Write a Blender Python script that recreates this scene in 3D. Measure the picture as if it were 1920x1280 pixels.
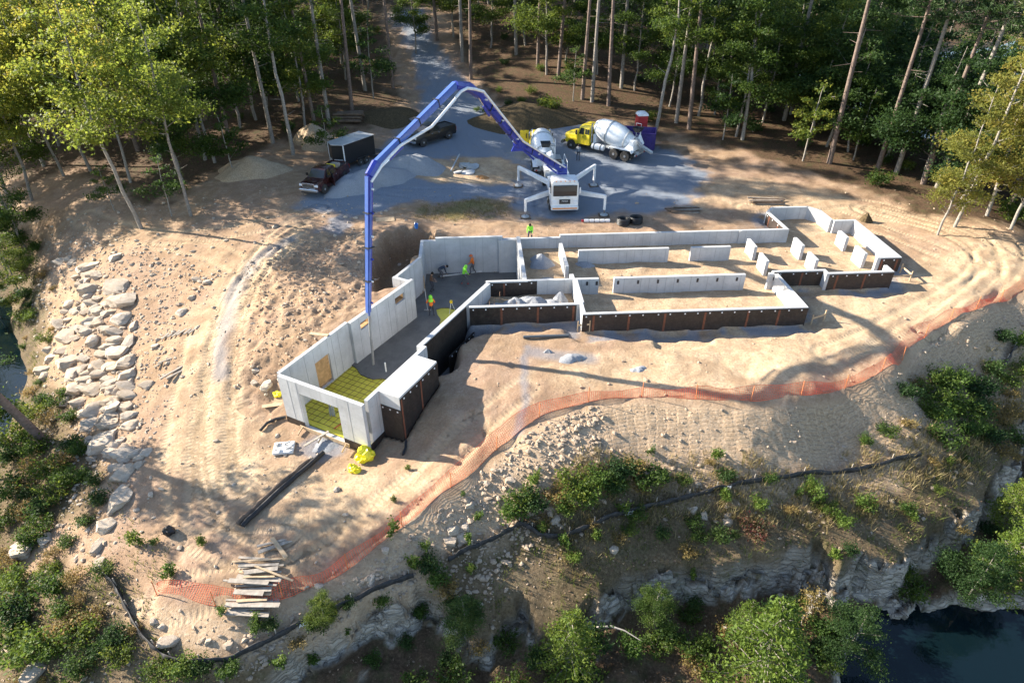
import bpy, bmesh, math, random
import numpy as np
from mathutils import Matrix, Vector
R = math.radians
random.seed(7); np.random.seed(7)
scene = bpy.context.scene
for o in list(bpy.data.objects): bpy.data.objects.remove(o)
col = scene.collection

# ------------------------------------------------------------------ camera
CAM_H, PITCH, FPX = 23.5, R(34), 1220.0       # height above the terrace, tilt down, focal length in photo pixels
cd = bpy.data.cameras.new('camera'); cam = bpy.data.objects.new('camera', cd); col.objects.link(cam)
cam.location = (0, 0, CAM_H); cam.rotation_euler = (math.pi/2 - PITCH, 0, 0)
cd.sensor_width = 36; cd.lens = 36*FPX/1920; cd.clip_end = 3000; cd.clip_start = 0.5
scene.camera = cam
# ------------------------------------------------------------------ sky + sun
SUN_EL, SUN_AZ = R(25), R(-18.5)              # azimuth: direction the light travels, from +X
w = bpy.data.worlds.new('World'); scene.world = w; w.use_nodes = True
nt = w.node_tree; nt.nodes.clear()
sky = nt.nodes.new('ShaderNodeTexSky'); sky.sky_type = 'NISHITA'; sky.sun_disc = False
sky.sun_elevation = SUN_EL
to_sun = Vector((-math.cos(SUN_AZ)*math.cos(SUN_EL), -math.sin(SUN_AZ)*math.cos(SUN_EL), math.sin(SUN_EL)))
sky.sun_rotation = math.atan2(to_sun.x, to_sun.y)
sky.altitude = 300; sky.air_density = 1.0; sky.dust_density = 0.6
bg = nt.nodes.new('ShaderNodeBackground'); bg.inputs[1].default_value = 0.095
ow = nt.nodes.new('ShaderNodeOutputWorld')
nt.links.new(sky.outputs[0], bg.inputs[0]); nt.links.new(bg.outputs[0], ow.inputs[0])
sl = bpy.data.lights.new('sun', 'SUN'); sl.energy = 5.0; sl.angle = R(0.53); sl.color = (1.0, 0.91, 0.77)
so = bpy.data.objects.new('sun', sl); col.objects.link(so)
so.rotation_euler = (-to_sun).to_track_quat('-Z', 'Y').to_euler(); so.location = (-60, 20, 60)
vs = scene.view_settings; vs.view_transform = 'Standard'; vs.look = 'None'; vs.gamma = 1; vs.use_curve_mapping = False
vs.exposure = 1.8
scene.render.engine = 'CYCLES'
scene.cycles.max_bounces = 5; scene.cycles.transparent_max_bounces = 6

# ------------------------------------------------------------------ helpers
def ray(u, v):
    x = u-960; y = -(v-640)
    return np.array([x, FPX*math.cos(PITCH)+y*math.sin(PITCH), -FPX*math.sin(PITCH)+y*math.cos(PITCH)])
def P(u, v, z=0.0):                            # photo pixel -> world point at height z
    d = ray(u, v); t = (z-CAM_H)/d[2]
    return np.array([d[0]*t, d[1]*t, z])
_perm = np.random.RandomState(3).permutation(512); _perm = np.concatenate([_perm, _perm, _perm])
_gr = np.random.RandomState(5).uniform(0, 2*math.pi, 512)
def noise2(x, y):
    x = np.asarray(x, float); y = np.asarray(y, float)
    xi = np.floor(x).astype(int); yi = np.floor(y).astype(int); xf = x-xi; yf = y-yi
    def g(i, j, dx, dy):
        a = _gr[_perm[(_perm[i & 511]+j) & 511] & 511]; return np.cos(a)*dx+np.sin(a)*dy
    u = xf*xf*xf*(xf*(xf*6-15)+10); v = yf*yf*yf*(yf*(yf*6-15)+10)
    a = g(xi, yi, xf, yf); b = g(xi+1, yi, xf-1, yf); c = g(xi, yi+1, xf, yf-1); d = g(xi+1, yi+1, xf-1, yf-1)
    return (a*(1-u)+b*u)*(1-v)+(c*(1-u)+d*u)*v*1.0
def fbm(x, y, o=4, lac=2.03, gain=0.5):
    s = 0; a = 1.0
    for k in range(o):
        s = s+a*noise2(x+17.3*k, y-9.1*k); x = x*lac; y = y*lac; a *= gain
    return s
def sstep(a, b, x):
    t = np.clip((x-a)/(b-a), 0, 1); return t*t*(3-2*t)
def seg_d(x, y, pts, closed=False):            # distance to a polyline, arclength and side (+ = left of travel)
    pts = [np.asarray(q, float) for q in pts]
    if closed: pts = pts+[pts[0]]
    best = np.full(np.shape(x), 1e9); sarc = np.zeros(np.shape(x)); side = np.ones(np.shape(x)); acc = 0
    for a, b in zip(pts[:-1], pts[1:]):
        dx, dy = b[0]-a[0], b[1]-a[1]; L = math.hypot(dx, dy)+1e-9
        t = np.clip(((x-a[0])*dx+(y-a[1])*dy)/(L*L), 0, 1)
        d = np.hypot(x-(a[0]+t*dx), y-(a[1]+t*dy))
        m = d < best
        best = np.where(m, d, best); sarc = np.where(m, acc+t*L, sarc)
        side = np.where(m, np.sign(dx*(y-a[1])-dy*(x-a[0])), side); acc += L
    return best, sarc, side
def inside(x, y, poly):
    c = np.zeros(np.shape(x), bool); n = len(poly)
    for i in range(n):
        (x0, y0), (x1, y1) = poly[i][:2], poly[(i+1) % n][:2]
        if y0 == y1: continue
        m = ((y0 > y) != (y1 > y)) & (x < (x1-x0)*(y-y0)/(y1-y0)+x0); c ^= m
    return c
def sdf(x, y, poly):                           # negative inside
    d, _, _ = seg_d(x, y, poly, True); return np.where(inside(x, y, poly), -d, d)
def sdf_b(x, y, poly, pad=3.0):                # the same, worked out only near the outline
    p = np.array([q[:2] for q in poly]); m = (x > p[:, 0].min()-pad) & (x < p[:, 0].max()+pad) & (y > p[:, 1].min()-pad) & (y < p[:, 1].max()+pad)
    out = np.full(np.shape(x), 9.0)
    if m.any(): out[m] = sdf(x[m], y[m], poly)
    return out
def smooth_line(pts, n=6):                     # Catmull-Rom resample
    pts = [np.asarray(q, float) for q in pts]; q = [2*pts[0]-pts[1]]+pts+[2*pts[-1]-pts[-2]]; out = []
    for i in range(1, len(q)-2):
        for k in range(n):
            t = k/n
            out.append(0.5*(2*q[i]+(q[i+1]-q[i-1])*t+(2*q[i-1]-5*q[i]+4*q[i+1]-q[i+2])*t*t+(3*q[i]-q[i-1]-3*q[i+1]+q[i+2])*t**3))
    out.append(pts[-1]); return out

# ---- mesh builder: collects shapes, links them as ONE mesh object
IDM = Matrix.Identity(4)
class MB:
    def __init__(s): s.v = []; s.f = []; s.mi = []; s.M = IDM; s.cur = 0
    def add(s, verts, faces):
        o = len(s.v); s.v += [tuple(q) for q in verts] if s.M is IDM else [tuple(s.M @ Vector(q)) for q in verts]
        s.f += [tuple(o+i for i in f) for f in faces]; s.mi += [s.cur]*len(faces); return s
    def box(s, c, d, rz=0.0, top=(1, 1), off=(0, 0)):
        hx, hy, hz = d[0]/2, d[1]/2, d[2]/2; cr, sr = math.cos(rz), math.sin(rz); vv = []
        for sz in (-1, 1):
            for sx, sy in ((-1, -1), (1, -1), (1, 1), (-1, 1)):
                x = sx*hx*(top[0] if sz > 0 else 1)+(off[0] if sz > 0 else 0); y = sy*hy*(top[1] if sz > 0 else 1)+(off[1] if sz > 0 else 0)
                vv.append((c[0]+x*cr-y*sr, c[1]+x*sr+y*cr, c[2]+sz*hz))
        return s.add(vv, [(3, 2, 1, 0), (4, 5, 6, 7), (0, 1, 5, 4), (1, 2, 6, 5), (2, 3, 7, 6), (3, 0, 4, 7)])
    def beam(s, a, b, w, h, up=(0, 0, 1), w2=None, h2=None):   # box from a to b, width w (sideways), height h
        a = Vector(a); b = Vector(b); d = (b-a).normalized(); up = Vector(up)
        if abs(d.dot(up)) > 0.98: up = Vector((0, 1, 0))
        sd = d.cross(up).normalized(); u2 = sd.cross(d); w2 = w if w2 is None else w2; h2 = h if h2 is None else h2
        vv = []
        for q, ww, hh in ((a, w, h), (b, w2, h2)):
            for i, j in ((-1, -1), (1, -1), (1, 1), (-1, 1)): vv.append(q+sd*(i*ww/2)+u2*(j*hh/2))
        return s.add(vv, [(3, 2, 1, 0), (4, 5, 6, 7), (0, 1, 5, 4), (1, 2, 6, 5), (2, 3, 7, 6), (3, 0, 4, 7)])
    def tube(s, pts, r, n=8, cap=True):
        pts = [Vector(q) for q in pts]; rs = r if isinstance(r, (list, tuple)) else [r]*len(pts); rings = []
        pu = None
        for i, q in enumerate(pts):
            d = (pts[min(i+1, len(pts)-1)]-pts[max(i-1, 0)]).normalized()
            if pu is None: pu = Vector((0, 0, 1)) if abs(d.z) < 0.9 else Vector((0, 1, 0))
            sd = d.cross(pu).normalized(); pu = sd.cross(d).normalized()
            rings.append([q+(sd*math.cos(2*math.pi*k/n)+pu*math.sin(2*math.pi*k/n))*rs[i] for k in range(n)])
        return s.loft(rings, cap)
    def loft(s, rings, cap=True):
        n = len(rings[0]); vv = [q for r in rings for q in r]; ff = []
        for i in range(len(rings)-1):
            for k in range(n): ff.append((i*n+k, i*n+(k+1) % n, (i+1)*n+(k+1) % n, (i+1)*n+k))
        if cap: ff.append(tuple(range(n-1, -1, -1))); ff.append(tuple(range((len(rings)-1)*n, len(rings)*n)))
        return s.add(vv, ff)
    def lathe(s, prof, c=(0, 0, 0), n=16, axis='Z', cap=True):   # prof: (r, h)
        rings = []
        for r, h in prof:
            ring = []
            for k in range(n):
                a = 2*math.pi*k/n; x, y = r*math.cos(a), r*math.sin(a)
                q = (x, y, h) if axis == 'Z' else ((h, x, y) if axis == 'X' else (y, h, x))
                ring.append((c[0]+q[0], c[1]+q[1], c[2]+q[2]))
            rings.append(ring)
        return s.loft(rings, cap)
    def prism(s, poly, a0, a1, axis='X'):      # extrude a 2-D outline: X -> (y,z), Y -> (x,z), Z -> (x,y)
        def m(p, a): return (a, p[0], p[1]) if axis == 'X' else ((p[0], a, p[1]) if axis == 'Y' else (p[0], p[1], a))
        n = len(poly); vv = [m(p, a0) for p in poly]+[m(p, a1) for p in poly]
        ff = [(i, (i+1) % n, n+(i+1) % n, n+i) for i in range(n)]+[tuple(range(n-1, -1, -1)), tuple(range(n, 2*n))]
        return s.add(vv, ff)
    def build(s, name, mats, parent=None, bevel=0, smooth=40, loc=None):
        me = bpy.data.meshes.new(name); me.from_pydata(s.v, [], s.f); 
        if not isinstance(mats, (list, tuple)): mats = [mats]
        for m in mats: me.materials.append(m)
        if len(mats) > 1: me.polygons.foreach_set('material_index', s.mi)
        bm = bmesh.new(); bm.from_mesh(me); bmesh.ops.recalc_face_normals(bm, faces=bm.faces)
        if bevel:
            es = [e for e in bm.edges if len(e.link_faces) == 2 and e.calc_face_angle(0) > R(25)]
            bmesh.ops.bevel(bm, geom=es, offset=bevel, segments=2, affect='EDGES', clamp_overlap=True)
        bm.to_mesh(me); bm.free()
        if smooth:
            me.polygons.foreach_set('use_smooth', [True]*len(me.polygons)); me.set_sharp_from_angle(angle=R(smooth))
        o = bpy.data.objects.new(name, me); col.objects.link(o)
        if parent: o.parent = parent
        if loc is not None: o.location = loc
        return o
def raw_mesh(name, V, F, mat, parent=None, smooth=False):      # numpy verts (n,3), faces (m,3|4)
    V = np.ascontiguousarray(V, np.float32); F = np.ascontiguousarray(F, np.int32); k = F.shape[1]
    me = bpy.data.meshes.new(name); me.vertices.add(len(V)); me.vertices.foreach_set('co', V.ravel())
    me.loops.add(F.size); me.loops.foreach_set('vertex_index', F.ravel()); me.polygons.add(len(F))
    me.polygons.foreach_set('loop_start', np.arange(0, F.size, k, dtype=np.int32))
    me.polygons.foreach_set('use_smooth', np.full(len(F), bool(smooth)))
    for m in (mat if isinstance(mat, (list, tuple)) else [mat]): me.materials.append(m)
    me.update(calc_edges=True); me.validate()
    o = bpy.data.objects.new(name, me); col.objects.link(o)
    if parent: o.parent = parent
    return o
def fattr(me, name, dom, vals):
    a = me.attributes.new(name, 'FLOAT', dom); a.data.foreach_set('value', np.ascontiguousarray(vals, np.float32).ravel())
def tag(o, label, cat, group=None, kind=None):
    if label: o['label'] = label
    if cat: o['category'] = cat
    if group: o['group'] = group
    if kind: o['kind'] = kind
    return o
def thing(name, label, cat, loc=(0, 0, 0), rz=0.0, group=None):
    o = bpy.data.objects.new(name, None); col.objects.link(o); o.location = tuple(loc); o.rotation_euler = (0, 0, rz)
    o.empty_display_size = 0.2
    return tag(o, label, cat, group)
def copy_tree(o, parent=None):
    c = o.copy(); col.objects.link(c); c.parent = parent
    for ch in list(o.children): copy_tree(ch, c)
    return c
# ---- materials
def nmat(name):
    m = bpy.data.materials.new(name); m.use_nodes = True; t = m.node_tree; b = t.nodes['Principled BSDF']; return m, t, b
def N(t, ty, **kw):
    n = t.nodes.new(ty)
    for k, v in kw.items(): setattr(n, k, v)
    return n
def noise_node(t, scale, detail=5, rough=0.6, coord='Object', dist=0.0):
    tc = N(t, 'ShaderNodeTexCoord'); n = N(t, 'ShaderNodeTexNoise'); n.inputs['Scale'].default_value = scale
    n.inputs['Detail'].default_value = detail; n.inputs['Roughness'].default_value = rough; n.inputs['Distortion'].default_value = dist
    t.links.new(tc.outputs[coord], n.inputs['Vector']); return n
def ramp(t, src, stops):
    r = N(t, 'ShaderNodeValToRGB'); e = r.color_ramp.elements
    while len(e) < len(stops): e.new(0.5)
    for el, (p, c) in zip(e, stops): el.position = p; el.color = (c[0], c[1], c[2], 1) if isinstance(c, (tuple, list)) else (c, c, c, 1)
    t.links.new(src, r.inputs[0]); return r
def mixc(t, f, a, b, mode='MIX'):
    m = N(t, 'ShaderNodeMix', data_type='RGBA', blend_type=mode)
    for s, k in ((f, 0), (a, 6), (b, 7)):
        if hasattr(s, 'is_linked') or hasattr(s, 'node'): t.links.new(s, m.inputs[k])
        elif k == 0: m.inputs[0].default_value = s
        else: m.inputs[k].default_value = (s[0], s[1], s[2], 1)
    return m.outputs[2]
def simple(name, c, rough=0.6, metal=0.0, var=0.12, scale=3.0, bump=0.0, bscale=30.0, spec=0.4, dirt=None, dirt_amt=0.5, coat=0.0):
    m, t, b = nmat(name)
    n = noise_node(t, scale); lo = tuple(max(0, q*(1-var)) for q in c); hi = tuple(min(1, q*(1+var)) for q in c)
    cc = ramp(t, n.outputs[0], [(0.3, lo), (0.7, hi)]).outputs[0]
    if dirt:
        n2 = noise_node(t, scale*2.3, 6, 0.7); f = ramp(t, n2.outputs[0], [(0.45, 0.0), (0.75, dirt_amt)]).outputs[0]; cc = mixc(t, f, cc, dirt)
    t.links.new(cc, b.inputs['Base Color'])
    b.inputs['Roughness'].default_value = rough; b.inputs['Metallic'].default_value = metal
    b.inputs['Specular IOR Level'].default_value = spec; b.inputs['Coat Weight'].default_value = coat
    if bump:
        n3 = noise_node(t, bscale, 4); bp = N(t, 'ShaderNodeBump'); bp.inputs['Strength'].default_value = bump; bp.inputs['Distance'].default_value = 0.02
        t.links.new(n3.outputs[0], bp.inputs['Height']); t.links.new(bp.outputs[0], b.inputs['Normal'])
    return m
# ------------------------------------------------------------------ plan of the foundation (two frames: right wing E, angled wing F)
AE = R(3.4); E1 = np.array([math.cos(AE), math.sin(AE)]); E2 = np.array([-math.sin(AE), math.cos(AE)]); OE = np.array([4.612, 36.219])
AF = R(63.2); F1 = np.array([math.cos(AF), math.sin(AF)]); F2 = np.array([math.sin(AF), -math.cos(AF)]); OF = np.array([-7.909, 27.091])
def EW(x, y): return OE+E1*x+E2*y
def FW(s, t): return OF+F1*s+F2*t
def toF(x, y): dx, dy = x-OF[0], y-OF[1]; return dx*F1[0]+dy*F1[1], dx*F2[0]+dy*F2[1]
def toE(x, y): dx, dy = x-OE[0], y-OE[1]; return dx*E1[0]+dy*E1[1], dx*E2[0]+dy*E2[1]
SLAB_Z, TOP_Z, WATER_Z = -2.0, 1.2, -7.0
BASEMENT = [FW(0.1, -6.15), FW(0.1, -0.1), FW(1.3, -0.1), FW(5.1, 0.9), FW(5.1, -0.1), FW(6.1, -0.1), FW(6.1, -0.4), EW(-6.1, 4.85), EW(-3.4, 4.85), EW(-3.4, 12.25),
            EW(-11.1, 12.25), EW(-11.1, 9.4), FW(16.1, -7.1), FW(12.7, -7.1), FW(12.7, -5.9), FW(6.2, -6.0), FW(6.2, -6.15)]
BASEMENT[3:3] = [FW(1.3, 1.3)]; BASEMENT[4] = FW(5.0, 1.3)
FENCE_PX = [(285,1112,-3.3),(340,1122,-3.4),(400,1140,-3.5),(470,1142,-3.4),(540,1118,-3.2),(620,1085,-3.0),(700,1030,-2.6),(770,975,-2.2),(830,925,-1.8),(890,880,-1.4),(950,830,-.9),(1010,785,-.5),(1090,757,-.25),(1180,745,-.15),(1300,748,-.1),(1370,752,-.1),(1450,748,-.1),(1540,735,-.1),(1620,712,-.1),(1680,680,-.1),(1720,640,-.1),(1780,602,-.05),(1850,570,0),(1935,535,0)]
# ------------------------------------------------------------------ terrain: control heights (photo pixel, height) -> thin-plate surface
CP = [(1200,680,0),(1500,640,0),(1700,600,0),(1850,500,.2),(1910,440,.4),(1300,740,0),(1500,735,0),(1680,690,-.1),(1800,610,0),(1000,760,-.2),(950,700,0),(1080,640,0),
 (900,850,-1.1),(1000,830,-.6),(800,950,-2.0),(700,1030,-2.6),(620,1080,-3.0),(480,1080,-2.8),(300,1120,-3.4),(400,980,-2.6),(600,900,-2.4),(560,800,-2.2),(700,850,-2.3),(790,850,-1.8),
 (830,760,-.7),(420,800,-2.2),(350,700,-1.8),(420,600,-.6),(500,520,.2),(560,470,.6),(600,430,.7),(700,430,.8),(780,420,.7),(950,425,.4),(1200,425,.3),(1400,415,.3),(450,430,.5),(250,440,-.5),(120,400,-1.),
 (300,520,-1.0),(200,520,-1.7),(250,620,-2.2),(150,560,-2.8),(130,650,-3.3),(200,750,-3.1),(250,800,-2.8),(230,900,-2.9),(150,950,-3.9),(200,1050,-3.6),(60,900,-5),(100,830,-4.8),
 (30,1050,-5.3),(0,1150,-6),(70,560,-4.6),(40,480,-4.4),(30,430,-3.3),(30,640,-7.1),(0,600,-8),(45,720,-7.2),(0,820,-7.4),(-100,700,-9),(-150,900,-9),
 (500,745,-2.0),(470,690,-1.2),(560,640,-.1),(620,580,.4),(680,540,.6),(1100,540,0),(1300,500,0),(1550,450,0),
 (250,1150,-4.2),(320,1225,-4.3),(400,1240,-4.3),(560,1180,-4.0),(700,1105,-3.6),(830,1050,-3.3),(900,1000,-3.0),(970,985,-2.9),(1100,1000,-3.0),(1200,945,-2.7),(1330,920,-2.5),(1480,890,-2.4),(1720,855,-2.6),(1890,660,-2.2),
 (1000,960,-2.6),(1300,880,-2.0),(1550,800,-1.8),(1700,720,-1.5),(1800,660,-1.4),(1905,590,-1.1),
 (600,1200,-4.6),(800,1120,-4.3),(1000,1080,-4.0),(1200,1030,-3.8),(1400,990,-3.4),(1600,1000,-3.7),(1750,930,-3.6),(1850,850,-3.6),(1900,740,-3.4),(100,1200,-5.0),(200,1250,-4.7),(400,1300,-5),
 (1060,400,.2),(900,400,.3),(700,390,.6),(575,372,1),(800,280,1.2),(1130,280,.8),(1300,330,.6),(1450,370,.4),(1600,350,.6),(1750,430,.4),(1250,250,1.4),(1400,270,1.5),(1560,305,1.2),(1700,350,.6),(1820,400,.4),
 (900,170,3),(830,120,4.2),(770,30,7.5),(640,200,3),(500,260,2),(350,350,.6),(300,250,1.5),(200,330,0),(60,350,-1.5),(1000,160,3.6),(1100,60,8),(1300,150,4),(1500,200,2.5)]
CP += [(u, v, z) for u, v, z in FENCE_PX[5:]]
CP += [(u, v, 0) for u, v in ((1150,620),(1250,640),(1350,610),(1450,610),(1100,700),(1400,700),(1560,700),(1600,600),(1600,540),(1650,640),(1750,560),(1640,680),(1780,520),(1020,620),(1060,720),(960,650))]
cw = [P(*q) for q in CP]+[np.array(q, float) for q in ((75,100,-8),(62,112,-8),(95,70,-8),(58,78,-3),(52,62,-.6),(110,160,-9),(60,150,-7),(-60,75,-2),(-75,55,-8.5),(-90,90,-7.5),(-60,130,5),(-140,150,4),(0,190,13),(60,210,8),(-80,230,14),(0,300,18),(150,300,0),(-200,300,12),(70,30,-9),(60,15,-9),(-60,20,-10),(0,0,-8),(60,45,-8),(48,50,-2.5))]
cw = np.array(cw); CX, CY, CZ = cw.T
def _U(r2): return np.where(r2 > 1e-9, r2*np.log(r2+1e-12), 0)
n_ = len(CX); K = _U((CX[:, None]-CX)**2+(CY[:, None]-CY)**2)+np.eye(n_)*.6
Q = np.stack([np.ones(n_), CX, CY], 1); A_ = np.block([[K, Q], [Q.T, np.zeros((3, 3))]])
tps = np.linalg.solve(A_, np.concatenate([CZ, np.zeros(3)]))
def T0(x, y):
    x = np.asarray(x, float); y = np.asarray(y, float); sh = x.shape; x = x.ravel(); y = y.ravel(); z = np.empty(len(x))
    for i in range(0, len(x), 40000):
        a, b = x[i:i+40000], y[i:i+40000]
        z[i:i+40000] = _U((a[:, None]-CX)**2+(b[:, None]-CY)**2) @ tps[:n_]+tps[n_]+tps[n_+1]*a+tps[n_+2]*b
    return np.clip(z, -14, 22).reshape(sh)
def L2(pts, z): return [P(u, v, z)[:2] for u, v in pts]
EDGE = smooth_line([P(*q)[:2] for q in FENCE_PX], 3)             # crest of the embankment (the orange fence follows it)
CLIFF = [P(u, v, z)[:2] for u, v, z in ((400,1330,-5.0),(470,1275,-4.9),(560,1222,-4.8),(690,1165,-4.6),(800,1105,-4.5),(835,1120,-4.4),(880,1165,-4.4),(930,1160,-4.3),(968,1105,-4.3),(1000,1150,-4.2),(1050,1150,-4.2),(1100,1125,-4.1),(1150,1092,-4.0),(1250,1065,-3.9),(1330,1050,-3.8),(1400,1030,-3.7),(1480,1018,-3.7),(1562,1020,-3.9),(1580,1050,-3.9),(1605,1012,-3.9),(1640,1030,-3.9),(1680,1042,-3.9),(1740,1000,-3.9),(1800,940,-3.9),(1860,880,-3.9),(1890,830,-3.9),(1935,740,-3.9))]
EDGE_POLY = EDGE+[np.array(q, float) for q in ((80, 45), (80, 300), (-200, 300), (-200, 30), (-30, 22))]
CLIFF_POLY = CLIFF+[np.array(q, float) for q in ((80, 45), (80, 300), (-200, 300), (-200, -40), (-16, -40))]
WATER_R = L2([(1570,1340),(1600,1250),(1660,1150),(1700,1135),(1745,1165),(1800,1145),(1970,1165),(2100,1500),(1500,1500)], WATER_Z)
ROUGH = L2([(455,520),(545,462),(640,432),(780,436),(740,520),(600,640),(505,735),(470,720),(440,640)], .3)
NOTCH = L2([(1222,618),(1345,612),(1335,645),(1290,655),(1232,652)], -.1)
TRENCH = L2([(800,668),(822,700),(843,692),(851,660),(893,635),(945,611),(1010,604),(1010,590),(885,578)], -.6)
OVERDIG = L2([(735,525),(800,455),(792,440),(755,440),(722,460),(706,498),(708,540),(724,538)], .2)
TRACKS = [([(560,440),(490,480),(440,535),(405,620),(375,720),(365,800),(352,900)], .2, .95), ([(600,415),(520,470),(470,540),(432,620),(410,700),(400,800),(420,860)], -.5, .9),
          ([(300,1085),(450,1060),(590,1020),(700,960),(800,890),(880,830)], -1.8, 1.0), ([(560,1060),(680,985),(790,910),(880,840),(980,775)], -2, .8),
          ([(1560,665),(1640,632),(1720,590),(1820,530),(1850,490),(1815,455),(1740,425),(1640,400)], 0, .95), ([(1620,680),(1690,640),(1760,590),(1860,525),(1890,480),(1840,440),(1760,415)], 0, .95), ([(1400,390),(1560,400),(1700,445),(1800,480),(1900,470)], .3, .9),
          ([(640,350),(760,360),(900,355),(1000,370)], .6, .95), ([(750,60),(790,120),(830,190),(900,260),(1000,300)], 3, .95), ([(990,400),(985,330),(1010,280)], .4, .9)]
TRACKS += [([(520,500),(455,560),(420,640),(395,740),(390,860),(430,930),(520,960)], -.8, .9), ([(380,640),(350,740),(335,850),(360,960),(460,1010),(600,985)], -1.8, .95), ([(1620,395),(1720,420),(1810,455),(1855,500),(1830,550),(1740,610)], .2, .9), ([(1450,400),(1600,380),(1750,420),(1870,455),(1930,480)], .3, .9), ([(300,445),(400,470),(470,500),(540,470)], .1, .9), ([(150,390),(260,430),(380,440),(500,430),(600,405)], .2, .95)]
TRACKS = [(smooth_line(L2(p, z), 4), hw) for p, z, hw in TRACKS]
FP = [EW(0, 0), EW(15.1, 0), EW(15.1, 4.6), EW(23.6, 4.5), EW(23.6, 6.8), EW(25.4, 6.8), EW(25.4, 14), EW(23.5, 14), EW(23.4, 16.1), EW(22.6, 17), EW(19.4, 17), EW(18.5, 16), EW(18.8, 12.4), EW(-3.4, 12.4), EW(-3.4, 4.8), EW(-6, 4.8), EW(-7.3, 1.3), EW(0, 1.3)]
def terrain(x, y, fine=True, masks=False):
    x = np.asarray(x, float); y = np.asarray(y, float)
    z = T0(x, y)
    far = sstep(90, 140, np.hypot(x, y-30))
    z = z+fbm(x*.06, y*.06, 3)*(.5+1.5*far)*sstep(60, 100, np.hypot(x, y-35))
    dE, sE, _ = seg_d(x, y, EDGE); de = np.where(inside(x, y, EDGE_POLY), -dE, dE)   # de > 0: outside (downhill) of the fence line
    # embankment: keep the terrace flat up to the crest, then drop
    nz = fbm(x*.35, y*.35, 4)
    slope_m = sstep(.2, 1.2, de)*sstep(9, 6, de)
    near = sstep(70, 60, y)
    z = z+nz*.10*near+fbm(x*1.1+5, y*1.1, 3)*.035*near*(1+1.0*slope_m)
    rz_ = sstep(2.0, -1.5, sdf_b(x+nz*2, y, ROUGH))
    rn = fbm(x*1.0+3, y*1.0, 4); z = z+rz_*(.22*rn+.13*fbm(x*2.6, y*2.6, 3))
    z = z+near*(.030*fbm(x*2.4, y*2.4+8, 2))*sstep(-.4, .3, fbm(x*.2, y*.2+5, 2)+.1)
    # cliff
    wx = x+fbm(x*.22, y*.22, 4)*1.0; wy = y+fbm(x*.22+40, y*.22, 4)*1.0
    dC, sC, _ = seg_d(wx, wy, CLIFF); dc = np.where(inside(wx, wy, CLIFF_POLY), -dC, dC)
    dc = np.where(y > 60, -20, dc)
    led = dc+.30*np.sin(dc*3.4+nz*6)+.16*np.sign(np.sin(dc*7+nz*9))*sstep(0, .4, dc)
    floor = -6.1-3.5*sstep(1.2, -1.2, sdf(x+nz, y, WATER_R))+nz*.9
    drop = np.clip(led, 0, None)*1.9
    zc = np.where(dc > 0, np.maximum(np.minimum(z, z-drop), np.minimum(floor, z)), z)
    z = zc
    # left shelf: rock ledges
    # foundation
    sb = sdf_b(x, y, BASEMENT)
    st = sdf_b(x+nz*.5, y+fbm(x*.5+9, y*.5, 3)*.5, TRENCH); so_ = sdf_b(x+nz*.7, y+fbm(x*.4+9, y*.4, 3)*.8, OVERDIG)
    s_, t_ = toF(x, y)
    tr_floor = -2.15+1.35*sstep(9.5, 13, s_)
    z = np.where(st < .6, z+(tr_floor-z)*sstep(.55, -.25, st), z)
    z = np.where(so_ < 1.0, z+(-1.9-z)*sstep(.9, -.35, so_), z)
    sf = sdf_b(x, y, FP)
    flat = sstep(.7, 0, sf)
    z = z*(1-flat)+flat*(np.clip(z, -.12, .12)*.6+nz*.06)
    ex_, ey_ = toE(x, y)                        # working space dug along the outside of the low walls, with a shallow pit in front
    z = z-.27*sstep(1.55, 1.1, sf+nz*.7)*sstep(-.05, .1, sf)*(ey_ < 4.7)*sstep(-8, -6.5, ex_)
    z = z-.30*sstep(.25, -.2, sdf_b(x+nz*.5, y+nz*.4, NOTCH))
    # apron against the walls of the basement front
    z = np.where(sb < .12, np.where(sb < .02, -2.35, -2.35+(z+2.35)*(sb-.02)/.1), z)
    # wheel and track ruts
    rut = np.zeros_like(z); rs_ = np.zeros_like(z); rd_ = np.full_like(z, 9.0)
    for pts, hw in (TRACKS if fine else ()):
        bx0 = min(q[0] for q in pts)-3; bx1 = max(q[0] for q in pts)+3; by0 = min(q[1] for q in pts)-3; by1 = max(q[1] for q in pts)+3
        m = (x > bx0) & (x < bx1) & (y > by0) & (y < by1)
        if not m.any(): continue
        d, s, sd = seg_d(x[m], y[m], pts); d = d+fbm(s*.15, s*0+hw, 2)*.4
        r = np.exp(-((d-hw)/.22)**2); r2 = np.exp(-((d-hw-.42)/.16)**2)*.45+np.exp(-((d-hw+.42)/.16)**2)*.35
        rb = sstep(.30, .17, np.abs(d-hw)); dd_ = np.abs(d-hw); up_ = dd_ < rd_[m]; rs_[m] = np.where(up_, s, rs_[m]); rd_[m] = np.minimum(rd_[m], dd_); rut[m] = np.maximum(rut[m], rb); z[m] += (-.075*r+.04*r2)*(.6+.6*sstep(-.3, .3, nz[m]))
    if not masks: return z
    return z, dict(de=de, dc=dc, nz=nz, sb=sb, st=st, so=so_, sf=sf, rut=rut, rs=rs_, sE=sE)
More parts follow.
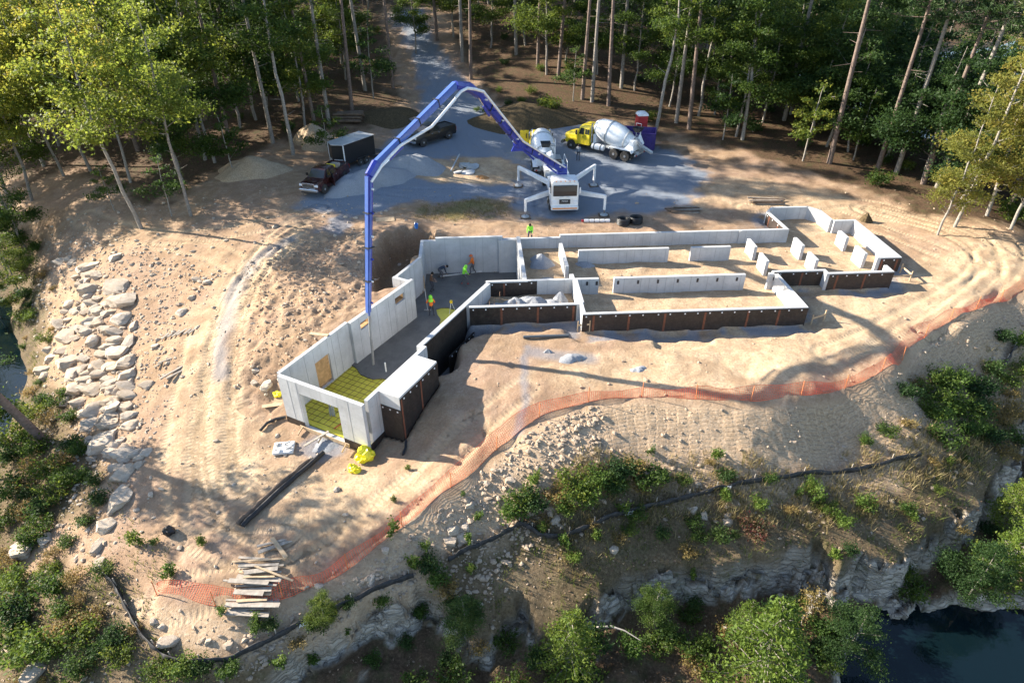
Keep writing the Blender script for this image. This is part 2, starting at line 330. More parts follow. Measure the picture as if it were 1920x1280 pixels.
def G(u, v):                                   # where the line of sight through a photo pixel meets the ground
    d = ray(u, v); d = d/np.linalg.norm(d); t = 12*(260/12)**np.linspace(0, 1, 260)
    x, y, z = d[0]*t, d[1]*t, CAM_H+d[2]*t
    h = terrain(x, y, False); i = int(np.argmax(z < h))
    if i == 0: return P(u, v, 0)
    t0, t1 = t[i-1], t[i]
    for _ in range(3):
        tt = np.linspace(t0, t1, 9); hh = terrain(d[0]*tt, d[1]*tt, False); j = max(1, int(np.argmax(CAM_H+d[2]*tt < hh))); t0, t1 = tt[j-1], tt[j]
    tm = (t0+t1)/2; return np.array([d[0]*tm, d[1]*tm, float(terrain(np.array([d[0]*tm]), np.array([d[1]*tm]))[0])])
def gz(x, y): return float(terrain(np.array([float(x)]), np.array([float(y)]))[0])
def Gs(pts): return [G(u, v)[:2] for u, v in pts]
def axis_lines(lo, a, b, hi, fine, grow=1.06):
    mid = list(np.arange(a, b, fine)); r = []; s = fine; q = b
    while q < hi: r.append(q); s *= grow; q += s
    r.append(hi); l = []; s = fine; q = a-fine
    while q > lo: l.append(q); s *= grow; q -= s
    l.append(lo); return np.array(l[::-1]+mid+r)
gx = axis_lines(-420, -38, 42, 420, .17); gy = axis_lines(-60, 12.5, 66, 620, .17)
GX, GY = np.meshgrid(gx, gy); sh = GX.shape
GZ, MK = terrain(GX.ravel(), GY.ravel(), masks=True)
X, Y = GX.ravel(), GY.ravel()
nx_, ny_ = sh[1], sh[0]
idx = np.arange(nx_*ny_).reshape(ny_, nx_)
FQ = np.stack([idx[:-1, :-1].ravel(), idx[:-1, 1:].ravel(), idx[1:, 1:].ravel(), idx[1:, :-1].ravel()], 1)
# sideways jitter on the steep rock so that faces are not a plain height field
rk = sstep(-.1, .5, MK['dc'])*sstep(70, 60, Y)
VX = X+fbm(X*.9, GZ*1.3, 3)*.22*rk; VY = Y+fbm(X*.9+7, GZ*1.6, 3)*.3*rk
# ---- ground cover masks (what the ground is made of)
nzA = fbm(X*.12, Y*.12, 4); nzB = fbm(X*.5+30, Y*.5, 4)
zwob = fbm(X*.4, Y*.4+60, 3)
def zone(px, soft=.5, wob=1.0):
    s = sdf_b(X+nzB*wob, Y+zwob*wob, Gs(px), 4); return sstep(soft, -soft, s)
m_gravel = zone([(745,10),(790,18),(806,60),(835,110),(880,165),(950,215),(1060,225),(1180,245),(1260,280),(1330,330),(1310,352),(1290,385),(1225,402),(1140,398),(1095,412),(1020,412),(985,408),(960,372),(900,372),(830,378),(740,385),(690,405),(620,402),(560,385),(600,340),(660,310),(700,290),(745,250),(790,205),(790,150),(765,90),(735,30)], .8, 1.4)
m_gravel *= 1-zone([(770,325),(800,300),(860,296),(940,296),(985,318),(960,345),(900,346),(820,345)], .5, 1.2)
m_gravel = np.maximum(m_gravel, .75*zone([(690,372),(640,440),(600,435),(640,390)], .5, 1.2))
for line, z, wd in (([(545,462),(480,490),(435,545),(412,610),(398,665)], 0, .55), ([(985,655),(990,700),(985,770),(970,800)], -.2, .22), ([(1000,660),(1050,668),(1100,672)], 0, .5)):
    d, _, _ = seg_d(X+nzB*.5, Y, L2(line, z)); m_gravel = np.maximum(m_gravel, .55*sstep(wd*1.9, wd*.3, d))
m_gravel = np.maximum(m_gravel, .7*zone([(560,835),(600,815),(650,825),(640,850),(590,860)], .3, .6))
wallband = sstep(1.5, .7, np.abs(MK['sf']))*(MK['sf'] > 0)
m_gravel = np.maximum(m_gravel, .75*wallband*sstep(-.1, .25, nzB+.15))
m_gravel = np.maximum(m_gravel, .6*sstep(.3, -.3, MK['st']))
CLEAR = Gs([(-40,330),(60,345),(130,320),(190,338),(250,395),(330,372),(400,330),(480,285),(560,262),(640,250),(700,240),(760,225),(740,120),(715,20),(830,15),(860,110),(930,200),(1060,228),(1200,240),(1290,262),(1400,290),(1560,335),(1690,385),(1800,425),(1960,440)])+[np.array([70, 20]), np.array([0, -20]), np.array([-70, 10])]
s_clear = sdf(X+nzB*2.2, Y+fbm(X*.3, Y*.3+60, 3)*2.5, CLEAR)
m_forest = sstep(-.8, 1.6, s_clear)*sstep(-6.9, -6, GZ+nzB)
m_forest = np.maximum(m_forest*(1-.0*nzA), .55*zone([(1060,228),(1250,235),(1420,285),(1600,340),(1750,410),(1920,430),(1920,445),(1700,395),(1500,335),(1330,300)], 1.0, 1.5)*sstep(-.1, .3, nzB))
m_forest = np.maximum(m_forest, .85*sstep(.3, 1.4, MK['dc'])*sstep(70, 60, Y))  # cliff foot: its deep shade put into the colour with dark litter
m_emb = sstep(.1, .7, MK['de'])*sstep(75, 65, Y)                      # everything below the crest
wthr = np.interp(X, [-16, -4, 3, 8], [1.3, 1.7, 3.2, 4.2])
m_wild = sstep(0, 1.3, MK['de']+nzB*1.1-wthr)*sstep(75, 65, Y)   # below the silt fence: leaf litter, weeds
lw = zone([(-60,380),(50,430),(75,500),(95,590),(75,640),(95,700),(130,760),(160,830),(190,880),(185,960),(60,1000),(45,1060),(185,1080),(250,1165),(320,1245),(330,1320),(-200,1320)], .8, 1.5)
m_wild = np.maximum(m_wild, lw)
gzy, gzx = np.gradient(GZ.reshape(sh), gy, gx); steep = np.hypot(gzx, gzy).ravel()
m_rock = sstep(.0, .35, MK['dc'])*sstep(70, 60, Y)*sstep(.75, 1.25, steep+nzB*.4)
m_yel = zone([(560,430),(600,450),(500,500),(450,600),(430,720),(470,800),(520,860),(700,900),(880,850),(1000,770),(900,880),(700,1040),(560,960),(380,930),(320,850),(350,680),(400,560),(470,470)], 1.2, 2.0)
m_yel = np.maximum(m_yel, zone([(1500,560),(1700,500),(1900,450),(1920,520),(1700,650),(1400,740),(1100,740),(1000,700)], 1.0, 2.0))
m_yel = np.maximum(m_yel, zone([(770,325),(800,300),(860,296),(940,296),(985,318),(960,345),(900,346),(820,345)], .8, 1.2))
m_yel = np.maximum(m_yel, .9*sstep(.4, -.3, MK['sf']))
m_yel = np.maximum(m_yel, .8*zone([(1310,345),(1420,335),(1560,365),(1700,410),(1640,420),(1500,385),(1400,385),(1330,395),(1290,400)], 1.0, 2.0))
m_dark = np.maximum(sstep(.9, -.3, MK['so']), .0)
m_grass = .8*zone([(800,385),(900,372),(955,380),(950,405),(860,412),(790,408)], .6, 1.5)*sstep(-.25, .25, nzB)
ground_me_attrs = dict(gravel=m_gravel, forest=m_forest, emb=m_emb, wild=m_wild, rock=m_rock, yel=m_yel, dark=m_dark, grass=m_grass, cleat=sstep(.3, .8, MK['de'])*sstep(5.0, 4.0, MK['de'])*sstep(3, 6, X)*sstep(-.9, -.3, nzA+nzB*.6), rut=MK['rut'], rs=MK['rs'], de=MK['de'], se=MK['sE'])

def mul0(t, a, v): q = N(t, 'ShaderNodeMath', operation='MULTIPLY'); t.links.new(a, q.inputs[0]); q.inputs[1].default_value = v; return q.outputs[0]
def ground_material():
    m, t, b = nmat('ground')
    tc = N(t, 'ShaderNodeTexCoord')
    def at(n): a = N(t, 'ShaderNodeAttribute'); a.attribute_name = n; return a.outputs['Fac']
    def ns(scale, det=6, ro=.65, d=0.0): return noise_node(t, scale, det, ro, 'Object', d).outputs[0]
    big = ns(.18, 4); mid = ns(1.1, 6, .7); fin = ns(7, 6, .75); tiny = ns(38, 3, .7)
    dirt = ramp(t, mid, [(.28, (.26, .162, .092)), (.5, (.365, .248, .152)), (.72, (.475, .35, .232))]).outputs[0]
    pink = ramp(t, mid, [(.3, (.26, .165, .11)), (.7, (.41, .29, .205))]).outputs[0]
    c = mixc(t, ramp(t, big, [(.4, 0.), (.62, 1.)]).outputs[0], pink, dirt)
    yel = ramp(t, mid, [(.3, (.46, .325, .195)), (.7, (.58, .44, .295))]).outputs[0]
    c = mixc(t, at('yel'), c, yel)
    c = mixc(t, ramp(t, fin, [(.36, .6), (.56, 0.)]).outputs[0], c, (.22, .14, .085))          # clods
    c = mixc(t, ramp(t, tiny, [(.58, 0.), (.70, .6)]).outputs[0], c, (.60, .50, .40))
    c = mixc(t, ramp(t, noise_node(t, .42, 5, .7, 'Object', .8).outputs[0], [(.40, .55), (.56, 0.)]).outputs[0], c, (.25, .165, .10))
    rutn = at('rut')
    c = mixc(t, mul0(t, rutn, .25), c, (.56, .43, .275))          # pebbles
    emb = ramp(t, fin, [(.3, (.28, .19, .115)), (.5, (.44, .32, .21)), (.7, (.56, .44, .32))]).outputs[0]
    f = N(t, 'ShaderNodeMath', operation='MULTIPLY'); t.links.new(at('emb'), f.inputs[0]); f.inputs[1].default_value = .8
    c = mixc(t, f.outputs[0], c, emb)
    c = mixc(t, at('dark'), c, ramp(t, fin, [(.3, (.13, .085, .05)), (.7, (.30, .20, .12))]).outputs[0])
    wild = ramp(t, fin, [(.25, (.028, .021, .011)), (.45, (.075, .055, .029)), (.6, (.125, .092, .05)), (.78, (.21, .17, .11))]).outputs[0]
    wild = mixc(t, ramp(t, mid, [(.5, 0.), (.7, .55)]).outputs[0], wild, (.045, .055, .017))
    wf = N(t, 'ShaderNodeMath', operation='MULTIPLY'); t.links.new(at('wild'), wf.inputs[0]); t.links.new(ramp(t, big, [(.35, 1.), (.7, .72)]).outputs[0], wf.inputs[1])
    c = mixc(t, wf.outputs[0], c, wild)
    grv = ramp(t, tiny, [(.3, (.10, .12, .15)), (.5, (.185, .21, .25)), (.7, (.31, .34, .385))]).outputs[0]  # bluish tone puts the yard's blue shade into the gravel colour
    grv = mixc(t, ramp(t, mid, [(.5, 0.), (.78, .4)]).outputs[0], grv, (.27, .25, .225))
    c = mixc(t, at('gravel'), c, grv)
    lit = ramp(t, fin, [(.3, (.04, .026, .016)), (.5, (.088, .054, .032)), (.7, (.16, .105, .066))]).outputs[0]
    lit = mixc(t, ramp(t, mid, [(.5, 0.), (.68, .6)]).outputs[0], lit, (.045, .06, .02))
    c = mixc(t, at('forest'), c, lit)
    c = mixc(t, at('grass'), c, ramp(t, fin, [(.3, (.10, .11, .03)), (.7, (.27, .23, .1))]).outputs[0])
    # rock: layered, pale
    mp = N(t, 'ShaderNodeMapping'); mp.inputs['Scale'].default_value = (.5, .5, 3.2); t.links.new(tc.outputs['Object'], mp.inputs[0])
    rn = N(t, 'ShaderNodeTexNoise'); rn.inputs['Scale'].default_value = 1.3; rn.inputs['Detail'].default_value = 8; rn.inputs['Roughness'].default_value = .7; t.links.new(mp.outputs[0], rn.inputs['Vector'])
    rock = ramp(t, rn.outputs[0], [(.3, (.13, .105, .08)), (.48, (.32, .28, .23)), (.62, (.47, .42, .36)), (.75, (.26, .20, .14))]).outputs[0]
    rock = mixc(t, ramp(t, mid, [(.55, 0.), (.7, .7)]).outputs[0], rock, (.09, .10, .04))
    c = mixc(t, at('rock'), c, rock)
    t.links.new(c, b.inputs['Base Color']); b.inputs['Roughness'].default_value = .95; b.inputs['Specular IOR Level'].default_value = .15
    # relief: clods, pebbles, and the cleat marks that a dozer left walking up and down the bank
    def m1(op, a, v): q = N(t, 'ShaderNodeMath', operation=op); t.links.new(a, q.inputs[0]); q.inputs[1].default_value = v; return q.outputs[0]
    se_w = N(t, 'ShaderNodeMath', operation='MULTIPLY_ADD'); t.links.new(mid, se_w.inputs[0]); se_w.inputs[1].default_value = .7; t.links.new(at('se'), se_w.inputs[2])
    colf = m1('DIVIDE', se_w.outputs[0], .62); cid = N(t, 'ShaderNodeMath', operation='FLOOR'); t.links.new(colf, cid.inputs[0]); wn = N(t, 'ShaderNodeTexWhiteNoise', noise_dimensions='1D'); t.links.new(cid.outputs[0], wn.inputs['W'])
    ph = N(t, 'ShaderNodeMath', operation='MULTIPLY_ADD'); t.links.new(at('de'), ph.inputs[0]); ph.inputs[1].default_value = 4.6; t.links.new(wn.outputs['Value'], ph.inputs[2])
    ph2 = N(t, 'ShaderNodeMath', operation='MULTIPLY_ADD'); t.links.new(fin, ph2.inputs[0]); ph2.inputs[1].default_value = 1.3; t.links.new(ph.outputs[0], ph2.inputs[2])
    bars = N(t, 'ShaderNodeMath', operation='PINGPONG'); t.links.new(ph2.outputs[0], bars.inputs[0]); bars.inputs[1].default_value = .5
    barr = ramp(t, bars.outputs[0], [(.12, 0.), (.38, 1.)]).outputs[0]
    gap = N(t, 'ShaderNodeMath', operation='PINGPONG'); t.links.new(colf, gap.inputs[0]); gap.inputs[1].default_value = .5; gapr = ramp(t, gap.outputs[0], [(.06, 0.), (.16, 1.)]).outputs[0]
    def mul(a, bb):
        q = N(t, 'ShaderNodeMath', operation='MULTIPLY')
        for s, k in ((a, 0), (bb, 1)):
            if hasattr(s, 'node'): t.links.new(s, q.inputs[k])
            else: q.inputs[k].default_value = s
        return q.outputs[0]
    def add(a, bb): q = N(t, 'ShaderNodeMath', operation='ADD'); t.links.new(a, q.inputs[0]); t.links.new(bb, q.inputs[1]); return q.outputs[0]
    cle = mul(mul(barr, gapr), mul(mul(at('emb'), at('cleat')), .6))
    rp = N(t, 'ShaderNodeMath', operation='PINGPONG'); t.links.new(m1('MULTIPLY', at('rs'), 3.6), rp.inputs[0]); rp.inputs[1].default_value = .5
    tread = mul(mul(ramp(t, rp.outputs[0], [(.15, 0.), (.35, 1.)]).outputs[0], at('rut')), .2)
    cle = add(cle, tread)
    vm = N(t, 'ShaderNodeMapping'); vm.inputs['Scale'].default_value = (.9, .9, 2.4); t.links.new(tc.outputs['Object'], vm.inputs[0]); vd = N(t, 'ShaderNodeVectorMath', operation='ADD'); nd = noise_node(t, 1.2, 4); t.links.new(vm.outputs[0], vd.inputs[0]); t.links.new(nd.outputs['Color'], vd.inputs[1])
    vo = N(t, 'ShaderNodeTexVoronoi', feature='DISTANCE_TO_EDGE'); vo.inputs['Scale'].default_value = 1.5; t.links.new(vd.outputs[0], vo.inputs['Vector'])
    crack = mul(mul(ramp(t, vo.outputs['Distance'], [(.0, 0.), (.09, 1.)]).outputs[0], at('rock')), 1.6)
    cle = add(cle, crack)
    h = add(add(mul(mid, .8), mul(fin, .55)), add(mul(tiny, .16), cle))
    bp = N(t, 'ShaderNodeBump'); bp.inputs['Strength'].default_value = .75; bp.inputs['Distance'].default_value = .12
    t.links.new(h, bp.inputs['Height']); t.links.new(bp.outputs[0], b.inputs['Normal'])
    return m
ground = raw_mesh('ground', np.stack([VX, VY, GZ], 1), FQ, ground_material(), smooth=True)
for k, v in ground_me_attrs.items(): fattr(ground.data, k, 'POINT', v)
tag(ground, 'bare tan construction ground with gravel yard, forest floor and rocky bank', None, kind='structure')
for holder, prop, val in ((ground, 'shadow_terminator_geometry_offset', .25), (ground.cycles, 'shadow_terminator_geometry_offset', .25)):
    if hasattr(holder, prop):
        try: setattr(holder, prop, val)
        except Exception: pass
# ---- lake
def water_material():
    m, t, b = nmat('lake_water')
    b.inputs['Base Color'].default_value = (.0025, .008, .011, 1); b.inputs['Roughness'].default_value = .06; b.inputs['Specular IOR Level'].default_value = .3
    n = noise_node(t, 2.2, 3, .6); bp = N(t, 'ShaderNodeBump'); bp.inputs['Strength'].default_value = .12; bp.inputs['Distance'].default_value = .1
    t.links.new(n.outputs[0], bp.inputs['Height']); t.links.new(bp.outputs[0], b.inputs['Normal']); return m
wt = raw_mesh('water', np.array([(-420, -60, WATER_Z), (420, -60, WATER_Z), (420, 620, WATER_Z), (-420, 620, WATER_Z)]), np.array([[0, 1, 2, 3]]), water_material())
tag(wt, 'dark lake water around the wooded point', None, kind='structure')
# ------------------------------------------------------------------ concrete
def concrete_mat(name, base=(.47, .475, .48), seams=True):
    m, t, b = nmat(name)
    n1 = noise_node(t, .7, 6, .65); n2 = noise_node(t, 6, 5, .7)
    c = ramp(t, n1.outputs[0], [(.3, tuple(q*.80 for q in base)), (.55, base), (.75, tuple(min(1, q*1.14) for q in base))]).outputs[0]
    c = mixc(t, ramp(t, n2.outputs[0], [(.52, 0.), (.75, .35)]).outputs[0], c, tuple(q*.68 for q in base))
    # rust-brown and water streaks running down
    tc = N(t, 'ShaderNodeTexCoord'); mp = N(t, 'ShaderNodeMapping'); mp.inputs['Scale'].default_value = (2.2, 2.2, .12); t.links.new(tc.outputs['Object'], mp.inputs[0])
    ns = N(t, 'ShaderNodeTexNoise'); ns.inputs['Scale'].default_value = 1.6; ns.inputs['Detail'].default_value = 5; t.links.new(mp.outputs[0], ns.inputs['Vector'])
    c = mixc(t, ramp(t, ns.outputs[0], [(.56, 0.), (.72, .4)]).outputs[0], c, tuple(q*.72 for q in (base[0], base[1]*.97, base[2]*.9)))
    t.links.new(c, b.inputs['Base Color']); b.inputs['Roughness'].default_value = .85; b.inputs['Specular IOR Level'].default_value = .25
    bp = N(t, 'ShaderNodeBump'); bp.inputs['Strength'].default_value = .25; bp.inputs['Distance'].default_value = .03
    t.links.new(n2.outputs[0], bp.inputs['Height']); t.links.new(bp.outputs[0], b.inputs['Normal']); return m
M_conc = concrete_mat('cast_concrete'); M_seam = simple('form_joint', (.28, .285, .29), .9)
M_top = concrete_mat('concrete_top', (.60, .60, .59))
M_mem = simple('black_membrane', (.022, .017, .015), .55, var=.4, scale=2.0, bump=.3, bscale=9, dirt=(.10, .08, .065), dirt_amt=.4)
M_brown = simple('brown_membrane', (.032, .022, .018), .6, var=.3, scale=2.5, bump=.3, bscale=8, dirt=(.09, .07, .058), dirt_amt=.4)
M_strip = simple('rust_strip', (.17, .062, .034), .7, var=.25)
M_clip = simple('white_clip', (.8, .8, .8), .5)
M_plate = simple('black_plate', (.03, .03, .035), .4)
M_ply = simple('plywood', (.45, .27, .12), .75, var=.3, scale=4, bump=.2)
M_wood = simple('raw_lumber', (.44, .32, .20), .8, var=.25, scale=5, bump=.3, bscale=18)
M_greywood = simple('weathered_lumber', (.31, .27, .225), .85, var=.3, scale=4, bump=.3, bscale=18)
M_darkwood = simple('dark_timber', (.12, .085, .06), .85, var=.4, scale=3, bump=.4, bscale=12)
M_steel = simple('rusty_rebar', (.10, .05, .03), .7)
WT = .25
def wall_seg(mb, fr, a, b, z0, z1, th=WT, side=1, cuts=()):
    """wall from a to b (frame coords), thickness to the given side; cuts = openings (u0,u1,z0,z1) along it"""
    A = np.array(fr(*a)); B = np.array(fr(*b)); d = B-A; L = np.linalg.norm(d); d /= L; n = np.array([-d[1], d[0]])*side
    def bx(u0, u1, q0, q1):
        c = A+d*(u0+u1)/2+n*th/2; mb.box((c[0], c[1], (q0+q1)/2), (u1-u0, th, q1-q0), math.atan2(d[1], d[0]))
    us = 0
    for (u0, u1, c0, c1) in sorted(cuts):
        if u0 > us: bx(us, u0, z0, z1)
        if c0 > z0: bx(u0, u1, z0, c0)
        if c1 < z1: bx(u0, u1, c1, z1)
        us = u1
    if us < L: bx(us, L, z0, z1)
    return A, d, n, L
found = thing('house_foundation', 'poured grey concrete house foundation with deep angled wing and low black-wrapped right half', 'foundation', (0, 0, 0))
def wall(fr, a, b, z0, z1=TOP_Z, th=WT, side=1, cuts=(), seams=(1, -1), mem=None, parent=None, name='wall', strips=(), clips=True, pitch=1.22):
    par = parent or found
    mb = MB(); A, d, n, L = wall_seg(mb, fr, a, b, z0, z1, th, side, cuts)
    w_ = mb.build(name, M_conc, par, smooth=0, bevel=.012)
    rz = math.atan2(d[1], d[0])
    if seams:                                  # thin raised lines left by the form panels
        sm = MB()
        k = pitch*.6
        while k < L-.2:
            for sg in seams:
                off = n*(th+.001) if sg > 0 else -n*.001
                if not any(u0-.05 < k < u1+.05 for u0, u1, _, _ in cuts):
                    c = A+d*k+off; sm.box((c[0], c[1], (z0+z1)/2-.01), (.022, .012, z1-z0-.03), rz)
            k += pitch*(.5 if random.random() < .3 else 1)
        for kk in range(int(L/.61)):
            for zz in np.arange(z0+.5, z1-.1, .6):
                u_ = .3+kk*.61
                if any(u0-.05 < u_ < u1+.05 for u0, u1, _, _ in cuts): continue
                c = A+d*u_-n*.001 if -1 in seams else A+d*u_; sm.box((c[0], c[1], zz), (.035, .008, .035), rz); c = A+d*u_+n*(th+.001); sm.box((c[0], c[1], zz), (.035, .008, .035), rz)
        if sm.v: sm.build('form_line', M_seam, w_, smooth=0)['kind'] = 'stuff'
    if mem:                                    # membrane on the outer side: (side sign, u0, u1, ztop, zbottom, material)
        for (sg, u0, u1, zt, zb, mt) in mem:
            off = n*(th+.012) if sg > 0 else -n*.012; mm = MB(); c = A+d*(u0+u1)/2+off
            mm.box((c[0], c[1], (zt+zb)/2), (u1-u0, .02, zt-zb), rz); mo = mm.build('membrane', mt, w_, smooth=0)
            for su in strips:
                if u0 < su < u1:
                    o2 = n*(th+.028) if sg > 0 else -n*.028; c = A+d*su+o2; s2 = MB(); s2.box((c[0], c[1], (zt+zb)/2-.03), (.14, .016, zt-zb-.05), rz); s2.build('strip', M_strip, mo, smooth=0)
            if clips:
                k = u0+.25
                while k < u1-.1:
                    o2 = n*(th+.035) if sg > 0 else -n*.035; c = A+d*k+o2; s2 = MB(); s2.box((c[0], c[1], zt-.12), (.085, .03, .085), rz); s2.build('clip', M_clip, mo, smooth=0)
                    k += .78+.25*random.random()
    return w_
ZB = -.6
# low right half
wall(EW, (0, 0), (15.14, 0), ZB, mem=[(-1, 0, 9.9, 1.14, -.32, M_brown), (-1, 9.9, 15.14, 1.14, -.32, M_mem)], strips=(.75, 3.1, 5.5, 8.2, 11.1, 13.2))
wall(EW, (0, .25), (0, 1.32), ZB, side=-1, mem=[(1, .0, 1.0, 1.12, 0, M_brown)], clips=False)
wall(EW, (15.14, .25), (15.0, 5.25), ZB, th=.28, mem=[(-1, 0, 4.6, 1.1, -.32, M_mem)], clips=False)
wall(EW, (15.0, 5.02), (18.75, 5.02), ZB, mem=[(-1, .05, 3.5, 1.12, -.3, M_brown)], strips=(1.95,))
wall(EW, (18.5, 4.5), (18.5, 5.02), ZB, side=-1, mem=[(1, 0, .5, 1.1, 0, M_mem)], clips=False)
wall(EW, (18.75, 4.5), (23.6, 4.55), ZB, mem=[(-1, 0, 4.85, 1.12, -.3, M_brown)], strips=(.6, 2.7))
wall(EW, (23.6, 4.8), (23.6, 5.6), ZB)
wall(EW, (23.5, 6.75), (25.42, 6.75), ZB, mem=[(-1, .3, 1.92, 1.12, 0, M_brown)], strips=(.42, 1.6))
wall(EW, (25.42, 7.0), (25.42, 13.65), ZB)
wall(EW, (23.5, 13.9), (25.42, 13.9), ZB, side=-1)
wall(EW, (23.5, 13.9), (23.43, 16.05), ZB, side=1)
wall(EW, (23.43, 16.05), (22.65, 16.98), ZB)
wall(EW, (22.65, 16.98), (19.35, 17.0), ZB)
wall(EW, (19.35, 17.0), (18.5, 16.0), ZB)
wall(EW, (18.5, 16.0), (18.72, 12.45), ZB, mem=[(-1, .2, 3.4, 1.1, -.05, M_brown)], strips=(.8, 2.4))
wall(EW, (0, 12.2), (18.97, 12.2), ZB)
wall(EW, (14.78, 12.1), (15.0, 12.1), ZB, th=.1, seams=())
# rooms between the two halves
wall(EW, (-7.4, 1.3), (.25, 1.3), -.9, mem=[(-1, .02, 2.0, 1.14, -.8, M_mem), (-1, 2.0, 7.2, 1.14, -.5, M_brown)], strips=(2.15, 4.6, 7.0))
wall(EW, (-6.2, 4.72), (1.9, 4.72), SLAB_Z-.3, mem=[(-1, .2, 3.0, 1.1, -.2, M_brown), (-1, 3.0, 3.65, 1.16, -.1, M_mem)], strips=(1.3,))
wall(EW, (.0, 1.55), (.0, 4.72), ZB, th=.34, side=-1)
wall(EW, (-.12, 4.97), (-.12, 5.6), ZB, th=.3, side=-1)
wall(EW, (-3.55, 4.97), (-3.55, 12.2), SLAB_Z-.3, th=.3, side=-1)
# deep wing
wall(EW, (-4.65, 12.2), (0, 12.2), SLAB_Z-.3, .98)
wall(EW, (-10.05, 12.2), (-4.65, 12.2), SLAB_Z-.3, 1.2, th=.27)
wall(EW, (-11.25, 12.2), (-10.05, 12.2), SLAB_Z-.3, .98)
wall(EW, (-5.0, 12.04), (-3.56, 12.04), SLAB_Z-.3, .98, th=.155, seams=())
wall(EW, (-11.25, 12.2), (-11.25, 9.3), SLAB_Z-.3, .98)
a0 = toF(*EW(-11.25, 9.35))
wall(FW, (12.55, -7.2), (a0[0], a0[1]), SLAB_Z-.3, 1.0, side=-1)
wall(FW, (12.55, -7.2), (12.55, -5.75), SLAB_Z-.3, 1.05, th=.27, side=1)
WIN = [(6.95-6.1, 8.0-6.1, .18, .72), (10.6-6.1, 11.65-6.1, .18, .72)]
wl = wall(FW, (6.1, -6.05), (12.82, -5.75), SLAB_Z-.3, side=-1, th=.27, cuts=WIN)
DOOR = [(2.7, 4.0, SLAB_Z, .12)]
wd = wall(FW, (0, -6.25), (6.1, -6.25), SLAB_Z-.3, side=-1, cuts=DOOR)
OPEN = [(1.6, 4.45, SLAB_Z+.02, .42)]
wf = wall(FW, (0, -6.0), (0, 0), SLAB_Z-.3, side=-1, cuts=[(1.45, 4.25, SLAB_Z-.12, .42)], mem=[(1, 0, 1.4, -1.75, -2.35, M_mem), (1, 4.3, 6.0, -1.75, -2.35, M_mem)], clips=False)
wf.rotation_euler = (0, 0, 0)
wall(FW, (.25, 0), (1.25, 0), SLAB_Z-.3, side=1 if False else -1, th=-.25, mem=None)
wall(FW, (5.05, 0), (6.1, 0), SLAB_Z-.3, side=-1, th=-.25, mem=None)
wall(FW, (5.85, -.6), (5.85, -.25), SLAB_Z-.3, side=1, seams=())
sA = toF(*EW(-6.2, 4.72))
wall(FW, (6.1, -.6), (sA[0], -.62), SLAB_Z-.3, side=-1, th=.33, mem=[(1, 0, 5.2, 1.12, -2.2, M_mem)], clips=False)
# solid stoop block beside the front
mb = MB(); c = FW(3.15, .56); mb.box((c[0], c[1], (TOP_Z-2.35)/2), (3.8, 1.62, TOP_Z+2.35), AF)
blk = mb.build('stoop_block', M_top, found, smooth=0, bevel=.02)
mb = MB(); c = FW(3.15, 1.385); mb.box((c[0], c[1], -.6), (3.82, .022, 3.36), AF); mo = mb.build('membrane', M_mem, blk, smooth=0)
for s in (1.36, 3.25):
    mb = MB(); c = FW(s, 1.402); mb.box((c[0], c[1], -.62), (.12, .018, 3.25), AF); mb.build('strip', M_strip, mo, smooth=0)
for k in range(6):
    mb = MB(); c = FW(1.6+k*.62, 1.41); mb.box((c[0], c[1], .93), (.085, .03, .085), AF); mb.build('clip', M_clip, mo, smooth=0)
mb = MB(); c = FW(1.235, .70); mb.box((c[0], c[1], -.96), (.022, 1.36, 2.5), AF); mo = mb.build('membrane', M_brown, blk, smooth=0)
for k in range(3):
    mb = MB(); c = FW(1.22, .15+k*.5); mb.box((c[0], c[1], .12), (.03, .085, .085), AF); mb.build('clip', M_clip, mo, smooth=0)
mb = MB(); c = FW(.6, .012); mb.box((c[0], c[1], -2.05), (1.3, .022, .62), AF); mb.build('membrane', M_mem, blk, smooth=0)
# lower black-wrapped footing wall in the trench
mb = MB(); c = FW(9.6, .35); mb.box((c[0], c[1], -1.35), (3.4, .08, 1.5), AF); fw = mb.build('footing_wrap', M_mem, found, smooth=0)
for k in range(6):
    mb = MB(); c = FW(8.2+k*.55, .40); mb.box((c[0], c[1], -.72), (.08, .03, .08), AF); mb.build('clip', M_clip, fw, smooth=0)
# wooden bucks in the window openings, plywood over the door
for (u0, u1, q0, q1) in WIN:
    mb = MB(); s = 6.1+(u0+u1)/2; tt = -5.9+.0
    for du, dz, lx, lz in ((0, (q1-q0)/2-.03, u1-u0, .05), (0, -(q1-q0)/2+.03, u1-u0, .05), ((u1-u0)/2-.03, 0, .05, q1-q0-.1), (-(u1-u0)/2+.03, 0, .05, q1-q0-.1)):
        c = FW(s+du, tt+(s-9.4)*.0446-.02); mb.box((c[0], c[1], (q0+q1)/2+dz), (lx, .3, lz), AF)
    mb.build('window_buck', M_ply, wl, smooth=0)
mb = MB(); c = FW(3.35, -6.14); mb.box((c[0], c[1], -.84), (1.28, .03, 1.9), AF); mb.build('plywood_cover', M_ply, wd, smooth=0)
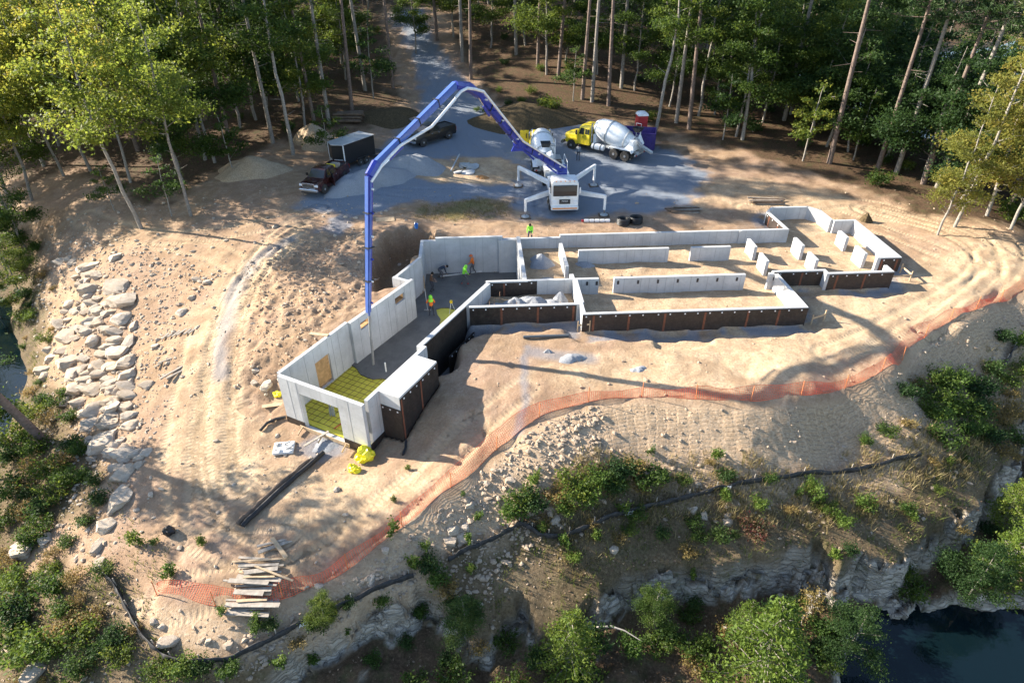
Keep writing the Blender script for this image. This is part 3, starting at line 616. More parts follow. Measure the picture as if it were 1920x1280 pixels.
# free-standing walls and piers
def free_wall(name, label, a, b, group=None, plates=()):
    c = EW((a[0]+b[0])/2, (a[1]+b[1])/2); t = thing(name, label, 'concrete wall', (0, 0, 0), 0, group)
    w_ = wall(EW, a, b, ZB, parent=t, th=.26, name='wall_body')
    for u in plates:
        mb = MB(); q = EW(a[0]+u, a[1]-.012); mb.box((q[0], q[1], .86), (.15, .03, .3), AE); mb.build('anchor_plate', M_plate, t, smooth=0, bevel=.01)
    return t
free_wall('interior_wall', 'long low concrete wall with seven black anchor plates inside foundation', (3.0, 4.72), (12.62, 4.72), plates=(.3, 1.75, 3.2, 4.65, 6.1, 7.55, 9.0))
free_wall('interior_wall', 'plain low concrete wall behind the wall with black anchor plates', (1.1, 9.3), (8.2, 9.3))
free_wall('interior_wall', 'short low concrete wall between longer plain wall and the thin piers', (9.95, 9.3), (13.1, 9.3))
free_wall('interior_wall', 'free-standing cross wall beside the gravel-filled room, ends short of back wall', (0, 6.75), (0, 10.75))
for x, y0, y1, lab in ((15.15, 9.15, 10.7, 'short concrete pier wall between the end of short low wall and the rear wall'), (15.15, 6.75, 8.15, 'short concrete pier wall just behind the corner of the sunlit side wall'), (18.95, 9.15, 10.7, 'short concrete pier wall by the inner corner of the rear wall'), (18.95, 6.7, 8.1, 'short concrete pier wall right behind the step in the black front wall'), (23.15, 10.4, 11.8, 'short concrete pier wall near the notched rear corner of the right end'), (23.15, 7.5, 9.0, 'short concrete pier wall beside the end of the right return wall')):
    free_wall('concrete_pier', lab, (x, y0), (x, y1), 'short concrete pier walls in the right half')
tstub = wall(EW, (14.35, 4.72), (15.0, 4.72), ZB, seams=())
mb = MB(); q = EW(14.75, 4.70); mb.box((q[0], q[1], .8), (.14, .03, .28), AE); mb.build('anchor_plate', M_plate, tstub, smooth=0)
for u in (1.05, 1.75):
    mb = MB(); q = EW(u, 4.70); mb.box((q[0], q[1], .86), (.15, .03, .3), AE); mb.build('anchor_plate', M_plate, found, smooth=0)
# ------------------------------------------------------------------ slab: wet concrete over a yellow vapour barrier with rebar
def wet_mat():
    m, t, b = nmat('wet_concrete')
    n1 = noise_node(t, .9, 6, .65, 'Object', .6); n2 = noise_node(t, 9, 5, .7)
    c = ramp(t, n1.outputs[0], [(.3, (.085, .082, .078)), (.55, (.13, .125, .115)), (.75, (.175, .165, .15))]).outputs[0]
    c = mixc(t, ramp(t, n2.outputs[0], [(.5, 0.), (.75, .4)]).outputs[0], c, (.07, .068, .066))
    t.links.new(c, b.inputs['Base Color']); b.inputs['Roughness'].default_value = .55
    bp = N(t, 'ShaderNodeBump'); bp.inputs['Strength'].default_value = .5; bp.inputs['Distance'].default_value = .05; t.links.new(n2.outputs[0], bp.inputs['Height']); t.links.new(bp.outputs[0], b.inputs['Normal']); return m
def yellow_mat():
    m, t, b = nmat('yellow_vapour_barrier')
    n1 = noise_node(t, 1.5, 5, .6); c = ramp(t, n1.outputs[0], [(.3, (.50, .43, .035)), (.7, (.68, .60, .06))]).outputs[0]
    t.links.new(c, b.inputs['Base Color']); b.inputs['Roughness'].default_value = .4
    bp = N(t, 'ShaderNodeBump'); bp.inputs['Strength'].default_value = .5; bp.inputs['Distance'].default_value = .05; t.links.new(noise_node(t, 3, 4).outputs[0], bp.inputs['Height']); t.links.new(bp.outputs[0], b.inputs['Normal']); return m
SP = [np.array(q) for q in (FW(.02, -6.1), FW(.02, -.1), FW(1.3, -.1), FW(6.0, -.2), FW(6.2, -.4), EW(-6.0, 4.9), EW(-3.4, 4.9), EW(-3.4, 12.3), EW(-11.15, 12.3), EW(-11.15, 9.3), FW(15.9, -7.1), FW(12.7, -7.1), FW(12.7, -5.9), FW(6.2, -6.1))]
def flat_poly(name, pts, z, th, mat):
    mb = MB(); mb.prism([(q[0], q[1]) for q in pts], z-th, z, 'Z'); return mb.build(name, mat, smooth=0)
vb = flat_poly('vapor_barrier', SP, SLAB_Z-.05, .08, yellow_mat())
tag(vb, 'yellow plastic vapour barrier sheet on the floor of the deep wing', 'plastic sheet')
edge_px = [(646,668),(657,683),(668,690),(676,702),(690,708),(700,711),(715,709),(728,712)]
ed = [P(u, v, SLAB_Z)[:2] for u, v in edge_px]
ws = [q for q in SP if toF(*q)[0] > 5.5]
i0 = FW(toF(*ed[0])[0], -6.1); i1 = FW(toF(*ed[-1])[0], -.3)
hole = [P(u, v, SLAB_Z)[:2] for u, v in ((862,583),(852,580),(840,577),(828,577),(818,580),(820,590),(826,598),(824,608),(822,616))]
i2 = FW(toF(*hole[-1])[0]-.3, -.5); i3 = FW(toF(*hole[0])[0]+.35, -.5)
ringp = [i0]+ed+[i1, FW(6.0, -.3), FW(6.2, -.45), i2]+hole[::-1]+[i3]+[EW(-6.0, 4.9), EW(-3.4, 4.9), EW(-3.4, 12.3), EW(-11.15, 12.3), EW(-11.15, 9.3), FW(15.9, -7.1), FW(12.7, -7.1), FW(12.7, -5.9), FW(6.2, -6.1)]
sm_ring = []
for i, q in enumerate(ringp): sm_ring.append(np.array(q))
slab = flat_poly('wet_slab', sm_ring, SLAB_Z+.03, .07, wet_mat()); tag(slab, 'freshly poured dark wet concrete floor slab in the deep wing', 'concrete slab')
rb = thing('rebar_grid', 'thin dark rebar grid laid over the yellow plastic sheet', 'rebar', (0, 0, 0))
for k in range(19):
    mb = MB(); s = .35+k*.42; 
    if s > 6.4: break
    t1 = -.35; a, b = FW(s, -6.05), FW(s, t1); mb.tube([(a[0], a[1], SLAB_Z-.01), (b[0], b[1], SLAB_Z-.01)], .012, 5); mb.build('bar', M_steel, rb, smooth=0)
for k in range(14):
    mb = MB(); t_ = -5.85+k*.42; a, b = FW(.3, t_), FW(6.3, t_); mb.tube([(a[0], a[1], SLAB_Z+.004), (b[0], b[1], SLAB_Z+.004)], .012, 5); mb.build('bar', M_steel, rb, smooth=0)
M_redpipe = simple('red_pipe', (.36, .06, .03), .45)
mb = MB(); a, b, c = FW(.25, -2.9), FW(4.3, -2.35), FW(1.0, -5.3)
mb.tube([(a[0], a[1], SLAB_Z+.06), (b[0], b[1], SLAB_Z+.06)], .035, 8); tag(mb.build('red_water_pipe', M_redpipe), 'red plastic pipe run laid lengthwise over the yellow sheet', 'pipe')
mb = MB(); a, b = FW(1.9, -5.4), FW(2.1, -1.0); mb.tube([(a[0], a[1], SLAB_Z+.09), (b[0], b[1], SLAB_Z+.09)], .03, 8); tag(mb.build('red_water_pipe', M_redpipe), 'red plastic pipe crossing the yellow sheet behind the front opening', 'pipe')
M_gpipe = simple('grey_conduit', (.26, .29, .31), .5)
ck = thing('conduit_cluster', 'grey conduit stubs standing in a bundle on yellow sheet behind front opening', 'conduit', tuple(FW(1.15, -3.75))+(SLAB_Z,))
for i in range(5):
    mb = MB(); x = (i % 3)*.13-.13; y = (i//3)*.14; mb.tube([(x, y, 0), (x, y, .55+.12*i), (x+.04, y+.03, .65+.12*i)], .035, 7); mb.build('conduit', M_gpipe, ck)
mb = MB(); q = P(724, 697, SLAB_Z); mb.tube([(0, 0, 0), (0, 0, .75)], .05, 8); o = mb.build('pipe_stub', simple('white_pvc', (.8, .8, .78), .4), loc=(q[0], q[1], SLAB_Z)); tag(o, 'white plastic pipe stub standing in wet concrete by the hose', 'pipe')
# door sill boards at the front opening
sb_ = thing('form_board', 'wooden form boards braced across the front opening', 'form boards', (0, 0, 0))
mb = MB(); a, b = FW(-.38, -4.9), FW(-.38, -1.3); mb.beam((a[0], a[1], -2.08), (b[0], b[1], -2.08), .05, .24); mb.build('board', M_wood, sb_, smooth=0)
for t_ in (-4.7, -3.2, -1.5):
    mb = MB(); a, b = FW(-.4, t_), FW(-.95, t_+.1); mb.beam((a[0], a[1], -2.02), (b[0], b[1], -2.15), .05, .1); mb.build('brace', M_wood, sb_, smooth=0)
mb = MB(); a, b = FW(-.1, -3.0), FW(-1.55, -3.6); mb.beam((a[0], a[1], -1.9), (b[0], b[1], -2.1), .14, .05); mb.build('board', M_greywood, sb_, smooth=0)
# rebar stubs between the two black walls
for k in range(11):
    if k < 8: q = EW(-5.7+k*.75, 1.75)
    else: q = EW(-6.0+(k-8)*.35, 2.3+(k-8)*.6)
    mb = MB(); mb.tube([(0, 0, -.4), (.04*random.uniform(-1, 1), .03, .75+.5*random.random())], .014, 5)
    o = mb.build('rebar_stub', simple('rebar_tan', (.36, .22, .14), .7) if k == 0 else bpy.data.materials['rebar_tan'], smooth=0, loc=(q[0], q[1], 0)); tag(o, 'thin upright rebar stub along the gravel-filled room between black walls', 'rebar stub', 'rebar stubs between the black walls')
# ------------------------------------------------------------------ vehicles
def paint(name, c, rough=.35, coat=.3, dirt=(.33, .28, .22), da=.3): return simple(name, c, rough, 0, .06, 2.0, dirt=dirt, dirt_amt=da, coat=coat)
M_white = paint('white_paint', (.78, .79, .80)); M_blue = paint('boom_blue', (.018, .035, .30), .35, .3, (.10, .12, .30), .25)
M_lblue = paint('boom_light_blue', (.075, .14, .42), .35, .3, (.16, .22, .42), .3); M_yel = paint('mixer_yellow', (.72, .56, .025))
M_drum = paint('drum_white', (.74, .77, .80), .4, .2, (.5, .5, .48), .5); M_mgrey = simple('grey_metal', (.42, .44, .45), .5, .3, .2, 4, dirt=(.3, .26, .2))
M_dark = simple('dark_metal', (.035, .036, .038), .6, .2, .3); M_rub = simple('tyre_rubber', (.03, .029, .028), .85, var=.3, dirt=(.16, .13, .10), dirt_amt=.6, bump=.3)
M_rim = simple('wheel_rim', (.42, .42, .42), .4, .6, .2, dirt=(.25, .2, .16)); M_chrome = simple('chrome', (.75, .76, .78), .15, .9, .1)
M_red = paint('dark_red_paint', (.035, .006, .008), .25, .6, (.25, .18, .13), .25); M_black = paint('black_paint', (.010, .011, .013), .38, .12, (.03, .029, .027), .2)
M_lamp = simple('lamp_lens', (.75, .77, .8), .15); M_tail = simple('tail_lens', (.4, .02, .01), .25); M_orange = simple('orange_lens', (.8, .25, .02), .3)
def glass_mat():
    m, t, b = nmat('window_glass'); b.inputs['Base Color'].default_value = (.02, .025, .03, 1); b.inputs['Roughness'].default_value = .05; b.inputs['Specular IOR Level'].default_value = .6; return m
M_glass = glass_mat()
def bx(name, par, c, d, mat, bevel=.02, rz=0, top=(1, 1), off=(0, 0), smooth=40):
    mb = MB(); mb.box(c, d, rz, top, off); return mb.build(name, mat, par, bevel, smooth)
def wheel(par, x, y, r, w, dual=False, hub=None):
    s = 1 if x > 0 else -1
    mb = MB(); ww = w*(2.05 if dual else 1); cx = x-s*ww/2
    mb.lathe([(r*.62, -ww/2), (r*.9, -ww/2), (r, -ww/2+.05), (r, ww/2-.05), (r*.9, ww/2), (r*.62, ww/2)], (cx, y, r), 24, 'X'); ty = mb.build('tyre', M_rub, par)
    mb = MB(); mb.lathe([(r*.62, -ww/2+.01), (r*.62, ww/2-.02), (r*.5, ww/2-.06), (r*.3, ww/2-.04), (r*.22, ww/2+.03), (.02, ww/2+.03)], (cx, y, r), 20, 'X')
    if s < 0: mb.v = [(2*cx-q[0], q[1], q[2]) for q in mb.v]
    mb.build('rim', hub or M_rim, ty); return ty
def text_part(name, txt, par, loc, rot, size, mat, ext=.008):
    cu = bpy.data.curves.new(name, 'FONT'); cu.body = txt; cu.size = size; cu.extrude = ext; cu.align_x = 'CENTER'; cu.align_y = 'CENTER'
    o = bpy.data.objects.new(name, cu); col.objects.link(o); dg = bpy.context.evaluated_depsgraph_get(); me = bpy.data.meshes.new_from_object(o.evaluated_get(dg))
    bpy.data.objects.remove(o); me.materials.clear(); me.materials.append(mat); o = bpy.data.objects.new(name, me); col.objects.link(o); o.parent = par
    o.location = loc; o.rotation_euler = rot; return o
# ---- concrete pump
pw = P(1058, 404, .2); rzp = math.pi+.06
pump = thing('concrete_pump_truck', 'white concrete pump truck on four outriggers with tall folding blue boom', 'pump truck', (pw[0], pw[1], gz(pw[0], pw[1]+2)), rzp)
bpy.context.view_layer.update(); Wp = pump.matrix_world.inverted()
def PL(w): return Wp @ Vector(tuple(w))
mb = MB(); mb.box((0, -1.05, 1.85), (2.45, 1.9, 2.3), 0, (.97, .93), (0, -.04)); cabp = mb.build('cab', M_white, pump, .07)
bx('roof_fairing', cabp, (0, -1.05, 3.06), (2.2, 1.6, .14), M_white, .05)
bx('windshield', cabp, (0, -.085, 2.28), (2.1, .05, .98), M_glass, .03)
for x in (-.62, .62): bx('wiper', cabp, (x, -.045, 1.86), (.7, .03, .03), M_dark, 0)
bx('grille', cabp, (0, -.075, 1.28), (.98, .06, .42), M_dark, .02)
text_part('grille_letters', 'MACK', cabp, (0, -.035, 1.34), (math.pi/2, 0, math.pi), .2, M_white)
mb = MB(); mb.prism([(-.5, 1.66), (0, 1.82), (.5, 1.66), (.5, 1.56), (0, 1.70), (-.5, 1.56)], -.08, -.035, 'Y'); mb.build('chevron_trim', M_white, cabp)
bx('bumper', pump, (0, -.05, .72), (2.45, .3, .34), M_white, .04); bx('bumper_strip', pump, (0, .11, .72), (2.2, .02, .1), M_orange, 0)
for x in (-.95, .95): bx('headlight', pump, (x, -.06, 1.22), (.42, .07, .3), M_lamp, .03)
for x in (-1.36, 1.36):
    mi = bx('mirror', pump, (x, -.35, 2.2), (.12, .16, .6), M_white, .03); bx('mirror_arm', mi, (x*.93, -.4, 2.55), (.25, .04, .04), M_dark, 0)
for x in (-1.24, 1.24):
    bx('side_window', pump, (x, -.95, 2.3), (.03, 1.0, .8), M_glass, .02)
for x in (-.55, .55): bx('chassis_rail', pump, (x, -6.0, .95), (.18, 10.2, .32), M_dark, .01)
bx('deck', pump, (0, -3.6, 1.35), (2.3, 2.6, .5), M_white, .04); bx('deck', pump, (0, -8.2, 1.5), (2.2, 3.4, .6), M_white, .04)
mb = MB(); mb.prism([(-9.9, .9), (-9.7, 1.9), (-11.3, 1.9), (-11.1, .9)], -.9, .9, 'X'); mb.build('hopper', M_mgrey, pump, .03)
bx('water_tank', pump, (-.85, -6.3, 1.55), (.6, 1.6, .7), M_white, .1); bx('tool_box', pump, (.9, -6.1, 1.5), (.5, 1.4, .6), M_mgrey, .03)
for y in (-1.45, -2.75, -7.6, -8.95, -10.1):
    for x in (-1.24, 1.24): wheel(pump, x, y, .53, .3, y < -7)
mb = MB(); mb.lathe([(.62, 1.5), (.62, 1.95), (.5, 2.1), (.5, 2.5)], (0, -2.75, 0), 20); mb.build('slewing_ring', M_white, pump)
for k, (x, y, z, dx, dy, dz, mt) in enumerate(((.75, -3.3, 1.75, .5, .7, .35, M_mgrey), (-.8, -3.2, 1.72, .45, .6, .3, M_dark), (.85, -4.5, 1.75, .4, .9, .35, M_white), (-.85, -4.7, 1.72, .4, .7, .3, M_mgrey), (.3, -8.0, 2.0, .6, 1.2, .4, M_mgrey), (-.5, -8.8, 1.95, .5, .8, .35, M_dark))):
    bx('equipment_box', pump, (x, y, z), (dx, dy, dz), mt, .03)
for x in (-1.1, 1.1):
    mb = MB(); mb.tube([(x, -7.0, 1.8), (x, -7.0, 2.5), (x, -9.6, 2.5), (x, -9.6, 1.8)], .025, 6); mb.build('hand_rail', M_white, pump)
    bx('cab_step', pump, (x*1.08, -1.0, .75), (.2, .5, .06), M_dark, 0)
for x in (-.8, -.4, 0, .4, .8): bx('marker_lamp', cabp, (x, -.22, 3.1), (.1, .06, .05), M_orange, 0)
# turret: blue, leaning in the direction of the boom
TUR = Vector((0, -2.75, 2.4)); tip_w = P(702, 690, -2); A_w = np.array(pump.matrix_world @ Vector((0, -2.75, 3.3)))
nrm = np.cross(tip_w-A_w, [0, 0, 1]); nrm /= np.linalg.norm(nrm)
def on(u, v): d = ray(u, v); C = np.array([0, 0, CAM_H]); return C+d*(np.dot(A_w-C, nrm)/np.dot(d, nrm))
J0 = Vector(A_w); J1 = Vector(on(972, 268)); AP1 = Vector(on(897, 176)); AP2 = Vector(on(852, 160)); EL = Vector(on(706, 306)); EL2 = Vector(on(692, 330)); TP = Vector(on(691, 585)); HE = Vector(on(700, 683)); 
NV = Vector(nrm)                                # sideways to the boom
if NV.y > 0: NV = -NV                           # towards the camera
mb = MB(); mb.prism([(-2.2, 2.3), (-3.4, 2.3), (-3.3, 3.2), (-2.95, 3.7), (-2.55, 3.7), (-2.25, 3.1)], -.42, .42, 'X'); mb.build('turret', M_blue, pump, .05)
def LB(*ws): return [PL(q) for q in ws]
def section(name, a, b, w, h, w2, h2, mat, trim=None):
    mb = MB(); d = (b-a).normalized(); up = d.cross(NV); up = up if up.z > 0 else -up
    a_, b_ = PL(a), PL(b); upl = Wp.to_3x3() @ up; mb.beam(a_, b_, w, h, upl, w2, h2); o = mb.build(name, mat, pump, .03)
    if trim:
        mb = MB(); k = .52; mb.beam(PL(a+up*h*k), PL(b+up*h2*k), w*.8, .05, upl, w2*.8, .05); mb.build('top_flange', trim, o, 0)
    return o, up
s1, u1 = section('boom_section', J0, J1, .42, .62, .36, .52, M_blue, M_blue)
s2, u2 = section('boom_section', J1+NV*.0, AP1, .36, .5, .32, .42, M_blue, M_blue)
s3, u3 = section('boom_section', AP2+NV*.05, EL, .34, .44, .30, .38, M_lblue, M_lblue)
s4, u4 = section('boom_section', EL2, TP, .32, .40, .26, .28, M_blue, M_lblue)
mb = MB(); mb.tube(LB(AP1-NV*.1, Vector(on(880, 164)), AP2+NV*.05), [.3, .34, .28], 8); mb.build('apex_knuckle', M_blue, pump)
mb = MB(); mb.tube(LB(EL, EL2), [.3, .26], 8); mb.build('elbow_knuckle', M_blue, pump)
mb = MB(); mb.lathe([(.4, -.25), (.4, .25)], (0, 0, 0), 14, 'X'); o = mb.build('pivot', M_blue, pump); o.location = PL(J1); o.rotation_euler = (0, 0, math.atan2(NV.y, NV.x)-rzp)
# delivery pipe
def pipe(pts, r=.085, mat=None, name='delivery_pipe', n=8):
    mb = MB(); mb.tube(LB(*pts), r, n); return mb.build(name, mat or M_white, pump)
off1 = NV*.34
p1_ = pipe([J0+off1+u1*.2, J1+off1+u2*.2, AP1+off1+u2*.2])
arc = [AP1+off1+u2*.2]+[Vector(on(u, v))+off1*1.0+Vector((0, 0, .05)) for u, v in ((884, 168), (868, 166), (856, 172), (846, 184))]
pipe(arc, .1, M_white)
pipe([Vector(on(846, 184))+off1, Vector(on(800, 232))+off1-u3*.15, Vector(on(742, 268))+off1-u3*.1], .085, M_white)
pipe([Vector(on(742, 268))+off1-u3*.1, Vector(on(724, 290))+off1, EL+off1-u3*.1, EL2+NV*.3+Vector((-.15, 0, -.3))], .085, M_white)
pipe([EL2+NV*.28+Vector((-.16, 0, -.3)), TP+NV*.24+Vector((-.12, 0, .1)), TP+Vector((0, 0, -.25))], .07, M_lblue)
hose = pipe([TP+Vector((0, 0, -.2)), Vector(on(694, 620)), Vector(on(698, 655)), HE], [.07, .08, .085, .09], simple('hose_grey', (.22, .22, .22), .7, dirt=(.4, .38, .35)), 'end_hose', 10)
for a, b, uu, n_k in ((J0, J1, u1, 4), (J1, AP1, u2, 5), (EL2, TP, u4, 6)):
    for k in range(n_k):
        q = a+(b-a)*((k+.5)/n_k); mb = MB(); mb.beam(PL(q+off1*1.05), PL(q-NV*.1), .07, .1); mb.build('pipe_bracket', M_blue if k % 2 else M_white, pump, 0, 0)
for a_, b_, uu in ((J0, J1, u1), (J1, AP1, u2), (AP2, EL, u3), (EL2, TP, u4)):
    pipe([a_+uu*.1-NV*.2, a_.lerp(b_, .3)+uu*.02-NV*.25, a_.lerp(b_, .65)+uu*.12-NV*.22, b_-NV*.2], .03, M_dark, 'hydraulic_hose', 6)
    for k in range(3):
        q = a_.lerp(b_, .25+.25*k); mb = MB(); mb.beam(PL(q-uu*.26), PL(q+uu*.30), .46, .06, Wp.to_3x3() @ (b_-a_).normalized()); mb.build('boom_clamp', M_dark, pump, 0, 0)
# hydraulic rams and links
def ram(a, b, r=.07):
    mb = MB(); m_ = a+(b-a)*.55; mb.tube(LB(a, m_), r*1.3, 8); o = mb.build('hydraulic_ram', M_blue, pump); mb = MB(); mb.tube(LB(m_, b), r*.7, 8); mb.build('ram_rod', M_chrome, o)
ram(J0+(J1-J0)*.12-u1*.55, J0+(J1-J0)*.55-u1*.28); ram(J1+(J0-J1)*.35-u1*.5, J1+(AP1-J1)*.12-u2*.3); ram(AP1+(J1-AP1)*.3-u2*.45, AP1+(J1-AP1)*.02-u2*.2); ram(EL+(AP2-EL)*.28-u3*.5, EL+Vector((0, 0, -.3))-u3*.15)
mb = MB(); mb.prism([(-.5, -.3), (.5, -.35), (.15, .35), (-.2, .35)], -.12, .12, 'Y'); o = mb.build('link_plate', M_blue, pump, .02); o.location = PL(J1-u1*.3)
# outriggers
for (root_l, tipw, zt, lab) in ((Vector((.85, -2.4, 1.35)), P(985, 408, .2), 1.55, 0), (Vector((-.85, -2.4, 1.35)), P(1132, 405, .2), 1.75, 0), (Vector((.7, -3.8, 1.5)), P(972, 348, .3), 1.9, 1), (Vector((-.7, -3.8, 1.5)), P(1113, 348, .3), 2.0, 1)):
    g = gz(tipw[0], tipw[1]); tl = PL((tipw[0], tipw[1], g)); zl = tl.z
    top = Vector((tl.x, tl.y, zl+zt)); mid = root_l+(top-root_l)*.5
    mb = MB(); mb.beam(root_l, top, .3, .46, (0, 0, 1), .24, .34); oa = mb.build('outrigger_arm', M_white, pump, .03)
    mb = MB(); mb.tube([top+Vector((0, 0, .12)), Vector((tl.x, tl.y, zl+.55))], .12, 10); leg = mb.build('outrigger_leg', M_white, oa)
    mb = MB(); mb.tube([Vector((tl.x, tl.y, zl+.6)), Vector((tl.x, tl.y, zl+.12))], .07, 8); mb.build('jack_rod', M_chrome, leg)
    mb = MB(); mb.lathe([(.1, .2), (.3, .12), (.36, .1), (.36, .03)], (tl.x, tl.y, zl), 14); mb.build('foot_plate', M_mgrey, leg)
    bx('foot_board', leg, (tl.x, tl.y, zl+.0), (.9, .9, .1), M_darkwood, .01)
# ---- mixer trucks
def mixer(label, loc, rz, open_door=False):
    r = thing('mixer_truck', label, 'mixer truck', loc, rz, 'yellow and white mixer trucks')
    mb = MB(); mb.loft([[(-.78, 0, .75), (.78, 0, .75), (.74, 0, 1.45), (.55, -.03, 1.6), (-.55, -.03, 1.6), (-.74, 0, 1.45)], [(-.95, -.6, .7), (.95, -.6, .7), (.92, -.6, 1.6), (.7, -.6, 1.78), (-.7, -.6, 1.78), (-.92, -.6, 1.6)], [(-1.0, -1.75, .7), (1.0, -1.75, .7), (1.0, -1.75, 1.7), (.8, -1.75, 1.92), (-.8, -1.75, 1.92), (-1.0, -1.75, 1.7)]])
    hood = mb.build('hood', M_yel, r, .03); bx('grille', hood, (0, .02, 1.15), (1.0, .05, .7), M_chrome, .02)
    for s in (-1, 1):
        mb = MB(); mb.prism([(-.45, .75), (-.55, 1.12), (-.85, 1.3), (-1.4, 1.3), (-1.72, 1.1), (-1.8, .75), (-1.7, .75), (-1.5, 1.08), (-1.2, 1.16), (-.85, 1.12), (-.6, .75)], s*.82, s*1.22, 'X'); mb.build('fender', M_yel, r, .02)
        bx('headlight', r, (s*.86, -.12, 1.1), (.28, .14, .26), M_lamp, .03)
    bx('bumper', r, (0, .12, .68), (2.4, .2, .34), M_chrome, .03)
    mb = MB(); mb.loft([[(-1.12, -1.7, .8), (1.12, -1.7, .8), (1.12, -3.35, .8), (-1.12, -3.35, .8)], [(-1.12, -1.7, 1.85), (1.12, -1.7, 1.85), (1.12, -3.35, 1.85), (-1.12, -3.35, 1.85)], [(-.98, -2.05, 2.7), (.98, -2.05, 2.7), (.98, -3.3, 2.7), (-.98, -3.3, 2.7)], [(-.85, -2.2, 2.85), (.85, -2.2, 2.85), (.85, -3.2, 2.85), (-.85, -3.2, 2.85)]])
    cab = mb.build('cab', M_yel, r, .04)
    mb = MB(); mb.add([(-.95, -1.74, 1.9), (.95, -1.74, 1.9), (.86, -2.03, 2.62), (-.86, -2.03, 2.62), (-.95, -1.70, 1.88), (.95, -1.70, 1.88), (.86, -1.99, 2.62), (-.86, -1.99, 2.62)], [(0, 1, 2, 3), (4, 5, 6, 7), (0, 1, 5, 4), (1, 2, 6, 5), (2, 3, 7, 6), (3, 0, 4, 7)]); mb.build('windshield', M_glass, cab, 0, 0)
    for s in (-1, 1):
        mb = MB(); q = [(s*1.13, -1.98, 1.9), (s*1.13, -2.6, 1.9), (s*1.03, -2.6, 2.55), (s*1.03, -2.2, 2.55)]; q2 = [(x+s*.012, y, z) for x, y, z in q]; mb.loft([q, q2]); mb.build('side_window', M_glass, cab, 0, 0)
        for y0 in (-2.75, -3.05):
            mb = MB(); q = [(s*1.13, y0, 1.98), (s*1.13, y0-.22, 1.98), (s*1.045, y0-.22, 2.5), (s*1.045, y0, 2.5)]; q2 = [(x+s*.012, y, z) for x, y, z in q]; mb.loft([q, q2]); mb.build('side_window', M_glass, cab, 0, 0)
        dr = bx('door_seam', cab, (s*1.125, -2.28, 1.4), (.02, .75, 1.0), M_yel, .02); bx('door_handle', dr, (s*1.145, -2.55, 1.65), (.03, .16, .05), M_dark, 0)
        mi = bx('mirror', r, (s*1.42, -1.85, 2.1), (.1, .2, .5), M_dark, .02); bx('mirror_arm', mi, (s*1.25, -1.85, 2.32), (.32, .03, .03), M_dark, 0)
        mb = MB(); mb.tube([(s*.95, -3.5, 1.2), (s*.95, -3.5, 3.1), (s*.95, -3.6, 3.25)], .075, 8); mb.build('exhaust_stack', M_chrome, r)
    if open_door:
        dd = bx('open_door', r, (-1.62, -1.85, 1.75), (.95, .07, 1.9), M_yel, .03); bx('door_window', dd, (-1.62, -1.80, 2.25), (.75, .03, .7), M_glass, 0)
    for x in (-.45, .45): bx('chassis_rail', r, (x, -5.3, .92), (.15, 7.6, .28), M_mgrey, .01)
    for s in (-1, 1):
        mb = MB(); mb.lathe([(.05, -.75), (.3, -.7), (.33, 0), (.3, .7), (.05, .75)], (s*.95, -4.4, .85), 14, 'Y'); tk = mb.build('side_tank', M_drum, r)
        for y in (-4.0, -4.8):
            mb = MB(); mb.lathe([(.345, -.04), (.345, .04)], (s*.95, y, .85), 14, 'Y'); mb.build('tank_strap', M_dark, tk)
        mb = MB(); mb.prism([(-5.75, 1.0), (-5.85, 1.25), (-8.4, 1.25), (-8.6, .95), (-8.5, .95), (-8.35, 1.17), (-5.9, 1.17), (-5.82, 1.0)], s*.72, s*1.24, 'X'); mb.build('rear_fender', M_drum, r, .01)
    for y, dual in ((-1.12, False), (-6.45, True), (-7.8, True)):
        for x in (-1.24, 1.24): wheel(r, x, y, .53, .28, dual)
    # drum on its tilted axis
    mb = MB(); prof = [(.25, -2.35), (.62, -2.3), (.95, -1.8), (1.17, -.9), (1.22, -.1), (1.14, .8), (.92, 1.6), (.68, 2.1), (.66, 2.35), (.55, 2.38), (.5, 2.0)]
    mb.M = Matrix.Translation((0, -5.75, 2.25)) @ Matrix.Rotation(R(13), 4, 'X') @ Matrix.Rotation(math.pi, 4, 'Z'); mb.lathe(prof, (0, 0, 0), 36, 'Y'); dm = mb.build('drum', M_drum, r, 0, 30)
    M0 = mb.M
    for h_, rr in ((1.62, .95), (-.5, 1.235)):
        mb = MB(); mb.M = M0; mb.lathe([(rr-.03, h_-.06), (rr+.02, h_-.06), (rr+.02, h_+.06), (rr-.03, h_+.06)], (0, 0, 0), 36, 'Y', False); mb.build('drum_ring', M_mgrey, dm)
    mb = MB(); mb.M = M0; mb.lathe([(.6, 2.36), (.02, 2.36), (.02, 2.39), (.56, 2.39)], (0, 0, 0), 24, 'Y'); mb.build('drum_mouth_shade', M_dark, dm)  # dark disc paints the shaded hollow of the drum
    bx('drum_pedestal', r, (0, -3.75, 1.5), (1.5, .35, 1.1), M_drum, .03)
    mb = MB(); mb.prism([(-7.3, 1.05), (-8.6, 1.05), (-8.5, 2.1), (-8.1, 2.2), (-7.9, 1.7)], -.85, .85, 'X'); mb.build('rear_pedestal', M_drum, r, .03)
    mb = MB(); mb.loft([[(-.35, -8.3, 2.95), (.35, -8.3, 2.95), (.35, -8.7, 2.95), (-.35, -8.7, 2.95)], [(-.5, -8.0, 3.4), (.5, -8.0, 3.4), (.48, -8.95, 3.4), (-.48, -8.95, 3.4)]], False); mb.build('charge_hopper', M_dark, r, 0, 0)
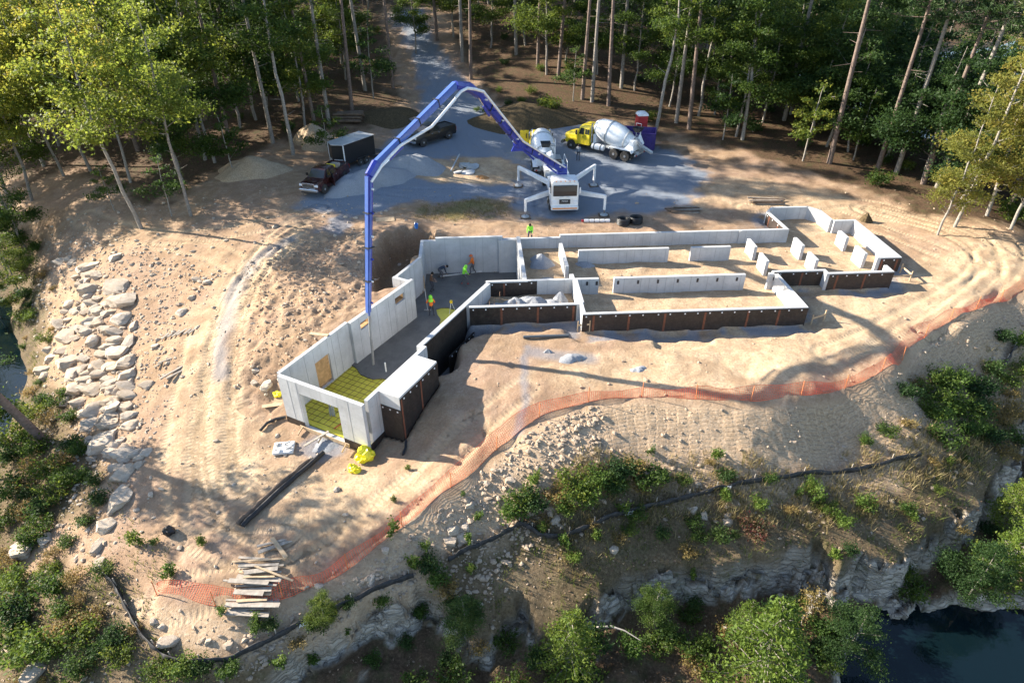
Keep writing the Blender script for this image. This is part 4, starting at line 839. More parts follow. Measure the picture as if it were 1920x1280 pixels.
    for s in (-1, 1):
        mb = MB(); mb.loft([[(s*.12, -8.5, 2.35), (s*.62, -8.4, 2.6), (s*.66, -8.5, 2.55), (s*.14, -8.6, 2.3)], [(s*.05, -9.1, 1.75), (s*.3, -9.1, 1.85), (s*.32, -9.16, 1.8), (s*.06, -9.16, 1.7)]]); mb.build('collector', M_drum, r)
    mb = MB(); mb.loft([[(-.32, -8.7, 1.75), (-.2, -8.7, 1.55), (.2, -8.7, 1.55), (.32, -8.7, 1.75), (.28, -8.7, 1.75), (.17, -8.7, 1.6), (-.17, -8.7, 1.6), (-.28, -8.7, 1.75)], [(-.3, -10.3, 1.15), (-.19, -10.3, .95), (.19, -10.3, .95), (.3, -10.3, 1.15), (.26, -10.3, 1.15), (.16, -10.3, 1.0), (-.16, -10.3, 1.0), (-.26, -10.3, 1.15)]]); mb.build('chute', M_mgrey, r)
    lad = bx('ladder_rail', r, (1.0, -8.3, 2.0), (.05, .06, 2.3), M_drum, 0); bx('ladder_rail', r, (1.0, -7.8, 2.0), (.05, .06, 2.3), M_drum, 0)
    for k in range(7): bx('rung', lad, (1.0, -8.05, 1.0+k*.32), (.04, .48, .04), M_drum, 0)
    mb = MB(); mb.tube([(1.0, -8.3, 3.1), (1.0, -8.3, 3.5), (1.0, -7.7, 3.5), (1.0, -7.7, 3.1)], .025, 6); mb.build('hand_rail', M_drum, r)
    bx('platform', r, (.75, -8.1, 3.0), (.55, .8, .05), M_mgrey, 0)
    bx('rear_bumper', r, (0, -8.9, .75), (2.2, .15, .2), M_mgrey, .02)
    for s in (-1, 1):
        bx('mud_flap', r, (s*.95, -8.55, .6), (.6, .03, .6), M_dark, 0); bx('tail_light', r, (s*.9, -8.99, .75), (.18, .03, .12), M_tail, 0)
    return r
w1 = P(1031, 338, .5); q1 = P(1030, 330, .6)
def ground_at(x, y): return gz(x, y)
rear1 = np.array([3.35, 63.4]); h1 = R(3)
f1 = rear1+np.array([-math.sin(h1), math.cos(h1)])*9.2
mixer('yellow mixer truck with open door backed up to the pump hopper', (f1[0], f1[1], gz(f1[0], f1[1]-4)), h1, True)
fm = P(1066, 272, .9); rm = P(1178, 300, .7); hd = math.atan2(-(fm-rm)[0], (fm-rm)[1])
mixer('yellow mixer truck parked side-on beside the purple dumpster', (fm[0], fm[1]+.6, gz((fm+rm)[0]/2, (fm+rm)[1]/2)), hd)
# ---- pickups
def pickup(label, mat, loc, rz, door_open=False, bed_load=False):
    r = thing('pickup_truck', label, 'pickup truck', loc, rz)
    L, W = 5.9, 2.0
    def sec(y, w, z0, z1, sh=.08): return [(-w/2, y, z0), (w/2, y, z0), (w/2+.0, y, (z0+z1)/2+.1), (w/2-sh, y, z1), (-w/2+sh, y, z1), (-w/2, y, (z0+z1)/2+.1)]
    mb = MB(); mb.loft([sec(0, 1.72, .5, 1.12, .1), sec(-.18, 1.92, .45, 1.2), sec(-1.4, 2.0, .42, 1.28), sec(-3.6, 2.0, .42, 1.3), sec(-3.65, 2.0, .42, 1.34, .05), sec(-5.75, 2.0, .45, 1.34, .05), sec(-5.85, 1.94, .5, 1.3, .05)]); body = mb.build('body', mat, r, .025)
    mb = MB(); mb.loft([[(-.9, -1.35, 1.24), (.9, -1.35, 1.24), (.93, -3.72, 1.28), (-.93, -3.72, 1.28)], [(-.74, -2.05, 1.88), (.74, -2.05, 1.88), (.76, -3.4, 1.9), (-.76, -3.4, 1.9)], [(-.66, -2.2, 1.95), (.66, -2.2, 1.95), (.68, -3.3, 1.96), (-.68, -3.3, 1.96)]]); cab = mb.build('cab', mat, r, .03)
    def pane(name, q, n, par):
        mb = MB(); mb.loft([q, [(x+n[0]*.02, y+n[1]*.02, z+n[2]*.02) for x, y, z in q]]); mb.build(name, M_glass, par, 0, 0)
    pane('windshield', [(-.82, -1.42, 1.3), (.82, -1.42, 1.3), (.7, -2.0, 1.84), (-.7, -2.0, 1.84)], (0, .6, .8), cab)
    pane('rear_window', [(-.78, -3.7, 1.36), (.78, -3.7, 1.36), (.68, -3.44, 1.84), (-.68, -3.44, 1.84)], (0, -.9, .4), cab)
    for s in (-1, 1):
        for y0, y1, ya, yb in ((-1.72, -2.48, -2.1, -2.48), (-2.58, -3.4, -2.58, -3.25)):
            pane('side_window', [(s*.905, y0, 1.32), (s*.915, y1, 1.33), (s*.785, yb, 1.83), (s*.775, ya, 1.83)], (s, 0, .2), cab)
        mi = bx('mirror', r, (s*1.12, -1.75, 1.42), (.22, .14, .26), M_black, .03)
        for y in (-2.35, -3.3): bx('door_handle', body, (s*1.0, y, 1.12), (.03, .2, .05), M_chrome, 0)
        bx('headlight', r, (s*.78, -.06, 1.02), (.34, .14, .22), M_lamp, .03); bx('tail_light', r, (s*.9, -5.86, 1.05), (.16, .04, .36), M_tail, .01)
        bx('running_board', r, (s*1.02, -2.6, .42), (.14, 2.1, .06), M_dark, .01)
        for y in (-1.05, -4.75):
            mb = MB(); mb.lathe([(.47, -.03), (.47, .03)], (s*.985, y, .44), 20, 'X'); mb.build('wheel_arch', M_dark, body)
            wheel(r, s*1.03, y, .42, .28)
    bx('grille', r, (0, .02, .98), (1.1, .06, .34), M_dark, .02); bx('grille_frame', r, (0, .0, 1.0), (1.28, .06, .46), M_chrome, .04)
    for k in range(3): bx('grille_bar', r, (0, .055, .88+k*.1), (1.06, .02, .022), M_chrome, 0)
    bx('front_bumper', r, (0, .08, .62), (1.94, .26, .26), M_chrome, .06); bx('lower_valance', r, (0, .05, .43), (1.6, .2, .14), M_dark, .03); bx('rear_bumper', r, (0, -5.95, .58), (1.9, .2, .2), M_chrome, .04)
    bx('bed_floor', r, (0, -4.75, 1.352), (1.66, 1.95, .012), M_dark, 0)
    for x, y, dx, dy in ((-.9, -4.75, .1, 2.1), (.9, -4.75, .1, 2.1), (0, -5.8, 1.9, .08)): bx('bed_rail', r, (x, y, 1.40), (dx, dy, .12), mat, .02)
    if bed_load:
        bx('bed_cargo', r, (-.3, -4.4, 1.55), (.8, .7, .35), M_greywood, .04); bx('yellow_case', r, (-.1, -3.95, 1.6), (.9, .3, .3), simple('yellow_plastic', (.75, .58, .03), .4), .04)
    if door_open:
        d = bx('open_door', r, (-1.38, -1.95, .95), (.07, 1.0, .72), mat, .03, R(48)); bx('door_window', d, (-1.36, -2.0, 1.5), (.03, .75, .4), M_glass, 0, R(48))
    bx('hood_line', r, (0, -.75, 1.262), (1.3, .95, .03), mat, .02)
    return r
a, b = P(577, 374, .9), P(612, 322, .9); ff = a[:2]; hdg = R(163)
pickup('dark red pickup with chrome grille and open door in front of the black trailer', M_red, (ff[0]+.2, ff[1]+.2, gz(ff[0], ff[1]+2.5)), hdg, True, True)
a = P(775, 281, 1.1); hdg2 = R(136)
pickup('shiny black pickup parked on the gravel behind the boom', M_black, (a[0]-.3, a[1]+.3, gz(a[0]+2, a[1]+2)), hdg2)
# ---- enclosed trailer
ta = P(636, 322, 1.0); hdt = R(146)
tr = thing('enclosed_trailer', 'black enclosed cargo trailer with pale roof and lowered rear ramp', 'trailer', (ta[0], ta[1], gz(ta[0], ta[1]+1)), hdt)
mb = MB(); mb.prism([(-1.05, 0), (-.0, .55), (1.05, 0), (1.05, -4.3), (-1.05, -4.3)], .55, 2.5, 'Z'); tb = mb.build('box_body', M_black, tr, .03)
mb = MB(); mb.prism([(-1.08, .02), (0, .58), (1.08, .02), (1.08, -4.33), (-1.08, -4.33)], 2.5, 2.56, 'Z'); mb.build('roof', simple('galvanised_roof', (.55, .57, .60), .35, .5, .15, 1.5), tb, .01)
bx('nose_guard', tb, (-.55, .3, .85), (.9, .05, .55), M_mgrey, 0, R(27)); bx('nose_guard', tb, (.55, .3, .85), (.9, .05, .55), M_mgrey, 0, R(-27))
for s in (-1, 1):
    bx('corner_trim', tb, (s*1.06, -.02, 1.5), (.05, .1, 1.95), M_white, 0); bx('fender', tr, (s*1.13, -2.4, .78), (.24, 1.6, .05), M_dark, .02)
    for y in (-2.0, -2.8): wheel(tr, s*1.2, y, .34, .2)
bx('ramp_door', tr, (0, -5.2, .28), (1.9, 1.9, .07), M_dark, .01)
mb = MB(); mb.tube([(0, .5, .5), (0, 1.5, .48)], .05, 6); mb.build('tongue', M_dark, tr)
for s in (-1, 1):
    mb = MB(); mb.beam((s*.55, .25, .5), (0, 1.3, .48), .08, .1); mb.build('tongue_bar', M_dark, tr, 0, 0)
# ---- portable toilet
tq = P(1200, 252, 1.3); tl_ = thing('portable_toilet', 'red portable toilet with white domed roof behind the dumpster', 'portable toilet', (tq[0], tq[1], gz(tq[0], tq[1])), R(8))
M_tred = simple('red_plastic', (.42, .03, .04), .45, var=.1)
bx('cabin', tl_, (0, 0, 1.15), (1.12, 1.15, 2.1), M_tred, .04); 
for x in (-.4, 0, .4): bx('rib', tl_, (x, -.585, 1.2), (.06, .03, 1.8), M_tred, 0)
bx('door', tl_, (0, -.59, 1.1), (.8, .02, 1.85), M_tred, .01); bx('base_skid', tl_, (0, 0, .06), (1.2, 1.25, .12), M_dark, .02)
mb = MB(); mb.loft([[(-.62, -.62, 2.18), (.62, -.62, 2.18), (.62, .62, 2.18), (-.62, .62, 2.18)], [(-.62, -.62, 2.3), (.62, -.62, 2.3), (.62, .62, 2.3), (-.62, .62, 2.3)], [(-.45, -.5, 2.52), (.45, -.5, 2.52), (.45, .5, 2.52), (-.45, .5, 2.52)], [(-.2, -.3, 2.6), (.2, -.3, 2.6), (.2, .3, 2.6), (-.2, .3, 2.6)]]); mb.build('roof', simple('white_plastic', (.8, .82, .85), .35), tl_, .05, 60)
# ---- dumpster
dq = P(1200, 281, 1.0); dm_ = thing('dumpster', 'open purple steel roll-off dumpster with vertical ribs beside mixer truck', 'dumpster', (dq[0], dq[1]+1.2, gz(dq[0], dq[1])), R(-12))
M_pur = simple('purple_paint', (.035, .02, .17), .5, var=.2, dirt=(.14, .11, .2), dirt_amt=.5)
LX, LY, HH = 3.4, 2.3, 1.75
bx('floor', dm_, (0, 0, .25), (LX, LY, .1), M_pur, 0)
for s in (-1, 1):
    wl_ = bx('side_wall', dm_, (0, s*LY/2, HH/2+.2), (LX, .06, HH), M_pur, .01)
    for k in range(7): bx('rib', wl_, (-LX/2+.15+k*(LX-.3)/6, s*(LY/2+.06), HH/2+.2), (.1, .08, HH-.05), M_pur, .01)
    bx('top_rail', wl_, (0, s*(LY/2+.03), HH+.22), (LX+.1, .16, .12), M_pur, .01)
    e = bx('end_wall', dm_, (s*LX/2, 0, HH/2+.2), (.06, LY-.06, HH), M_pur, .01)
    for k in range(3): bx('rib', e, (s*(LX/2+.05), -.8+k*.8, HH/2+.2), (.08, .1, HH-.05), M_pur, .01)
    bx('skid', dm_, (0, s*.6, .12), (LX, .12, .2), M_dark, 0)
bx('rubbish', dm_, (.2, 0, .9), (LX-.5, LY-.4, .9), simple('rubbish_grey', (.35, .36, .4), .8, var=.4, scale=3, bump=.5, bscale=4), .1, .06, (.8, .8))
# ------------------------------------------------------------------ people
M_skin = simple('skin', (.48, .30, .21), .6); M_lime = simple('lime_fabric', (.30, .85, .06), .8, var=.1, scale=8); M_oran = simple('orange_fabric', (.85, .20, .03), .8, var=.1, scale=8)
M_jean = simple('dark_trousers', (.05, .055, .07), .9, var=.3, scale=9); M_gtr = simple('grey_trousers', (.13, .13, .14), .9, var=.3, scale=9); M_boot = simple('boot', (.05, .04, .035), .8); M_rboot = simple('red_boot', (.40, .04, .04), .6)
M_brn = simple('brown_jacket', (.17, .09, .05), .9, var=.2, scale=8); M_navy = simple('navy_shirt', (.045, .06, .09), .9, var=.2); M_gsh = simple('grey_shirt', (.24, .26, .29), .9, var=.2); M_hair = simple('dark_hair', (.02, .016, .012), .9); M_hat = simple('orange_hat', (.75, .16, .04), .6)
def ik(a, c, l1, l2, bend):                    # middle joint between a and c, bent towards vector `bend`
    a, c, bend = Vector(a), Vector(c), Vector(bend); d = c-a; L = min(d.length, (l1+l2)*.995); dn = d.normalized()
    x = (l1*l1-l2*l2+L*L)/(2*L); h = math.sqrt(max(1e-5, l1*l1-x*x)); b = (bend-dn*bend.dot(dn)).normalized()
    return a+dn*x+b*h, a+dn*L
def person(label, loc, rz, top, legs, boots, hat=None, lean=0, hands=((-.26, .12, .85), (.26, .12, .85)), feet=((-.13, 0, 0), (.13, 0, 0)), drop=0, hood=None, gloves=None):
    r = thing('person', label, 'person', loc, rz)
    pel = Vector((0, 0, .93-drop)); rot = Matrix.Rotation(-R(lean), 3, 'X')
    def up(x, y, z): return pel+rot @ Vector((x, y, z-.93))
    J = {}; J['pel'] = (pel, .135); J['spine'] = (up(0, -.01, 1.12), .128); J['chest'] = (up(0, 0, 1.33), .15); J['neck'] = (up(0, .01, 1.48), .06); J['head'] = (up(0, .035, 1.585), .092); J['crown'] = (up(0, .03, 1.69), .078); J['nose'] = (up(0, .125, 1.585), .018)
    ed = [('pel', 'spine', 't'), ('spine', 'chest', 't'), ('chest', 'neck', 't'), ('neck', 'head', 'h'), ('head', 'crown', 'h'), ('head', 'nose', 'h')]
    hands_w = []
    for i, s in ((0, -1), (1, 1)):
        sh = up(s*.185, 0, 1.415); el, hw = ik(sh, hands[i], .29, .26, (s*.5, -.8, -.3)); k = str(i)
        J['sh'+k] = (sh, .072); J['el'+k] = (el, .05); J['wr'+k] = (hw, .034); dd = (hw-el).normalized(); J['hd'+k] = (hw+dd*.085, .036)
        ed += [('chest', 'sh'+k, 't'), ('sh'+k, 'el'+k, 'a'), ('el'+k, 'wr'+k, 'a'), ('wr'+k, 'hd'+k, 'm')]; hands_w.append((hw, dd, s))
        hp = pel+Vector((s*.095, 0, -.04)); f = Vector(feet[i])+Vector((0, 0, .09)); kn, an = ik(hp, f, .43, .42, (s*.1, 1, 0))
        J['hp'+k] = (hp, .098); J['kn'+k] = (kn, .062); J['an'+k] = (an, .045); J['to'+k] = (an+Vector((s*.02, .17, -.045)), .042)
        ed += [('pel', 'hp'+k, 'l'), ('hp'+k, 'kn'+k, 'l'), ('kn'+k, 'an'+k, 'l'), ('an'+k, 'to'+k, 'b')]
    names = list(J); me = bpy.data.meshes.new('body'); me.from_pydata([tuple(J[n][0]) for n in names], [(names.index(a), names.index(b)) for a, b, _ in ed], [])
    o = bpy.data.objects.new('body', me); col.objects.link(o); sk = o.modifiers.new('skin', 'SKIN'); sk.use_smooth_shade = True
    for i, n in enumerate(names): me.skin_vertices[0].data[i].radius = (J[n][1], J[n][1]*(.78 if n in ('spine', 'chest', 'pel') else 1)); 
    me.skin_vertices[0].data[0].use_root = True
    ss = o.modifiers.new('sub', 'SUBSURF'); ss.levels = 1; ss.render_levels = 1
    dg = bpy.context.evaluated_depsgraph_get(); m2 = bpy.data.meshes.new_from_object(o.evaluated_get(dg)); bpy.data.objects.remove(o)
    bm = bmesh.new(); bm.from_mesh(m2)
    # fingers and thumb, rooted in the palm
    for hw, dd, s in hands_w:
        sd = dd.cross(Vector((0, 1, 0.2))).normalized(); nn = sd.cross(dd).normalized()
        for k, (off, ln) in enumerate(((-.03, .065), (-.01, .078), (.01, .072), (.03, .055), (None, .055))):
            base = hw+dd*(.10 if off is not None else .045)+sd*(off if off is not None else -.035*s); q = [base, base+(dd*.6+nn*.25 if off is not None else dd*.5-sd*s*.6)*ln, base+(dd*.8+nn*.75 if off is not None else dd*1.0-sd*s*.6)*ln]
            t = MB(); t.tube(q, [.011, .0095, .007], 5); vs = [bm.verts.new(v) for v in t.v]
            for f in t.f:
                try: bm.faces.new([vs[i] for i in f])
                except ValueError: pass
    m3 = bpy.data.meshes.new('body'); bm.to_mesh(m3); bm.free()
    for m in (top, legs, boots, gloves or M_skin, M_skin): m3.materials.append(m)
    segs = [(np.array(J[a][0]), np.array(J[b][0]), c) for a, b, c in ed]; mi = []
    for p in m3.polygons:
        c = np.array(p.center); best = (9, 't')
        for a, b, t in segs:
            d = b-a; u = np.clip(np.dot(c-a, d)/np.dot(d, d), 0, 1); q = np.linalg.norm(c-a-d*u); best = min(best, (q, t))
        mi.append({'t': 0, 'a': 0, 'l': 1, 'b': 2, 'm': 3, 'h': 4}[best[1]])
    m3.polygons.foreach_set('material_index', mi); m3.polygons.foreach_set('use_smooth', [True]*len(mi))
    b = bpy.data.objects.new('body', m3); col.objects.link(b); b.parent = r
    hc = J['head'][0]; cr = J['crown'][0]; axis = (cr-hc).normalized(); q = axis.to_track_quat('Z', 'Y').to_matrix().to_4x4()
    mb = MB(); mb.M = Matrix.Translation(hc+axis*.03) @ q
    if hood: mb.lathe([(.135, -.16), (.14, -.05), (.135, .03), (.105, .1), (.05, .135), (.005, .14)], (0, -.025, 0), 12); mb.build('hood', hood, r)
    elif hat: mb.lathe([(.16, .03), (.165, .045), (.118, .06), (.11, .11), (.07, .15), (.005, .16)], (0, 0, 0), 14); mb.build('hard_hat', hat, r)
    else: mb.lathe([(.108, -.05), (.112, .03), (.09, .09), (.04, .125), (.005, .13)], (0, -.018, 0), 12); mb.build('hair', M_hair, r)
    return r
def slabp(u, v): q = P(u, v, SLAB_Z+.03); return (q[0], q[1], SLAB_Z+.03)
per1 = person('worker in orange vest and lime hood standing with back turned on wet slab', slabp(810, 593), R(8), M_oran, M_jean, M_boot, None, 6, ((-.22, .22, 1.2), (.2, .28, 1.05)), ((-.16, .02, 0), (.16, -.05, 0)), 0, M_lime)
mb = MB(); mb.lathe([(.17, 1.3), (.175, 1.42), (.1, 1.53)], (0, -.01, 0), 14, 'Z', False); mb.build('collar', M_lime, per1)
person('worker in lime hooded top and grey trousers with red boots, guiding the white screed', slabp(870, 533), R(-60), M_lime, M_gtr, M_rboot, None, 14, ((-.2, .4, .95), (.2, .36, .9)), ((-.14, -.22, 0), (.14, .2, 0)), .03, M_lime)
person('worker in orange top and red hat beside the tall rear concrete wall', slabp(888, 513), R(75), M_oran, M_gtr, M_boot, M_hat, 12, ((-.18, .36, .95), (.22, .3, .88)), ((-.13, .2, 0), (.14, -.16, 0)), .03)
person('worker in brown jacket and dark trousers standing on the wet slab by left wall', slabp(809, 546), R(-80), M_brn, M_jean, M_boot, None, 10, ((-.22, .3, .95), (.2, .32, .98)), ((-.14, .08, 0), (.14, -.1, 0)), .02)
person('worker in dark clothes bent over at the end of the white screed', slabp(824, 521), R(-75), M_navy, M_gtr, M_boot, M_hat if False else None, 72, ((-.18, .55, .42), (.18, .58, .38)), ((-.16, -.12, 0), (.16, .15, 0)), .12)
bw = EW(-2.35, 13.0); person('worker in lime shirt with dark hair standing behind the rear foundation wall', (bw[0], bw[1], gz(bw[0], bw[1])), R(170), M_lime, M_jean, M_boot, None, 18, ((-.2, .34, .85), (.2, .36, .8)), ((-.15, 0, 0), (.15, .05, 0)), .04)
dp = P(1084, 300, .6); person('driver in grey shirt and dark trousers standing beside parked mixer truck', (dp[0], dp[1], gz(dp[0], dp[1])), R(160), M_gsh, M_jean, M_boot, None, 2, ((-.27, .06, .85), (.27, .1, .9)), ((-.12, 0, 0), (.12, .04, 0)))
# tools they use
M_alu = simple('aluminium', (.75, .76, .77), .35, .5)
a, b = slabp(826, 519), slabp(906, 510); mb = MB(); mb.beam((a[0], a[1], a[2]+.06), (b[0], b[1], b[2]+.08), .05, .11); o = mb.build('screed_board', M_alu, smooth=0); tag(o, 'long white straightedge screed lying on wet concrete between two workers', 'screed')
a = slabp(802, 582); mb = MB(); mb.tube([(0, 0, .02), (-.12, .25, 1.75)], .022, 6); h = mb.build('handle', M_alu, None); t = thing('concrete_rake', 'pale long-handled concrete rake beside worker with lime hood', 'rake', a); h.parent = t
mb = MB(); mb.box((0, 0, .05), (.5, .03, .1)); mb.build('rake_head', M_mgrey, t, smooth=0)
a = slabp(797, 546); mb = MB(); mb.beam((0, 0, 0), (-.03, .05, 1.35), .09, .04); o = mb.build('wooden_stake', M_wood, smooth=0, loc=a); tag(o, 'upright pale wooden stake against the left wall beside worker in brown', 'stake')
a = slabp(847, 586); t = thing('laser_level', 'yellow laser level on a small tripod at edge of yellow sheet', 'laser level', a)
for k in range(3):
    an = 2*math.pi*k/3; mb = MB(); mb.tube([(.32*math.cos(an), .32*math.sin(an), 0), (.04*math.cos(an), .04*math.sin(an), .85)], .02, 6); mb.build('tripod_leg', M_alu, t)
mb = MB(); mb.box((0, 0, .95), (.2, .2, .22)); mb.build('instrument', simple('yellow_case_paint', (.8, .55, .03), .4), t, .03)
# ------------------------------------------------------------------ heaps
def heap(name, label, cat, c, rx, ry, h, mat, rz=0, seed=0, group=None, rough=.07, n=40, sink=.25):
    """a loose pile: its rim follows the ground and is buried a little"""
    rs = np.linspace(0, 1, 16); vs = []; c = np.array(c[:2], float)
    for i, r_ in enumerate(rs):
        for k in range(n):
            a = 2*math.pi*k/n; wob = 1+.22*math.sin(a*2+seed)+.12*math.sin(a*3+seed*2.3)+.06*math.sin(a*7+seed)
            vs.append((math.cos(a)*r_*rx*wob, math.sin(a)*r_*ry*wob, r_))
    v = np.array(vs); cr, sr = math.cos(rz), math.sin(rz); x = c[0]+v[:, 0]*cr-v[:, 1]*sr; y = c[1]+v[:, 0]*sr+v[:, 1]*cr
    g = terrain(x, y); rr = v[:, 2]; z = g+h*np.clip((1-np.sqrt(rr*rr*.95+.05))/(1-.2236), 0, 1)*(1+fbm(x*.5+seed, y*.5, 2)*.3)-sink*rr**3+fbm(x*2.5, y*2.5+seed, 3)*rough*(1-rr*.7)
    F = [(i*n+k, i*n+(k+1) % n, (i+1)*n+(k+1) % n, (i+1)*n+k) for i in range(15) for k in range(n)]
    o = raw_mesh(name, np.stack([x, y, z], 1), np.array(F), mat, smooth=True); return tag(o, label, cat, group)
def gravel_mat(name, lo, hi, sc=26):
    m, t, b = nmat(name); n = noise_node(t, sc, 4, .7); n2 = noise_node(t, 1.2, 4); mid = tuple((p+q)/2 for p, q in zip(lo, hi))
    c = ramp(t, n.outputs[0], [(.32, lo), (.5, mid), (.68, hi)]).outputs[0]; c = mixc(t, ramp(t, n2.outputs[0], [(.45, 0.), (.75, .4)]).outputs[0], c, tuple(q*.75 for q in mid))
    t.links.new(c, b.inputs['Base Color']); b.inputs['Roughness'].default_value = .95; b.inputs['Specular IOR Level'].default_value = .15
    bp = N(t, 'ShaderNodeBump'); bp.inputs['Strength'].default_value = .8; bp.inputs['Distance'].default_value = .08; t.links.new(n.outputs[0], bp.inputs['Height']); t.links.new(bp.outputs[0], b.inputs['Normal']); return m
M_gr = gravel_mat('grey_gravel', (.17, .18, .20), (.44, .45, .47)); M_soil = gravel_mat('tan_soil', (.27, .19, .12), (.50, .39, .27), 9); M_dsoil = gravel_mat('dark_soil', (.045, .034, .018), (.14, .10, .055), 6)
heap('gravel_pile', 'large grey gravel pile beside the black trailer', 'gravel pile', P(690, 345, .8), 4.6, 2.6, 1.5, M_gr, R(35), 1)
heap('gravel_pile', 'tall grey gravel pile between big gravel pile and black pickup', 'gravel pile', P(775, 318, .8), 3.2, 2.4, 1.7, M_gr, R(20), 2)
heap('dirt_mound', 'tan dirt mound behind the black trailer at the wood edge', 'dirt mound', P(592, 272, 1.7), 2.6, 2.2, 2.2, M_soil, 0, 3)
heap('dirt_mound', 'broad tan dirt mound with dark grassy crown left of the red pickup', 'dirt mound', P(470, 325, 1.0), 4.4, 2.4, 1.5, M_soil, R(15), 4)
heap('dirt_mound', 'low brushy dirt mound on the left of gravel road', 'dirt mound', P(730, 212, 2.8), 4.5, 3.5, .7, M_dsoil, 0, 5)
heap('dirt_bank', 'high dark earth bank with grass on the right of gravel road', 'dirt mound', P(985, 200, 3.2), 7.0, 5.0, 1.3, M_dsoil, R(-20), 6)
for (x, y, rx, h, lab) in ((-1.75, 9.6, 1.25, .75, 'tall grey gravel pile inside the walled room beside wet slab'), (-1.6, 6.2, 1.2, .4, 'low grey gravel pile near the middle cross walls of the foundation')):
    q = EW(x, y); heap('gravel_pile', lab, 'gravel pile', q, rx, rx*.8, h, M_gr, 0, x, sink=.1)
for k, (x, y, rx, h) in enumerate(((-5.4, 3.2, 1.0, .45), (-4.2, 3.3, 1.15, .75), (-2.9, 3.35, 1.2, .8), (-1.6, 3.2, 1.0, .5), (-.95, 3.9, .7, .7))):
    q = EW(x, y); heap('gravel_pile', 'grey gravel hump in the row between the two black-wrapped walls', 'gravel pile', q, rx, rx*.75, h, M_gr, 0, k+.5, 'gravel humps between the black walls', sink=.1)
for (u, v, rx, h, lab) in ((1072, 672, .9, .28, 'small grey gravel pile on open dirt beside the gravel streak'), (1028, 660, .3, .22, 'tiny grey gravel heap near the black pipe on dirt'), (1197, 692, .6, .12, 'flat grey gravel patch on open dirt, small and spread out'), (612, 832, 1.1, .12, 'thin grey gravel spread in front of the front opening'), (1097, 497, .8, .2, 'dark grey gravel heap beside the plain interior wall')):
    q = P(u, v, 0); q = G(u, v); heap('gravel_pile', lab, 'gravel pile', q, rx, rx*.7, h, M_gr, 0, u*.1, sink=.08)
q = G(1623, 415); heap('root_ball', 'dark clump of roots and soil behind the far right wall', 'soil clump', q, .55, .5, .7, M_dsoil, 0, 9, None, .25)
# ------------------------------------------------------------------ lumber, pipes and bits
def plank_pile(name, label, cat, px, boards, mat):
    q = G(*px); r = thing(name, label, cat, tuple(q))
    for (x, y, z, L, a, w, h, mt) in boards:
        gg = gz(q[0]+x, q[1]+y)-q[2]; mb = MB(); mb.box((0, 0, 0), (L, w, h)); o = mb.build('board', mt or mat, r, 0, 0); o.location = (x, y, gg+z+h/2); o.rotation_euler = (random.uniform(-.05, .05), random.uniform(-.03, .03), R(a))
    return r
bd = []
for k in range(26):
    lay = k//9; bd.append((random.uniform(-.25, .25), -1.35+(k % 9)*.3+random.uniform(-.08, .08), .02+lay*.1, random.uniform(1.3, 2.6), random.uniform(-9, 9), random.choice((.09, .14, .24)), .045, random.choice((M_wood, M_greywood, M_greywood, M_greywood))))
bd += [(.5, 1.75, .1, 1.6, 28, .2, .045, M_greywood), (.75, 1.6, .25, 1.5, -48, .2, .045, M_wood), (.3, 1.95, .05, 1.4, 18, .14, .045, M_greywood), (.9, .2, .35, 2.2, -22, .09, .045, M_wood)]
plank_pile('plank_pile', 'loose pile of pale scrap boards beside the orange netting', 'plank pile', (478, 1092), bd, M_wood)
plank_pile('plank_pile', 'row of short pale boards lying on the rocky slope above the paired long boards', 'plank pile', (340, 624), [(-1.2+k*.42, random.uniform(-.15, .15), .02, random.uniform(.8, 1.15), random.uniform(62, 80), .16, .06, M_greywood) for k in range(6)], M_greywood)
plank_pile('plank_pile', 'two long pale boards lying side by side on slope near truck path', 'plank pile', (326, 697), [(0, 0, .02, 1.9, 56, .14, .07, M_greywood), (.4, -.05, .02, 1.8, 54, .14, .07, M_greywood)], M_greywood)
plank_pile('plank_pile', 'two crossed short boards among rubble on the left slope', 'plank pile', (302, 682), [(0, 0, .02, 1.0, 66, .1, .06, M_greywood), (.25, .1, .05, .9, 38, .1, .06, M_greywood)], M_greywood)
for (u, v, lab) in ((1282, 395, 'flat dark stack of long timbers at the edge of the gravel yard'), (1440, 378, 'flat spread of long dark timbers on dirt behind the right end of foundation')):
    plank_pile('timber_stack', lab, 'timber stack', (u, v), [(random.uniform(-.3, .3), -.55+k % 7*.2, .02+(k//7)*.09, random.uniform(2.2, 3.4), random.uniform(-4, 6), .14, .08, M_darkwood if k % 3 else M_greywood) for k in range(12)], M_darkwood)
q = G(655, 226); lg = thing('log_pile', 'stack of dark cut logs at the wood edge behind the trailer', 'log pile', tuple(q))
for k in range(13):
    lay = 0 if k < 6 else (1 if k < 10 else 2); i = k-(0, 6, 10)[lay]; mb = MB(); L = random.uniform(2.6, 3.6); rr = random.uniform(.14, .22); mb.tube([(-L/2, 0, 0), (0, .03, .02), (L/2, 0, 0)], [rr*1.05, rr, rr*.9], 9); o = mb.build('log', M_darkwood, lg); o.location = (random.uniform(-.3, .3), -.9+i*.38+lay*.18, .18+lay*.32); o.rotation_euler = (0, 0, R(random.uniform(-8, 14)))
